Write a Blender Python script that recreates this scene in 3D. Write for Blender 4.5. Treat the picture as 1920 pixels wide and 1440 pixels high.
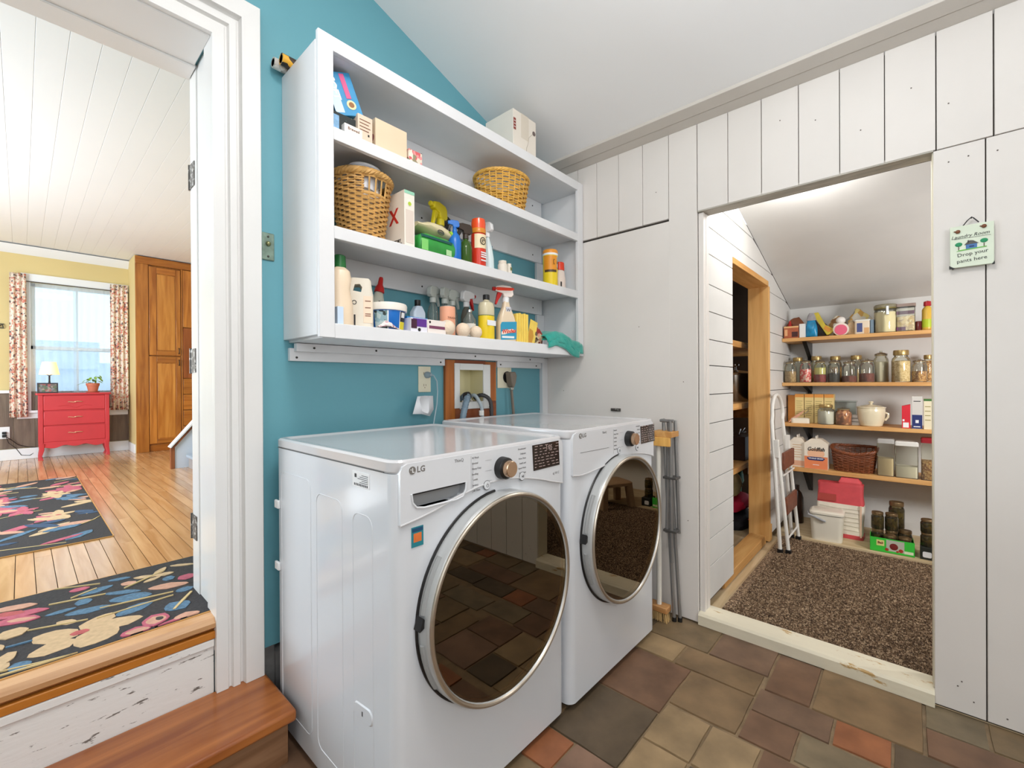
import bpy, bmesh, math, random
from mathutils import Vector, Matrix, Euler, noise
for _o in list(bpy.data.objects): bpy.data.objects.remove(_o)
SC = bpy.context.scene
COL = SC.collection
PI = math.pi
rnd = random.Random(11)

# ------------------------------------------------------------------ camera
def set_camera():
    yaw, pitch, roll = (math.radians(v) for v in (42.066, -0.1598, -0.3132))
    f = Vector((math.cos(yaw)*math.cos(pitch), math.sin(yaw)*math.cos(pitch), math.sin(pitch)))
    r = Vector((math.sin(yaw), -math.cos(yaw), 0)); u = r.cross(f)
    r2 = r*math.cos(roll) + u*math.sin(roll); u2 = u*math.cos(roll) - r*math.sin(roll)
    cam = bpy.data.cameras.new('camera'); o = bpy.data.objects.new('camera', cam); COL.objects.link(o)
    m = Matrix((r2, u2, -f)).transposed().to_4x4(); m.translation = (0, 0, 1.2)
    o.matrix_world = m
    cam.sensor_width = 36; cam.sensor_fit = 'HORIZONTAL'; cam.lens = 831.1/1920*36
    cam.clip_start = 0.02; cam.clip_end = 200
    SC.camera = o
set_camera()

# ------------------------------------------------------------------ world, lights, exposure
SC.view_settings.view_transform = 'Standard'
SC.view_settings.look = 'None'
SC.view_settings.gamma = 1.0
SC.view_settings.use_curve_mapping = False
SC.view_settings.exposure = 0.17
w = bpy.data.worlds.new('sky'); SC.world = w; w.use_nodes = True
_bg = w.node_tree.nodes['Background']; _bg.inputs[0].default_value = (0.80, 0.90, 1.0, 1); _bg.inputs[1].default_value = 1.9
def light(name, kind, loc, energy, color=(1, 1, 1), size=0.3, size_y=None, aim=None, shape=None, spread=None):
    d = bpy.data.lights.new(name, kind); d.energy = energy; d.color = color
    if kind == 'AREA':
        d.shape = shape or ('RECTANGLE' if size_y else 'DISK'); d.size = size
        if size_y: d.size_y = size_y
        if spread: d.spread = spread
    else: d.shadow_soft_size = size
    o = bpy.data.objects.new(name, d); COL.objects.link(o); o.location = loc
    if aim is not None: o.rotation_euler = (Vector(aim)-Vector(loc)).to_track_quat('-Z', 'Y').to_euler()
    return o
# laundry: a hanging ceiling fixture and two fill panels added behind the camera
light('ceiling_lamp', 'AREA', (0.55, 0.35, 2.80), 16, (1.0, 0.97, 0.93), 0.55, aim=(0.7, 0.45, 0))
light('ceiling_lamp_uplight', 'POINT', (0.55, 0.30, 2.50), 5, (1.0, 0.97, 0.94), 0.14)  # point light added to send light up onto the ceiling
light('rear_fill', 'AREA', (-0.2, -2.05, 1.9), 38, (0.90, 0.95, 1.0), 1.9, 1.6, aim=(0.6, 1.0, 1.3))  # fill panel added at the rear, stands in for daylight
light('side_fill', 'AREA', (-1.42, 0.1, 1.85), 15, (0.84, 0.92, 1.0), 1.5, 1.5, aim=(1.2, 0.8, 1.0))  # second fill panel added at the side, an invented source
light('ceiling_fill', 'AREA', (-0.25, -0.25, 1.75), 13, (0.97, 0.98, 1.0), 0.3, aim=(0.55, 0.05, 3.0), spread=math.radians(110))  # uplight added above the camera to brighten the ceiling
# pantry bulb above its door, closet is unlit
light('pantry_bulb', 'POINT', (2.62, 0.40, 2.18), 10, (1.0, 0.97, 0.93), 0.05)
light('pantry_fill', 'AREA', (2.85, -0.95, 1.35), 20, (1.0, 0.98, 0.96), 0.5, aim=(4.3, 0.25, 1.0))  # fill light added to lift the pantry back wall
# dining room: side windows
light('dining_windows', 'AREA', (-2.05, 4.2, 1.5), 138, (0.77, 0.89, 1.0), 2.6, 1.4, aim=(0.6, 4.3, 1.9))
light('dining_fill', 'AREA', (0.3, 4.2, 2.6), 10, (0.98, 0.98, 1.0), 0.6, aim=(0.3, 4.2, 0))  # overhead fill added to brighten the dining room

# ------------------------------------------------------------------ materials
def lin(c):
    return tuple(((v/255)/12.92 if v/255 <= 0.04045 else ((v/255+0.055)/1.055)**2.4) for v in c)
_M = {}
def mat(name, rgb, rough=0.5, metal=0.0, bump=0.0, bscale=60.0, var=0.0, vscale=6.0, stretch=None, spec=0.5, coat=0.0,
        emit=None, estr=0.0, dark=None, dthr=0.62, dscale=14.0, trans=0.0, sheen=0.0, sss=0.0):
    """Procedural principled material: base colour with soft noise variation, optional worn patches (dark), fine bump."""
    if name in _M: return _M[name]
    m = bpy.data.materials.new(name); m.use_nodes = True; _M[name] = m
    nt = m.node_tree; N = nt.nodes; L = nt.links; b = N['Principled BSDF']
    c = lin(rgb)+(1,)
    b.inputs['Base Color'].default_value = c; b.inputs['Roughness'].default_value = rough; b.inputs['Metallic'].default_value = metal
    b.inputs['Specular IOR Level'].default_value = spec
    if coat: b.inputs['Coat Weight'].default_value = coat; b.inputs['Coat Roughness'].default_value = 0.08
    if trans: b.inputs['Transmission Weight'].default_value = trans
    if sheen: b.inputs['Sheen Weight'].default_value = sheen
    if emit: b.inputs['Emission Color'].default_value = lin(emit)+(1,); b.inputs['Emission Strength'].default_value = estr
    if not (var or bump or dark): return m
    tc = N.new('ShaderNodeTexCoord'); mp = N.new('ShaderNodeMapping'); L.new(tc.outputs['Object'], mp.inputs[0])
    if stretch: mp.inputs['Scale'].default_value = stretch
    oi = N.new('ShaderNodeObjectInfo'); sc_ = N.new('ShaderNodeVectorMath'); sc_.operation = 'SCALE'; sc_.inputs[0].default_value = (17, 29, 23)
    L.new(oi.outputs['Random'], sc_.inputs[3]); L.new(sc_.outputs[0], mp.inputs['Location'])
    out = None
    if var:
        n = N.new('ShaderNodeTexNoise'); n.inputs['Scale'].default_value = vscale; n.inputs['Detail'].default_value = 6
        L.new(mp.outputs[0], n.inputs['Vector'])
        r = N.new('ShaderNodeMapRange'); r.inputs[1].default_value = 0.3; r.inputs[2].default_value = 0.7
        r.inputs[3].default_value = 1-var; r.inputs[4].default_value = 1+var
        L.new(n.outputs[0], r.inputs[0])
        x = N.new('ShaderNodeMix'); x.data_type = 'RGBA'; x.blend_type = 'MULTIPLY'; x.inputs[0].default_value = 1
        x.inputs[6].default_value = c; L.new(r.outputs[0], x.inputs[7]); out = x.outputs[2]
    if dark:
        n = N.new('ShaderNodeTexNoise'); n.inputs['Scale'].default_value = dscale; n.inputs['Detail'].default_value = 8; n.inputs['Roughness'].default_value = 0.65
        L.new(mp.outputs[0], n.inputs['Vector'])
        r = N.new('ShaderNodeMapRange'); r.inputs[1].default_value = dthr; r.inputs[2].default_value = dthr+0.03
        L.new(n.outputs[0], r.inputs[0])
        x = N.new('ShaderNodeMix'); x.data_type = 'RGBA'; L.new(r.outputs[0], x.inputs[0])
        if out: L.new(out, x.inputs[6])
        else: x.inputs[6].default_value = c
        x.inputs[7].default_value = lin(dark)+(1,); out = x.outputs[2]
    if out: L.new(out, b.inputs['Base Color'])
    if bump:
        n = N.new('ShaderNodeTexNoise'); n.inputs['Scale'].default_value = bscale; n.inputs['Detail'].default_value = 4
        L.new(mp.outputs[0], n.inputs['Vector'])
        bp = N.new('ShaderNodeBump'); bp.inputs['Strength'].default_value = bump; bp.inputs['Distance'].default_value = 0.004
        L.new(n.outputs[0], bp.inputs['Height']); L.new(bp.outputs[0], b.inputs['Normal'])
    return m
def wood(name, c1, c2, axis='X', rough=0.4, scale=1.0, knots=None, coat=0.0):
    """Wood grain running along an object axis."""
    if name in _M: return _M[name]
    m = bpy.data.materials.new(name); m.use_nodes = True; _M[name] = m
    nt = m.node_tree; N = nt.nodes; L = nt.links; b = N['Principled BSDF']
    b.inputs['Roughness'].default_value = rough
    if coat: b.inputs['Coat Weight'].default_value = coat; b.inputs['Coat Roughness'].default_value = 0.12
    tc = N.new('ShaderNodeTexCoord'); mp = N.new('ShaderNodeMapping'); L.new(tc.outputs['Object'], mp.inputs[0])
    oi = N.new('ShaderNodeObjectInfo'); mul = N.new('ShaderNodeVectorMath'); mul.operation = 'SCALE'; mul.inputs[3].default_value = 37
    cx = N.new('ShaderNodeCombineXYZ'); L.new(oi.outputs['Random'], cx.inputs[0]); L.new(oi.outputs['Random'], cx.inputs[1]); L.new(oi.outputs['Random'], cx.inputs[2])
    L.new(cx.outputs[0], mul.inputs[0]); L.new(mul.outputs[0], mp.inputs['Location'])
    s = {'X': (1.2, 14, 14), 'Y': (14, 1.2, 14), 'Z': (14, 14, 1.2)}[axis]
    mp.inputs['Scale'].default_value = tuple(v*scale for v in s)
    n = N.new('ShaderNodeTexNoise'); n.inputs['Scale'].default_value = 1.6; n.inputs['Detail'].default_value = 7; n.inputs['Distortion'].default_value = 0.6
    L.new(mp.outputs[0], n.inputs['Vector'])
    cr = N.new('ShaderNodeValToRGB'); cr.color_ramp.elements[0].position = 0.34; cr.color_ramp.elements[1].position = 0.66
    cr.color_ramp.elements[0].color = lin(c1)+(1,); cr.color_ramp.elements[1].color = lin(c2)+(1,)
    L.new(n.outputs[0], cr.inputs[0])
    hs = N.new('ShaderNodeHueSaturation'); mr = N.new('ShaderNodeMapRange'); mr.inputs[3].default_value = 0.86; mr.inputs[4].default_value = 1.12
    L.new(oi.outputs['Random'], mr.inputs[0]); L.new(mr.outputs[0], hs.inputs['Value']); L.new(cr.outputs[0], hs.inputs['Color'])
    L.new(hs.outputs[0], b.inputs['Base Color'])
    bp = N.new('ShaderNodeBump'); bp.inputs['Strength'].default_value = 0.12; bp.inputs['Distance'].default_value = 0.002
    L.new(n.outputs[0], bp.inputs['Height']); L.new(bp.outputs[0], b.inputs['Normal'])
    return m
def glass(name, tint=(235, 240, 238), rough=0.02, ior=1.45, opac=0.0, gain=(1, 1, 1)):
    """Thin glass: tinted see-through with Fresnel reflection."""
    if name in _M: return _M[name]
    m = bpy.data.materials.new(name); m.use_nodes = True; _M[name] = m
    nt = m.node_tree; N = nt.nodes; L = nt.links; N.remove(N['Principled BSDF'])
    t = N.new('ShaderNodeBsdfTransparent'); t.inputs[0].default_value = lin(tint)+(1,)
    g = N.new('ShaderNodeBsdfGlossy'); g.inputs['Roughness'].default_value = rough; g.inputs[0].default_value = (*gain, 1)
    f = N.new('ShaderNodeFresnel'); f.inputs[0].default_value = ior
    mx = N.new('ShaderNodeMixShader'); L.new(f.outputs[0], mx.inputs[0]); L.new(t.outputs[0], mx.inputs[1]); L.new(g.outputs[0], mx.inputs[2])
    last = mx.outputs[0]
    if opac:
        d = N.new('ShaderNodeBsdfDiffuse'); d.inputs[0].default_value = lin(tint)+(1,)
        m2 = N.new('ShaderNodeMixShader'); m2.inputs[0].default_value = opac; L.new(last, m2.inputs[1]); L.new(d.outputs[0], m2.inputs[2]); last = m2.outputs[0]
    L.new(last, N['Material Output'].inputs[0])
    return m
def speck(name, cols, scale=200, rough=0.9, bump=0.0):
    """Speckled material: voronoi cells in the given colours."""
    if name in _M: return _M[name]
    m = bpy.data.materials.new(name); m.use_nodes = True; _M[name] = m
    nt = m.node_tree; N = nt.nodes; L = nt.links; b = N['Principled BSDF']; b.inputs['Roughness'].default_value = rough
    tc = N.new('ShaderNodeTexCoord'); v = N.new('ShaderNodeTexVoronoi'); v.inputs['Scale'].default_value = scale; L.new(tc.outputs['Object'], v.inputs['Vector'])
    s = N.new('ShaderNodeSeparateColor'); L.new(v.outputs['Color'], s.inputs[0])
    cr = N.new('ShaderNodeValToRGB'); cr.color_ramp.interpolation = 'CONSTANT'
    while len(cr.color_ramp.elements) < len(cols): cr.color_ramp.elements.new(0.5)
    for i, c in enumerate(cols):
        cr.color_ramp.elements[i].position = i/len(cols); cr.color_ramp.elements[i].color = lin(c)+(1,)
    L.new(s.outputs[0], cr.inputs[0]); L.new(cr.outputs[0], b.inputs['Base Color'])
    return m

# ------------------------------------------------------------------ mesh helpers
class B:
    def __init__(s): s.v = []; s.f = []
    def add(s, vs, fs, M=None):
        n = len(s.v)
        s.v += [tuple(M @ Vector(v)) if M else tuple(v) for v in vs]
        s.f += [tuple(i+n for i in f) for f in fs]; return s
    def box(s, x0, x1, y0, y1, z0, z1, M=None):
        vs = [(x, y, z) for z in (z0, z1) for y in (y0, y1) for x in (x0, x1)]
        return s.add(vs, [(0, 2, 3, 1), (4, 5, 7, 6), (0, 1, 5, 4), (2, 6, 7, 3), (0, 4, 6, 2), (1, 3, 7, 5)], M)
    def loft(s, loops, caps=True, closed=True, M=None):
        n = len(loops[0]); vs = [p for l in loops for p in l]; fs = []
        for i in range(len(loops)-1):
            for j in range(n if closed else n-1):
                k = (j+1) % n; fs.append((i*n+j, i*n+k, (i+1)*n+k, (i+1)*n+j))
        if caps: fs.append(tuple(reversed(range(n)))); fs.append(tuple((len(loops)-1)*n+j for j in range(n)))
        return s.add(vs, fs, M)
    def lathe(s, prof, seg=24, M=None, sx=1.0, sy=1.0, a0=0.0, a1=None):
        """prof: (r, z) from bottom to top; r=0 ends close to a point."""
        full = a1 is None; A = [a0+(2*PI if full else (a1-a0))*i/seg for i in range(seg if full else seg+1)]
        loops = [[(max(r, 1e-5)*math.cos(a)*sx, max(r, 1e-5)*math.sin(a)*sy, z) for a in A] for r, z in prof]
        return s.loft(loops, caps=full, closed=full, M=M)
    def cyl(s, r, z0, z1, seg=20, M=None, r2=None): return s.lathe([(r, z0), (r if r2 is None else r2, z1)], seg, M)
    def tube(s, pts, r, seg=8, M=None, closed=False, caps=True):
        P = [Vector(p) for p in pts]; n = len(P); loops = []; up = None
        for i, p in enumerate(P):
            t = (P[(i+1) % n]-P[i-1]) if closed else (P[min(i+1, n-1)]-P[max(i-1, 0)])
            if t.length < 1e-9: t = Vector((0, 0, 1))
            t.normalize()
            if up is None: up = t.orthogonal().normalized()
            else:
                up = up - t*up.dot(t)
                up = up.normalized() if up.length > 1e-6 else t.orthogonal().normalized()
            bn = t.cross(up); rr = r[i] if isinstance(r, (list, tuple)) else r
            loops.append([tuple(p+up*math.cos(2*PI*k/seg)*rr+bn*math.sin(2*PI*k/seg)*rr) for k in range(seg)])
        if closed: loops.append(loops[0])
        return s.loft(loops, caps=caps and not closed, M=M)
    def prism(s, poly, t0, t1, axis='Z', M=None):
        """poly of 2-D points extruded along axis. X: poly=(y,z); Y: poly=(x,z); Z: poly=(x,y)."""
        f = {'X': lambda a, b, t: (t, a, b), 'Y': lambda a, b, t: (a, t, b), 'Z': lambda a, b, t: (a, b, t)}[axis]
        return s.loft([[f(a, b, t0) for a, b in poly], [f(a, b, t1) for a, b in poly]], M=M)
    def sphere(s, c, r, seg=14, rings=9, sc=(1, 1, 1), M=None):
        prof = [(math.sin(PI*i/rings)*r, -math.cos(PI*i/rings)*r) for i in range(rings+1)]
        T = Matrix.Translation(c) @ Matrix.Diagonal((sc[0], sc[1], sc[2], 1))
        return s.lathe(prof, seg, (M @ T) if M else T)
    def mesh(s, name):
        me = bpy.data.meshes.new(name); me.from_pydata(s.v, [], s.f)
        bm = bmesh.new(); bm.from_mesh(me); bmesh.ops.recalc_face_normals(bm, faces=bm.faces); bm.to_mesh(me); bm.free()
        me.polygons.foreach_set('use_smooth', [True]*len(me.polygons)); me.set_sharp_from_angle(angle=math.radians(35)); me.update()
        return me
def rrect(x0, x1, y0, y1, r, n=5):
    p = []
    for cx, cy, a in ((x1-r, y1-r, 0), (x0+r, y1-r, PI/2), (x0+r, y0+r, PI), (x1-r, y0+r, 1.5*PI)):
        p += [(cx+r*math.cos(a+PI/2*i/n), cy+r*math.sin(a+PI/2*i/n)) for i in range(n+1)]
    return p
def ob(name, b, m, parent=None, loc=(0, 0, 0), rot=(0, 0, 0), bev=0.0, label=None, kind=None, seg=2):
    me = b.mesh(name) if isinstance(b, B) else b
    if isinstance(b, B): me.materials.append(m)
    o = bpy.data.objects.new(name, me); COL.objects.link(o); o.location = loc; o.rotation_euler = rot
    if parent: o.parent = parent
    if bev:
        md = o.modifiers.new('bevel', 'BEVEL'); md.width = bev; md.segments = seg; md.limit_method = 'ANGLE'; md.angle_limit = math.radians(40)
    if label: o['label'] = label
    if kind: o['kind'] = kind
    return o
def thing(name, label, cat, loc=(0, 0, 0), rz=0.0, group=None, rot=None):
    o = bpy.data.objects.new(name, None); COL.objects.link(o); o.location = loc; o.rotation_euler = rot or (0, 0, rz)
    o.empty_display_size = 0.05; o['label'] = label; o['category'] = cat
    if group: o['group'] = group
    return o
def tag(o, label, cat, group=None):
    o['label'] = label; o['category'] = cat
    if group: o['group'] = group
    return o
def struct(name, b, m, parent=None, **k):
    return ob(name, b, m, parent, kind=None if parent else 'structure', **k)
_fonts = {}
def text_mesh(s, size, ext=0.0004, bold=0.0, shear=0.0, align='CENTER', sx=1.0):
    k = (s, size, ext, bold, shear, align, sx)
    if k in _fonts: return _fonts[k].copy()
    cu = bpy.data.curves.new('t', 'FONT'); cu.body = s; cu.size = size; cu.extrude = ext; cu.offset = bold; cu.shear = shear
    cu.align_x = align; cu.align_y = 'CENTER'; cu.resolution_u = 2; cu.space_line = 1.0
    o = bpy.data.objects.new('t', cu); COL.objects.link(o)
    dg = bpy.context.evaluated_depsgraph_get(); me = bpy.data.meshes.new_from_object(o.evaluated_get(dg))
    bpy.data.objects.remove(o); bpy.data.curves.remove(cu)
    if sx != 1.0:
        for v in me.vertices: v.co.x *= sx
    _fonts[k] = me
    return me.copy()
def txt(s, size, m, parent, loc, rot=(PI/2, 0, 0), name='lettering', **k):
    me = text_mesh(s, size, **k); me.materials.clear(); me.materials.append(m)
    o = bpy.data.objects.new(name, me); COL.objects.link(o); o.location = loc; o.rotation_euler = rot; o.parent = parent
    return o
def cut(o, cutter):
    """Boolean-subtract the cutter builder from a mesh object and bake the result."""
    c = ob('cutter', cutter, mat('white_plain', (255, 255, 255)))
    c.matrix_world = Matrix.Identity(4)
    md = o.modifiers.new('b', 'BOOLEAN'); md.object = c; md.operation = 'DIFFERENCE'; md.solver = 'EXACT'
    pl = o.parent; o.parent = None; mw = o.location.copy(); o.location = (0, 0, 0)
    bpy.context.view_layer.update()
    me = bpy.data.meshes.new_from_object(o.evaluated_get(bpy.context.evaluated_depsgraph_get()))
    o.modifiers.remove(md); o.data = me; o.parent = pl; o.location = mw
    bpy.data.objects.remove(c)
    me.set_sharp_from_angle(angle=math.radians(35))
    return o
RX = (PI/2, 0, 0)                      # text upright, facing -y
XR = (0.0, 0.0, -PI/2)                 # a thing built facing -y, turned to face -x

# common materials
WHITE = mat('white_plastic', (236, 237, 238), 0.35)
BLACK = mat('black_plastic', (22, 21, 22), 0.4)
INK = mat('black_ink', (30, 28, 28), 0.6)
GREYINK = mat('grey_ink', (120, 118, 118), 0.6)
STEEL = mat('polished_steel', (200, 198, 194), 0.22, 1.0)
WALLW = mat('white_wall_paint', (224, 219, 214), 0.55, var=0.025, vscale=3, bump=0.05, bscale=90)

# ================================================================== SETTING
YT, XP = 1.748, 2.25
# ---- laundry floor: mortar bed with slate tiles
GROUT = mat('mortar', (134, 114, 88), 0.95, var=0.25, vscale=20, bump=0.5, bscale=80)
fl = struct('floor', B().box(-1.5, XP+0.02, -2.2, 2.0, -0.08, -0.006), GROUT)
def slate(name, c):
    m = mat(name, c, 0.5, var=0.26, vscale=9, bump=0.5, bscale=22, spec=0.45)
    return m
SL = {'brn': slate('slate_brown', (112, 88, 70)), 'red': slate('slate_red_brown', (112, 84, 64)), 'org': slate('slate_orange', (144, 90, 58)),
      'olv': slate('slate_olive', (123, 100, 72)), 'tan': slate('slate_tan', (146, 123, 91)), 'grn': slate('slate_green', (118, 99, 73)),
      'gry': slate('slate_grey_green', (119, 105, 82)), 'drk': slate('slate_dark', (88, 74, 57)), 'pnk': slate('slate_pinkish', (128, 100, 82))}
T = [(2.025, 2.243, .671, .95, 'grn'), (1.865, 2.025, .76, .95, 'tan'), (1.865, 2.025, .445, .76, 'olv'), (2.025, 2.243, .435, .671, 'brn'),
     (1.544, 1.865, .682, .95, 'red'), (1.62, 1.865, .445, .682, 'olv'), (1.23, 1.544, .682, .95, 'drk'), (1.40, 1.612, .522, .682, 'tan'),
     (1.40, 1.612, .365, .522, 'tan'), (1.08, 1.23, .834, .95, 'org'), (1.10, 1.235, .682, .834, 'pnk'), (1.235, 1.40, .522, .682, 'tan'),
     (1.935, 2.235, .28, .435, 'red'), (1.785, 1.935, .204, .445, 'brn'), (1.62, 1.785, .286, .445, 'red'), (1.935, 2.24, -.03, .28, 'olv'),
     (1.79, 1.935, .048, .204, 'org'), (1.63, 1.785, .05, .286, 'gry'), (1.79, 1.935, -.2, .048, 'drk'), (2.092, 2.262, -.19, -.03, 'gry'),
     (2.1, 2.262, -.42, -.19, 'grn'), (1.935, 2.092, -.4, -.03, 'red'), (1.45, 1.62, .13, .365, 'red'), (1.235, 1.4, .365, .522, 'drk'),
     (1.235, 1.45, .13, .365, 'pnk')]
G = 0.05
def _cells(x0, x1, y0, y1): return [(i, j) for i in range(int(round(x0/G)), int(round(x1/G))) for j in range(int(round(y0/G)), int(round(y1/G)))]
occ = set()
for t in T:
    for c in _cells(t[0]+.01, t[1]-.01, t[2]+.01, t[3]-.01): occ.add(c)
keys = ['brn', 'red', 'olv', 'tan', 'grn', 'gry', 'drk', 'pnk', 'drk', 'grn', 'org']
X0, X1, Y0, Y1 = int(-.9/G), int(2.25/G), int(-1.6/G), int(1.75/G)
HAND = list(T)
for j in range(Y1-1, Y0-1, -1):
    for i in range(X0, X1):
        if (i, j) in occ: continue
        wn, hn = rnd.choice([(3, 3), (6, 3), (5, 4), (3, 5), (6, 6), (4, 6)])
        w_ = 0
        while w_ < wn and i+w_ < X1 and (i+w_, j) not in occ: w_ += 1
        h_ = 1
        while h_ < hn and j-h_ >= Y0 and all((i+k, j-h_) not in occ for k in range(w_)): h_ += 1
        for a in range(w_):
            for b_ in range(h_): occ.add((i+a, j-b_))
        r = [i*G, (i+w_)*G, (j-h_+1)*G, (j+1)*G]; k_ = rnd.choice(keys)
        for t in HAND:                       # clip against the measured tiles
            ox, oy = min(r[1], t[1])-max(r[0], t[0]), min(r[3], t[3])-max(r[2], t[2])
            if ox > 0 and oy > 0:
                if ox < oy:
                    if r[0] < t[0]: r[1] = t[0]
                    else: r[0] = t[1]
                elif r[2] < t[2]: r[3] = t[2]
                else: r[2] = t[3]
        if r[1]-r[0] > .06 and r[3]-r[2] > .06: T.append((*r, k_))
for x0, x1, y0, y1, k in T:
    g = 0.0045; cx, cy = (x0+x1)/2, (y0+y1)/2
    hx, hy = (x1-x0)/2-g, (y1-y0)/2-g
    dz = rnd.uniform(-.0012, .0012)
    jit = lambda: rnd.uniform(-.0016, .0016)
    nx, ny = max(2, int(hx*2/.06)), max(2, int(hy*2/.06)); out = []
    for a in range(nx): out.append((-hx+2*hx*a/nx+jit(), -hy+jit()))
    for a in range(ny): out.append((hx+jit(), -hy+2*hy*a/ny+jit()))
    for a in range(nx): out.append((hx-2*hx*a/nx+jit(), hy+jit()))
    for a in range(ny): out.append((-hx+jit(), hy-2*hy*a/ny+jit()))
    top = [(x*0.992, y*0.992, 0.0) for x, y in out]; mid = [(x, y, -0.003) for x, y in out]; bot = [(x, y, -0.02) for x, y in out]
    ob('tile', B().loft([bot, mid, top]), SL[k], fl, (cx, cy, dz))

# ---- teal wall with the doorway
TEAL = mat('teal_wall_paint', (105, 165, 178), 0.42, var=0.035, vscale=1.6, bump=0.06, bscale=70, spec=0.4)
JX, JTOP = 0.433, 2.372
wt = B()
wt.box(JX+.03, 2.55, YT, 2.05, 0.24, 3.7)
wt.box(-2.3, 2.55, 1.79, 2.05, -.02, 0.26)
wt.box(-0.62, JX+.03, YT, 2.05, JTOP+.01, 3.7)
wt.box(-2.3, -0.62, YT, 2.05, 0.24, 3.7)
cutb = B().box(1.507, 1.692, 1.70, 1.86, 1.085, 1.285)
o = struct('wall_left', wt, TEAL); cut(o, cutb); o['kind'] = 'structure'
FND = mat('fieldstone_footing', (116, 114, 112), 0.9, var=0.4, vscale=9, bump=0.8, bscale=20)
ft = B()
xs = [0.5+i*0.06 for i in range(32)]
lo = [(x, 1.742+0.012*noise.noise(Vector((x*9, 0, 0))), 0) for x in xs]
for i in range(len(xs)-1):
    x0, x1 = xs[i], xs[i+1]; z = 0.232+0.012*math.sin(i*2.3)
    ft.box(x0, x1, 1.735+0.012*math.sin(i*1.7), 1.79, -.01, z)
struct('wall_left_footing', ft, FND)
# ---- right wall: lath behind, individual painted boards in front
DY0, DY1, DTOP = -0.060, 0.788, 2.045
wr = B()
wr.box(XP+.016, XP+.10, DY1, 2.0, 0, 3.2); wr.box(XP+.016, XP+.10, DY0, DY1, DTOP, 3.2); wr.box(XP+.016, XP+.10, -2.2, DY0, 0, 3.2)
wrw = struct('wall_right', wr, mat('dark_gap', (70, 64, 58), 0.9))
def plank(y0, y1, z0, z1, dx=0.0, name='plank', g=0.0013, xt=0.018):
    cy, cz = (y0+y1)/2, (z0+z1)/2
    return ob(name, B().box(-xt/2, xt/2, -(y1-y0)/2+g, (y1-y0)/2-g, -(z1-z0)/2+g*.5, (z1-z0)/2-g*.5), WALLW, wrw, (XP+xt/2+dx, cy, cz), bev=0.0016)
TOPZ = 2.50
ys = [1.748, 1.62, 1.49, 1.359, 1.219, 1.076]
for a, b_ in zip(ys[1:], ys[:-1]): plank(a, b_, 2.043, TOPZ)
plank(0.933, 1.076, 2.043, TOPZ); 
# smooth panel under the slot and the wide board by the door
plank(0.930, 1.748, 0.03, 2.031, name='wall_panel', g=0.0008)
plank(0.790, 0.932, 0.004, TOPZ, name='plank', g=0.0004)
ys = [0.788, .646, .504, .361, .218, .077, -.067]
for a, b_ in zip(ys[1:], ys[:-1]): plank(a, b_, DTOP, TOPZ)
ys = [-.067, -.211, -.36, -.51, -.66, -.81, -.96, -1.11, -1.26, -1.41, -1.56, -1.71, -1.86, -2.01, -2.16]
for a, b_ in zip(ys[1:], ys[:-1]): plank(a, b_, DTOP-.002, TOPZ, g=0.0019)
ys = [-.058, -.192, -.34, -.49, -.64, -.79, -.94, -1.09, -1.24, -1.39, -1.54, -1.69, -1.84, -1.99, -2.14]
for a, b_ in zip(ys[1:], ys[:-1]): plank(a, b_, 0.008, DTOP-.002, dx=0.004, g=0.0017)
# nail heads in the boards
nb = B()
for y, z in [(-.12, .10), (-.16, .06), (-.24, .04), (-.28, .11), (-.10, 1.99), (-.15, 1.995), (-.22, 1.99), (-.11, 1.6), (-.3, 1.4), (-.13, .12), (1.6, 1.15), (1.3, .9), (1.1, 1.5), (.86, 1.2), (.84, .5), (.3, 2.3), (.43, 2.35), (.0, 2.3), (-.1, 2.2), (.15, 2.2), (1.0, 2.2)]:
    nb.add([(0, 0, 0)]*0, []); nb.cyl(0.0024, 0, 0.0012, 8, Matrix.Translation((XP+(.004 if y < -.06 and z < 2.04 else 0), y, z)) @ Matrix.Rotation(-PI/2, 4, 'Y'))
ob('nail_head', nb, mat('rusty_nail', (98, 88, 82), 0.7), wrw, kind='stuff')
# beam under the ceiling, two boards
CW = mat('ceiling_paint', (242, 242, 242), 0.7, var=0.015, vscale=1.2)
TRIM_SHADED = mat('trim_paint_shaded', (204, 198, 190), 0.5, var=0.03, vscale=4)  # darker grey holds the shade of the beam's downward faces
bm_ = thing('trim_1', 'x', 'x'); del bm_['category']; del bm_['label']; bm_['kind'] = 'structure'
ob('trim_board', B().prism([(2.128, 2.502), (2.190, 2.486), (2.190, 2.53), (2.128, 2.53)], -2.2, YT-.001, 'Y'), TRIM_SHADED, bm_, bev=.002)
ob('trim_board', B().prism([(2.193, 2.489), (2.2495, 2.474), (2.2495, 2.51), (2.193, 2.51)], -2.2, YT-.001, 'Y'), TRIM_SHADED, bm_, bev=.002)
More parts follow.
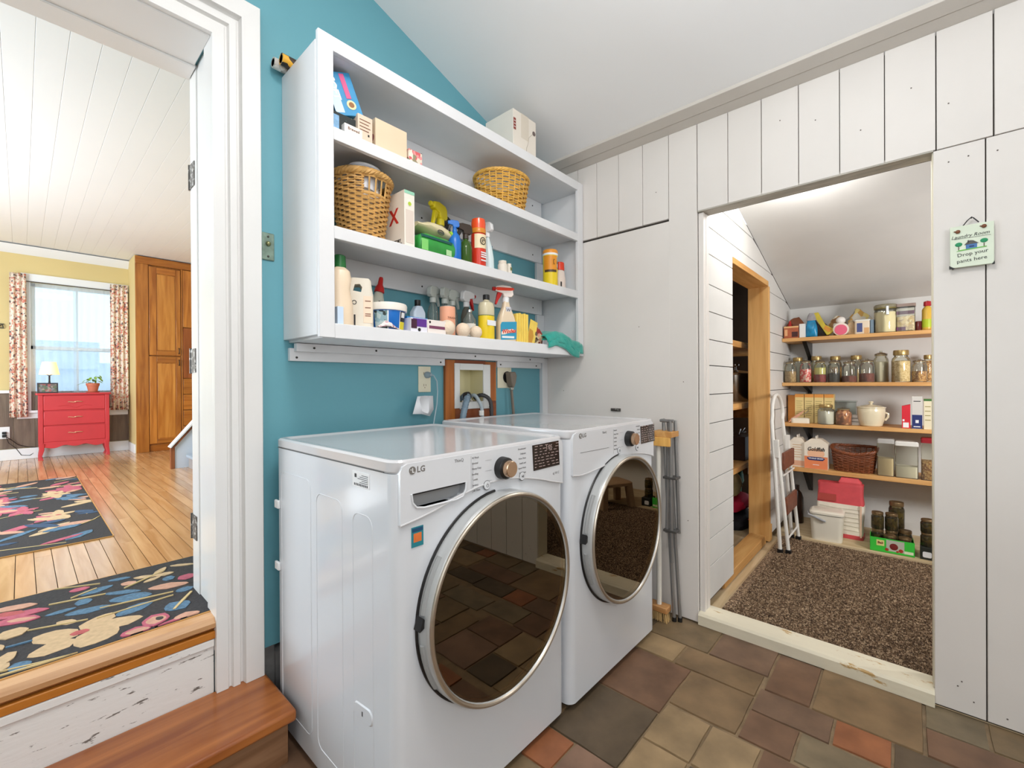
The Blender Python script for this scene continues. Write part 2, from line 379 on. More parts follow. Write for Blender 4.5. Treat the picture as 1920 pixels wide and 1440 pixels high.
# sloped ceiling up to a ridge, other walls
cz = lambda x: 2.882-0.337*(x-1.044)
struct('ceiling', B().prism([(2.35, cz(2.35)), (-.4, cz(-.4)), (-1.6, cz(-.4)-.35), (-1.6, cz(-.4)+.1), (-.4, cz(-.4)+.12), (2.35, cz(2.35)+.12)], -2.3, 2.05, 'Y'), CW)
BEIGE = mat('back_wall_paint', (214, 206, 192), 0.6, var=0.03, vscale=2)
struct('wall_back', B().box(-1.6, 2.35, -2.3, -2.2, -.05, 3.5), BEIGE)
struct('wall_side', B().box(-1.6, -1.5, -2.2, YT, -.05, 3.5), BEIGE)
BRN = mat('brown_baseboard', (96, 52, 34), 0.45, var=0.12, vscale=6)
struct('baseboard_back', B().box(-1.5, 2.25, -2.2, -2.17, 0, .18), BRN, bev=.003)
for nm, M_, w_ in (('fill_frame_1', Matrix.Translation((-0.2, -2.17, 1.9)), 2.0), ('fill_frame_2', Matrix.Translation((-1.47, .1, 1.85)) @ Matrix.Rotation(-PI/2, 4, 'Z'), 1.6)):  # unseen frames added round the two fill panels
    wf = B(); h = .85
    for a in (-1, 1): wf.box(a*w_/2-.04, a*w_/2+.04, -.03, .03, -h, h); wf.box(-w_/2, w_/2, -.03, .03, a*h-.04, a*h+.04)
    wo = struct(nm, wf, WHITE, bev=.004); wo.matrix_world = M_

# ---- doorway to the dining room: lining, casing, threshold (door_1)
CAS = mat('casing_white_gloss', (232, 231, 229), 0.28, var=0.02, vscale=3, bump=0.05, bscale=40, dark=(150, 140, 128), dthr=0.79, dscale=30)
d1 = thing('door_1', 'x', 'x'); del d1['label']; del d1['category']; d1['kind'] = 'structure'
cx0 = JX
prof = [(0, 0), (0, -.022), (.034, -.022), (.038, -.014), (.044, -.014), (.048, -.028), (.068, -.028), (.073, -.016), (.079, -.016), (.083, -.04), (.140, -.04), (.143, -.036), (.143, 0)]
def casing_v(z0, z1, x0, sgn=1):
    b = B(); b.loft([[(x0+sgn*a, YT+c, z0) for a, c in prof], [(x0+sgn*a, YT+c, z1(a) if callable(z1) else z1) for a, c in prof]]); return b
ob('casing', casing_v(.167, lambda a: JTOP+a*1.1, JX), CAS, d1)
hd = B(); hd.loft([[(JX+a, YT+c, JTOP+a*1.1) for a, c in prof], [(-.62-a, YT+c, JTOP+a*1.1) for a, c in prof]]); ob('casing', hd, CAS, d1)
ob('casing', casing_v(.167, lambda a: JTOP+a*1.1, -.62, -1), CAS, d1)
jb = B(); jb.box(JX, JX+.03, YT, 1.83, .30, JTOP+.01); ob('jamb', jb, CAS, d1, bev=.002)
jb = B(); jb.box(JX+.010, JX+.03, 1.831, 1.96, .30, JTOP+.01); ob('jamb', jb, CAS, d1, bev=.002)
jb = B(); jb.box(JX+.006, JX+.03, 1.961, 2.05, .36, JTOP+.01); ob('door_stop', jb, CAS, d1, bev=.003)
ob('head_jamb', B().box(-.62, JX, YT, 1.95, JTOP-.004, JTOP+.02), CAS, d1, bev=.002)
ob('head_stop', B().box(-.62, JX+.004, 1.95, 2.05, JTOP-.010, JTOP+.02), CAS, d1, bev=.003)
HNG = mat('worn_hinge', (96, 92, 88), 0.5, 0.6, dark=(190, 188, 184), dthr=.55, dscale=60)
for z in (.66, 1.29, 1.99):
    hb = B(); hb.box(JX+.003, JX+.0065, 1.985, 2.046, z-.045, z+.045); hb.cyl(.005, z-.048, z+.048, 10, Matrix.Translation((JX+.004, 2.050, 0))); ob('hinge', hb, HNG, d1, label='worn metal hinge leaf on white jamb')
OAK = wood('threshold_wood', (178, 128, 80), (204, 158, 112), 'X', 0.35, coat=.3)
ORW = wood('orange_strip_wood', (184, 112, 34), (206, 136, 56), 'X', 0.45)
th = B(); th.loft([[(x, y, z) for y, z in ((2.06, .37), (1.79, .37), (1.755, .372), (1.738, .385), (1.736, .40), (1.748, .416), (1.80, .4185), (2.06, .4185))] for x in (-.62, JX+.012)])
ob('threshold', th, OAK, d1)
ob('threshold_trim', B().box(-.62, JX+.003, 1.742, 1.79, .345, .370), ORW, d1, bev=.003)
CHIP = mat('chipped_white_paint', (232, 231, 228), 0.5, stretch=(.35, 1, 1.6), dark=(112, 106, 100), dthr=.615, dscale=46, bump=0.2, bscale=40)
ob('riser_board', B().box(-.62, JX-.001, 1.752, 1.789, .150, .344), CHIP, d1, bev=.002)
ob('riser_strip', B().box(-.62, JX-.001, 1.744, 1.754, .318, .344), CHIP, d1, bev=.003)
# ---- step below the doorway
ST = wood('step_wood', (144, 74, 28), (194, 118, 56), 'X', 0.33, coat=.35, scale=.8)
STD = wood('step_riser_wood', (112, 74, 44), (150, 110, 78), 'X', 0.7)
st = thing('wooden_step', 'stained brown wooden step below the white doorway beside the washer', 'step', (0.05, 1.6, 0))
ob('tread', B().box(-.66, .533, -.145, .151, .128, .166), ST, st, bev=.009, seg=3)
ob('riser', B().box(-.66, .512, -.128, -.105, 0, .128), STD, st, bev=.002)
ob('side_board', B().box(.490, .512, -.103, .145, 0, .128), STD, st, bev=.002)
# brass-coloured old latch plate on teal wall
pl = thing('latch_plate', 'painted-over metal latch plate on teal wall beside white door casing', 'latch', (.607, YT, 1.702))
ob('plate', B().box(-.022, .022, -.006, 0, -.05, .05), mat('old_painted_brass', (122, 142, 128), .4, .3, var=.25, vscale=40), pl, bev=.003)
ob('bolt', B().sphere((0, -.008, .01), .009), mat('tarnished_brass', (150, 150, 108), .35, .8), pl)
ob('screw', B().sphere((0, -.006, .036), .004), HNG, pl); ob('screw', B().sphere((0, -.006, -.036), .004), HNG, pl)
# ---- white corner board and ledger boards under the shelf unit
WP = mat('white_board_paint', (226, 227, 229), 0.42, var=0.03, vscale=5)
struct('trim_2', B().box(2.195, 2.249, 1.722, 1.748, .98, 1.352), WP, bev=.002)
SCR = mat('screw_head', (52, 48, 46), .5, .4)
lg = thing('ledger_board', 'white painted double ledger board under shelf, fixed to teal wall', 'board', (0, YT, 0))
for a, b_ in ((.675, 1.418), (1.795, 2.19)):
    ob('lower_board', B().box(a, b_, -.019, 0, 1.287, 1.335), WP, lg, bev=.0015)
ob('upper_board', B().box(.69, 2.19, -.045, -.0195, 1.322, 1.353), WP, lg, bev=.0015)
for x, y, z in ((.755, -.046, 1.337), (1.02, -.046, 1.34), (1.60, -.046, 1.34), (2.05, -.046, 1.338), (.70, -.02, 1.30), (1.39, -.02, 1.303), (1.82, -.02, 1.303), (2.14, -.02, 1.303)):
    ob('screw', B().cyl(.0042, -.001, .0015, 10, Matrix.Rotation(PI/2, 4, 'X')), SCR, lg, (x, y, z))

# ================================================================== PANTRY
PZ = 0.045
PW = mat('pantry_wall_paint', (216, 216, 214), 0.6, var=0.04, vscale=3, bump=.06, bscale=60)
SHIP = mat('shiplap_paint', (218, 217, 214), 0.55, var=0.04, vscale=4, bump=.08, bscale=50, dark=(170, 166, 160), dthr=.74, dscale=18)
pf = struct('floor_pantry', B().box(XP+.06, 5.2, -1.3, 1.9, -.04, PZ-.012), wood('pantry_subfloor', (186, 160, 120), (206, 184, 148), 'X', .7))
# threshold plank with flaking paint
TH = mat('flaking_cream_paint', (220, 212, 190), 0.6, var=.10, vscale=8, dark=(186, 152, 98), dthr=.60, dscale=13, bump=.4, bscale=40, stretch=(1, .35, 1))
d2 = thing('door_2', 'x', 'x'); del d2['label']; del d2['category']; d2['kind'] = 'structure'
ob('threshold', B().prism([(2.236, .0), (2.236, .046), (2.244, .056), (2.30, .061), (2.35, .060), (2.35, 0)], DY0, DY1-.0, 'Y'), TH, d2)
ob('header_soffit', B().box(2.252, 2.335, DY0, DY1, DTOP-.004, DTOP+.01), mat('rough_header_paint', (178, 174, 164), .7, var=.18, vscale=12, stretch=(6, 1, 6)), d2)
jb = B().box(2.266, 2.30, .764, .80, .05, DTOP-.006); ob('jamb', jb, WALLW, d2, bev=.002)
jb = B().box(2.302, 2.338, .762, .80, .05, DTOP-.006); ob('jamb', jb, WALLW, d2, bev=.002)
ob('jamb', B().box(2.262, 2.356, DY0-.003, DY0+.004, .062, DTOP-.004), mat('cream_edge_paint', (226, 218, 196), .6), d2, bev=.002)
# shiplap wall: boards cut round the opening and under the sloping ceiling
pcz = lambda x: 2.225-0.2745*(x-2.892)
OX0, OX1, OTOP = 2.757, 3.605, 1.885
wl = struct('wall_pantry_left', B().box(2.36, OX0-.01, .785, .86, .06, 2.2).box(OX1+.05, 4.4, .785, .86, .06, 1.8).box(2.36, OX1+.05, .785, .86, OTOP+.03, 2.02), mat('dark_gap', (70, 64, 58)))
zs = [.085, .255, .395, .54, .695, .835, .985, 1.134, 1.283, 1.416, 1.559, 1.697, 1.852, 1.99, 2.13, 2.27, 2.4]
def sboard(x0, x1, z0, z1):
    g = .0022; zt = z1-g
    def cl(x): return min(zt, pcz(x)-.002)
    if cl(x0) <= z0+g+.004: return
    xe = x1
    if pcz(x1)-.002 < z0+g: xe = (2.225-(z0+g+.004)-.002)/.2745+2.892
    n = 8; X = [x0+(xe-x0)*i/n for i in range(n+1)]
    poly = [(x0, z0+g), (xe, z0+g)]+[(x, max(cl(x), z0+g+.001)) for x in reversed(X)]
    cx_, cz_ = (x0+xe)/2, (z0+z1)/2
    ob('shiplap_board', B().prism([(a-cx_, b_-cz_) for a, b_ in poly], 0, .018, 'Y'), SHIP, wl, (cx_, .768, cz_), bev=.0012)
for z0, z1 in zip(zs[:-1], zs[1:]):
    if z1 <= OTOP+.01: sboard(2.338, OX0, z0, z1); sboard(OX1, 4.4, z0, z1)
    elif z0 < OTOP:
        sboard(2.338, OX0, z0, z1); sboard(OX0, OX1, OTOP, z1); sboard(OX1, 4.4, z0, z1)
    else: sboard(2.338, 4.4, z0, z1)
PINE = wood('pine_stud', (204, 148, 80), (224, 176, 110), 'Z', .6)
PINEX = wood('pine_board', (196, 140, 74), (222, 172, 106), 'X', .6)
PINEY = wood('pine_shelf', (206, 150, 86), (226, 176, 112), 'Y', .5)
fr = thing('door_3', 'x', 'x'); del fr['label']; del fr['category']; fr['kind'] = 'structure'
ob('stud', B().box(OX1-.001, OX1+.038, .764, .90, PZ, OTOP), PINE, fr, bev=.002)
ob('stud', B().box(OX1+.0385, OX1+.07, .762, .84, PZ, .16), PINE, fr, bev=.002)
ob('stud', B().box(2.70, OX0+.001, .787, .90, PZ, OTOP), PINE, fr, bev=.002)
ob('header', B().box(OX0, OX1, .764, .90, OTOP-.001, OTOP+.035), PINEX, fr, bev=.002)
ob('sill_plank', B().box(2.62, 3.55, .775, .88, PZ, .10), PINEX, fr, bev=.003)
# other pantry walls
struct('wall_pantry_back', B().box(4.4, 4.5, -1.3, .768, -.02, 2.1), PW)
struct('wall_pantry_right', B().box(XP+.1, 4.4, -1.3, -1.2, -.02, 2.7), PW)
struct('ceiling_pantry', B().prism([(2.10+.25, pcz(2.35)), (4.5, pcz(4.5)), (4.5, pcz(4.5)+.08), (2.35, pcz(2.35)+.08)], -1.3, .766, 'Y'), PW)
# dark closet beyond the opening
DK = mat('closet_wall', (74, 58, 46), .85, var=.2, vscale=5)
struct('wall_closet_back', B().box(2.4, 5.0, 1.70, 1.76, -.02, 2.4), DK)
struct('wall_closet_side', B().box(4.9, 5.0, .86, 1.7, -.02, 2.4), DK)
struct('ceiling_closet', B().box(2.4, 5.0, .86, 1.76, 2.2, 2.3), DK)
struct('trim_3', B().box(3.80, 4.4, -1.2, .76, PZ-.012, .062), wood('pantry_ledge', (190, 166, 126), (210, 190, 154), 'Y', .7), bev=.002)

# carpet with real pile
crng = random.Random(5)
CARP = speck('brown_carpet_pile', [(84, 64, 46), (140, 116, 90), (106, 82, 60), (176, 152, 124), (68, 50, 36), (124, 100, 76)], 160)
cb = B(); cb.box(2.35, 3.80, -1.15, .72, PZ-.012, PZ+.004)
vs = []; fs = []
for i in range(62000):
    # dense near the doorway, all within the carpet's outline
    x = 2.352+1.43*crng.random()**1.25; y = -.55+1.265*crng.random()
    if y > .72-.045*(x > 2.4): continue
    s_ = .0045+.003*crng.random(); h = .006+.006*crng.random(); a = crng.random()*6.28
    n = len(vs); dx, dy = (crng.random()-.5)*.006, (crng.random()-.5)*.006
    for k in range(3): vs.append((x+s_*math.cos(a+k*2.094), y+s_*math.sin(a+k*2.094), PZ))
    vs.append((x+dx, y+dy, PZ+h)); fs += [(n, n+1, n+3), (n+1, n+2, n+3), (n+2, n, n+3)]
cb.add(vs, fs)
co = ob('carpet', cb, CARP, kind='stuff'); co['label'] = 'brown flecked carpet pile on the pantry floor'; co['category'] = 'carpet'

# ================================================================== WASHER AND DRYER
ENAM = mat('white_enamel', (216, 219, 224), 0.16, spec=.5, coat=.3)
ENTOP = mat('white_top_enamel', (204, 203, 205), 0.12, spec=.5, coat=.25)
PANW = mat('white_panel_plastic', (217, 219, 223), 0.22)
RING = mat('satin_champagne_ring', (196, 186, 172), 0.34, .9)
RINGW = mat('silver_grey_door_plastic', (188, 190, 190), 0.3, .3)
DGL = glass('smoked_door_glass', (186, 176, 148), 0.01, 2.25, 0.0, (1.0, .86, .68))
DRUM = mat('dark_drum', (16, 14, 12), .4)
GASK = mat('grey_rubber_gasket', (214, 216, 184), .25, coat=.4)
BRASSK = mat('brushed_copper_metal', (206, 172, 142), .22, 1.0)
LCD = mat('dark_display_glass', (34, 18, 16), .12, coat=.5)
LCDM = mat('display_print', (176, 156, 150), .5)
GRAYD = mat('dark_recess', (64, 64, 62), .5)
def machine(name, label, loc, dc, W, H, washer):
    """local frame: x centre, front at y=0, back at +y."""
    t = thing(name, label, 'washing machine' if washer else 'dryer', loc)
    hw = W/2; D = .74
    body = B().loft([[(x, y, z) for x, y in rrect(-hw, hw, 0, D, .032)] for z in (.028, H-.034)])
    bo = ob('cabinet', body, ENAM, t)
    R = .272
    cut(bo, B().cyl(R, -.1, .45, 48, Matrix.Translation((dc[0], 0, dc[1])) @ Matrix.Rotation(-PI/2, 4, 'X')))
    MY = Matrix.Translation((dc[0], 0, dc[1])) @ Matrix.Rotation(PI/2, 4, 'X')   # local z -> -y (towards viewer)
    # inside: drum, gasket
    ob('drum', B().lathe([(.002, -.44), (.235, -.44), (.24, -.12), (.272, -.05), (.272, .0)], 40, MY), DRUM, t)
    ob('gasket', B().tube([(dc[0]+.222*math.cos(a), .055, dc[1]+.222*math.sin(a)) for a in [2*PI*i/48 for i in range(48)]], .026, 10, closed=True), GASK, t)
    # door
    dr = ob('door', B().lathe([(.262, -.018), (.298, -.018), (.299, -.004), (.299, .036), (.2985, .044), (.294, .050), (.284, .050), (.281, .044), (.268, .040), (.262, .030)], 72, MY), RINGW, t)
    ob('ring', B().tube([(dc[0]+.290*math.cos(a), -.0485, dc[1]+.290*math.sin(a)) for a in [2*PI*i/96 for i in range(96)]], .0062, 10, closed=True), RING, dr, label='thin champagne metal ring round the door glass')
    ob('door_glass', B().lathe([(.0005, .0470), (.281, .0466), (.284, .043)], 72, MY), DGL, dr)
    ob('door_gap', B().tube([(dc[0]+.3015*math.cos(a), -.002, dc[1]+.3015*math.sin(a)) for a in [PI*.52+PI*.95*i/48 for i in range(49)]], .0042, 8), BLACK, dr)
    hp = B().tube([(dc[0]+.2985*math.cos(a), -.022, dc[1]+.2985*math.sin(a)) for a in [PI*(.80+.15*i/14) for i in range(15)]], .008, 8)
    hp2 = B().tube([(dc[0]+.2985*math.cos(a), -.022, dc[1]+.2985*math.sin(a)) for a in [PI*(1.03+.14*i/14) for i in range(15)]], .008, 8)
    ob('handle', hp2, mat('handle_grey', (150, 152, 152), .35), dr)
    ob('handle', hp, mat('handle_grey', (150, 152, 152), .35), dr)
    for a in (PI*.972,): ob('handle_notch', B().prism([(-.014, -.016), (.012, -.004), (-.004, .016)], -.030, -.004, 'Y', Matrix.Translation((dc[0]+.2985*math.cos(a), 0, dc[1]+.2985*math.sin(a)))), BLACK, dr)
    bw = ob('glass_bowl', B().lathe([(.0005, -.12), (.10, -.118), (.165, -.105), (.19, -.08), (.215, .0), (.225, .02), (.262, .026)], 48, MY), glass('door_bowl_glass', (236, 236, 224), .05, 1.6, .04), dr)
    # top lid with raised rim
    L_ = []
    for off, z in ((.002, H-.033), (-.002, H-.028), (-.002, H-.006), (.004, H-.0005), (.010, H), (.020, H-.001), (.030, H-.006), (.036, H-.0065)):
        L_.append([(x, y, z) for x, y in rrect(-hw+off, hw-off, off*.6-.001, D-off, .036-off*.5)])
    ob('top_panel', B().loft(L_), ENTOP, t)
    ob('seam', B().box(-hw-.0006, -hw+.001, .045, D-.02, H-.0335, H-.031), GRAYD, t)
    # control panel: plate with a swooping lower edge
    pw = hw-.014
    if washer: sw = [(-pw, .853), (-.25, .866), (-.16, .888), (-.06, .905), (.02, .908), (.10, .900), (.20, .880), (.28, .858), (pw, .845)]
    else: sw = [(-pw, .862), (-.28, .856), (-.18, .862), (-.07, .874), (.03, .884), (.12, .886), (.22, .876), (.30, .860), (pw, .850)]
    def smooth(P, n=6):
        out = []
        for i in range(len(P)-1):
            p0 = P[max(i-1, 0)]; p1 = P[i]; p2 = P[i+1]; p3 = P[min(i+2, len(P)-1)]
            for k in range(n):
                q = k/n
                out.append(tuple(.5*((2*p1[c])+(-p0[c]+p2[c])*q+(2*p0[c]-5*p1[c]+4*p2[c]-p3[c])*q*q+(-p0[c]+3*p1[c]-3*p2[c]+p3[c])*q**3) for c in (0, 1)))
        out.append(P[-1]); return out
    sw = smooth(sw)
    cp = B().prism([(-pw+.022, H-.010), (-pw+.006, H-.016), (-pw, H-.03)]+sw+[(pw, H-.03), (pw-.006, H-.016), (pw-.022, H-.010)], -.0045, .03, 'Y')
    cpo = ob('control_panel', cp, PANW, t)
    if washer:
        # detergent drawer scoop
        sx0, sx1 = -.304, -.122
        sc = [(sx0, .925), (sx1, .925), (sx1-.002, .905), (sx1-.014, .888), (sx1-.035, .884), (sx0+.04, .884), (sx0+.015, .889), (sx0+.003, .903)]
        cut(cpo, B().prism(sc, -.05, .022, 'Y')); cut(bo, B().prism(sc, -.05, .024, 'Y'))
        ob('scoop_rim', B().tube([(x, -.0048, z) for x, z in [sc[1]]+sc[2:]+[sc[0]]], .003, 8), PANW, cpo)
        ob('scoop_shadow_gap', B().box(sx0+.002, sx1-.002, -.0005, .021, .9205, .9249), BLACK, cpo)
        ob('scoop_back', B().box(sx0+.001, sx1-.001, .0195, .0215, .886, .924), mat('scoop_shade_grey', (150, 151, 152), .4), cpo)  # back coloured darker than the panel for shade inside the scoop
        ob('drawer_gap', B().box(-.098, -.0972, -.0049, -.0044, .890, H-.04), GRAYD, cpo)
    else:
        ob('drawer_line', B().prism([(-.288, .9385), (-.08, .9355), (-.08, .9365), (-.288, .9398)], -.0052, -.0045, 'Y'), GRAYD, cpo)
    ob('panel_edge', B().tube([(x, -.003, z) for x, z in sw], .0034, 8), ENTOP, cpo)
    # badge and print
    f = -.0047
    if washer: bx, bz, tx, tz = -.301, .984, -.148, .988
    else: bx, bz, tx, tz = -.287, 1.002, -.115, 1.0
    bd = ob('emblem', B().cyl(.0098, 0, .0012, 24, Matrix.Translation((bx, f, bz)) @ Matrix.Rotation(PI/2, 4, 'X')), mat('emblem_grey', (118, 114, 110), .4), cpo)
    ob('emblem_mark', B().prism([(bx-.001, bz+.006), (bx+.001, bz+.006), (bx+.001, bz-.004), (bx+.005, bz-.004), (bx+.005, bz-.006), (bx-.001, bz-.006)], f-.002, f-.001, 'Y').cyl(.0015, 0, .0008, 8, Matrix.Translation((bx-.005, f-.0013, bz+.002)) @ Matrix.Rotation(PI/2, 4, 'X')), WHITE, cpo)
    txt('LG', .021, mat('emblem_grey', (118, 114, 110), .4), cpo, (bx+.0265, f, bz-.0005), bold=.0005)
    txt('ThinQ', .0125, GREYINK, cpo, (tx, f, tz))
    kx, kz = (.022, .944) if washer else (.082, .957)
    # knob
    MK = Matrix.Translation((kx, 0, kz)) @ Matrix.Rotation(PI/2, 4, 'X')
    kb = ob('knob', B().lathe([(.0005, .002), (.0335, .002), (.0335, .008), (.032, .026), (.026, .030), (.0005, .030)], 40, MK), BLACK, cpo)
    ob('knob_cap', B().lathe([(.0005, .0295), (.0245, .0295), (.0255, .034), (.024, .046), (.022, .0475), (.0005, .0475)], 40, MK), BRASSK, kb, label='brushed copper-toned cap')
    L1 = ['AI Wash', 'Normal', 'Heavy Duty', 'Bedding', 'Towels', 'Sanitary', 'Tub Clean'] if washer else ['Normal', 'Heavy Duty', 'Bedding', 'Towels', 'Sanitary', 'Time Dry']
    L2 = ['Downloaded', 'Delicates', 'Perm. Press', 'Small Load', 'Speed Wash', 'Rinse+Spin'] if washer else ['Downloaded', 'Delicates', 'Perm. Press', 'Small Load', 'Speed Dry', 'Air Dry']
    for i, s_ in enumerate(L1): txt(s_, .0078, GREYINK, cpo, (kx-.122, f, kz+.044-i*.0155), align='LEFT', sx=.95)
    for i, s_ in enumerate(L2): txt(s_, .0076, GREYINK, cpo, (kx+.112, f, kz+.046-i*.0152), align='RIGHT', sx=.95)
    ob('dial_lines', B().box(kx-.07, kx-.044, f-.0003, f, kz+.030, kz+.0305).box(kx-.07, kx-.044, f-.0003, f, kz-.0005, kz).box(kx-.07, kx-.044, f-.0003, f, kz-.03, kz-.0295).box(kx-.126, kx-.1255, f-.0003, f, kz-.05, kz+.05), GREYINK, cpo, kind='stuff')
    for x_, z_, g in (((-.042, .902, 'O'), (.115, .903, 'p')) if washer else ((.003, .914, 'O'), (.165, .909, 'p'))):
        MB = Matrix.Translation((x_, f, z_)) @ Matrix.Rotation(PI/2, 4, 'X')
        bt = ob('button', B().lathe([(.0005, 0), (.0125, 0), (.0125, .002), (.0115, .003), (.0005, .003)], 28, MB), PANW, cpo)
        ob('button_ring', B().tube([(x_+.0135*math.cos(a), f-.0005, z_+.0135*math.sin(a)) for a in [2*PI*i/28 for i in range(28)]], .0009, 6, closed=True), mat('ring_dark', (96, 94, 94), .4), bt)
        if g == 'O': ob('button_symbol', B().tube([(x_+.0045*math.cos(a), f-.0032, z_-.0005+.0045*math.sin(a)) for a in [PI*.7+1.6*PI*i/16 for i in range(17)]], .0006, 5).box(x_-.0005, x_+.0005, f-.0036, f-.003, z_, z_+.006), INK, bt)
        else: ob('button_symbol', B().prism([(x_-.004, z_-.004), (x_+.001, z_), (x_-.004, z_+.004)], f-.0036, f-.003, 'Y').box(x_+.0025, x_+.0033, f-.0036, f-.003, z_-.004, z_+.004).box(x_+.0045, x_+.0053, f-.0036, f-.003, z_-.004, z_+.004), INK, bt)
    # display
    lx0, lx1 = (.166, .316) if washer else (.198, .346)
    lz0, lz1 = (.911, .997) if washer else (.920, 1.002)
    dp = ob('display', B().prism([(lx0+.006, lz0), (lx1, lz0+.001), (lx1-.006, lz1), (lx0, lz1-.002)], f-.0012, f, 'Y'), LCD, cpo)
    mk = B(); r2 = random.Random(3)
    for i in range(8):
        z_ = lz0+.009+i*.0098; x_ = lx0+.012
        while x_ < lx1-.018:
            l_ = r2.choice([.008, .012, .016]); mk.box(x_, x_+l_, f-.0016, f-.0012, z_, z_+.0022); x_ += l_+r2.choice([.005, .009, .014])
            if i > 5 and lx0+.07 < x_ < lx0+.10: x_ += .04
    ob('display_print', mk, LCDM, dp, kind='stuff')
    if washer: txt('1:05', .022, LCDM, dp, (lx0+.088, f-.0016, lz1-.017)); txt('a) W C', .012, GREYINK, cpo, (.296, f, .886))
    # legs and kick
    for x_ in (-hw+.06, hw-.06):
        for y_ in (.06, D-.06): ob('foot', B().cyl(.022, 0, .03, 14, Matrix.Translation((x_, y_, 0))), BLACK, t)
    ob('base_frame', B().box(-hw+.03, hw-.03, .03, D-.03, .008, .03), BLACK, t)
    return t
wm = machine('washing_machine', 'white front-load washing machine nearest the doorway step, with a detergent drawer scoop', (.950, .925, 0), (.012, .578), .700, 1.012, True)
dm = machine('tumble_dryer', 'white front-load dryer between the washing machine and the boarded right wall, with no drawer scoop', (1.672, .915, 0), (.016, .597), .700, 1.026, False)
# washer extras: side pressings, stickers, cap
SIDE = B()
for y0, y1, z0, z1 in ((.10, .20, .12, .855), (.26, .42, .10, .87), (.46, .69, .10, .90)):
    P = rrect(y0, y1, z0, z1, .03); SIDE.tube([(-.3500, y, z) for y, z in P], .0015, 6, closed=True)
ob('side_pressing', SIDE, ENAM, wm, label='shallow pressed outlines on the side panel')
lb = ob('rating_label', B().box(-.3512, -.350, .112, .198, .926, .966), WHITE, wm, bev=0, label='small white rating sticker with black print')
pr = B()
for i in range(5): pr.box(-.3516, -.3512, .118, .150+.01*(i % 3), .957-i*.0048, .9585-i*.0048)
for i in range(9): pr.box(-.3516, -.3512, .120+i*.008, .1245+i*.008, .929, .935)
pr.box(-.3516, -.3512, .176, .186, .950, .960)
ob('label_print', pr, INK, lb, kind='stuff')
eb = ob('energy_sticker', B().box(-.302, -.266, -.0014, 0, .790, .840), mat('teal_sticker', (36, 128, 140), .4), wm, label='small teal efficiency sticker with orange swirl')
ob('sticker_arc', B().box(-.296, -.272, -.0018, -.0014, .802, .824).cyl(.0075, 0, .001, 16, Matrix.Translation((-.284, -.0018, .813)) @ Matrix.Rotation(PI/2, 4, 'X')), mat('sticker_orange', (222, 120, 60), .4), eb)
ob('sticker_band', B().box(-.300, -.268, -.0018, -.0014, .828, .837), mat('sticker_blue', (30, 74, 110), .4), eb)
cap = rrect(.10, .20, -.022, .022, .021, 6)
cp2 = ob('service_cap', B().loft([[(-.3502, y, .331+z-(y-.15)*.1) for y, z in cap], [(-.3535, .15+(y-.15)*.92, .331+z*.88-(y-.15)*.1) for y, z in cap]]), ENAM, wm)
ob('cap_slot', B().box(-.3542, -.3534, .148, .152, .325, .337), INK, cp2)
for z_ in (.782, .568): ob('rear_clip', B().box(-.358, -.349, .70, .735, z_-.014, z_+.014), WHITE, wm, bev=.003)
# ================================================================== WALL SERVICES
PLY = wood('orange_plywood', (150, 78, 26), (196, 116, 46), 'Z', .55)
PLYX = wood('orange_plywood_cross', (140, 66, 24), (186, 104, 42), 'X', .55)
CREAM = mat('cream_plastic', (232, 224, 180), .4)
vb = thing('washer_outlet_box', 'recessed cream water valve box framed in orange plywood on teal wall', 'outlet box', (1.60, YT, 0))
ob('frame_board', B().box(-.178, -.115, -.016, 0, .98, 1.318), PLY, vb, bev=.001)
ob('frame_board', B().box(.105, .186, -.016, 0, 1.10, 1.316), PLY, vb, bev=.001)
ob('frame_board', B().box(-.114, .104, -.016, 0, 1.283, 1.319), PLYX, vb, bev=.001)
ob('frame_board', B().box(-.114, .186, -.0165, 0, .98, 1.099), wood('dark_plywood', (104, 48, 22), (150, 80, 36), 'X', .55), vb, bev=.001)
fb = B()
for x0, x1, z0, z1 in ((-.122, -.088, 1.07, 1.302), (.080, .134, 1.06, 1.30), (-.088, .08, 1.268, 1.302), (-.088, .08, 1.064, 1.102)): fb.box(x0, x1, -.024, -.0165, z0, z1)
ob('trim_frame', fb, mat('white_frame_plastic', (232, 234, 232), .35), vb, bev=.002)
bx = B(); bx.box(-.092, .086, .085, .095, 1.085, 1.285).box(-.094, -.088, -.016, .09, 1.085, 1.285).box(.082, .088, -.016, .09, 1.085, 1.285).box(-.09, .084, -.016, .09, 1.284, 1.29).box(-.09, .084, -.016, .09, 1.08, 1.087)
ob('recess', bx, CREAM, vb)
VGR = mat('valve_chrome', (180, 178, 170), .25, .9)
for x_ in (-.055, .005, .045):
    ob('valve', B().cyl(.011, 0, .05, 12, Matrix.Translation((x_, .04, 1.10)) @ Matrix.Rotation(PI/2, 4, 'X')).cyl(.008, 1.087, 1.12, 10, Matrix.Translation((x_, .04, 0))), VGR, vb)
ob('valve_lever', B().tube([(-.035, .02, 1.120), (-.012, .012, 1.134), (.002, .008, 1.150)], .006, 8).tube([(.002, .008, 1.150), (.012, .02, 1.134)], .004, 8), BLACK, vb)
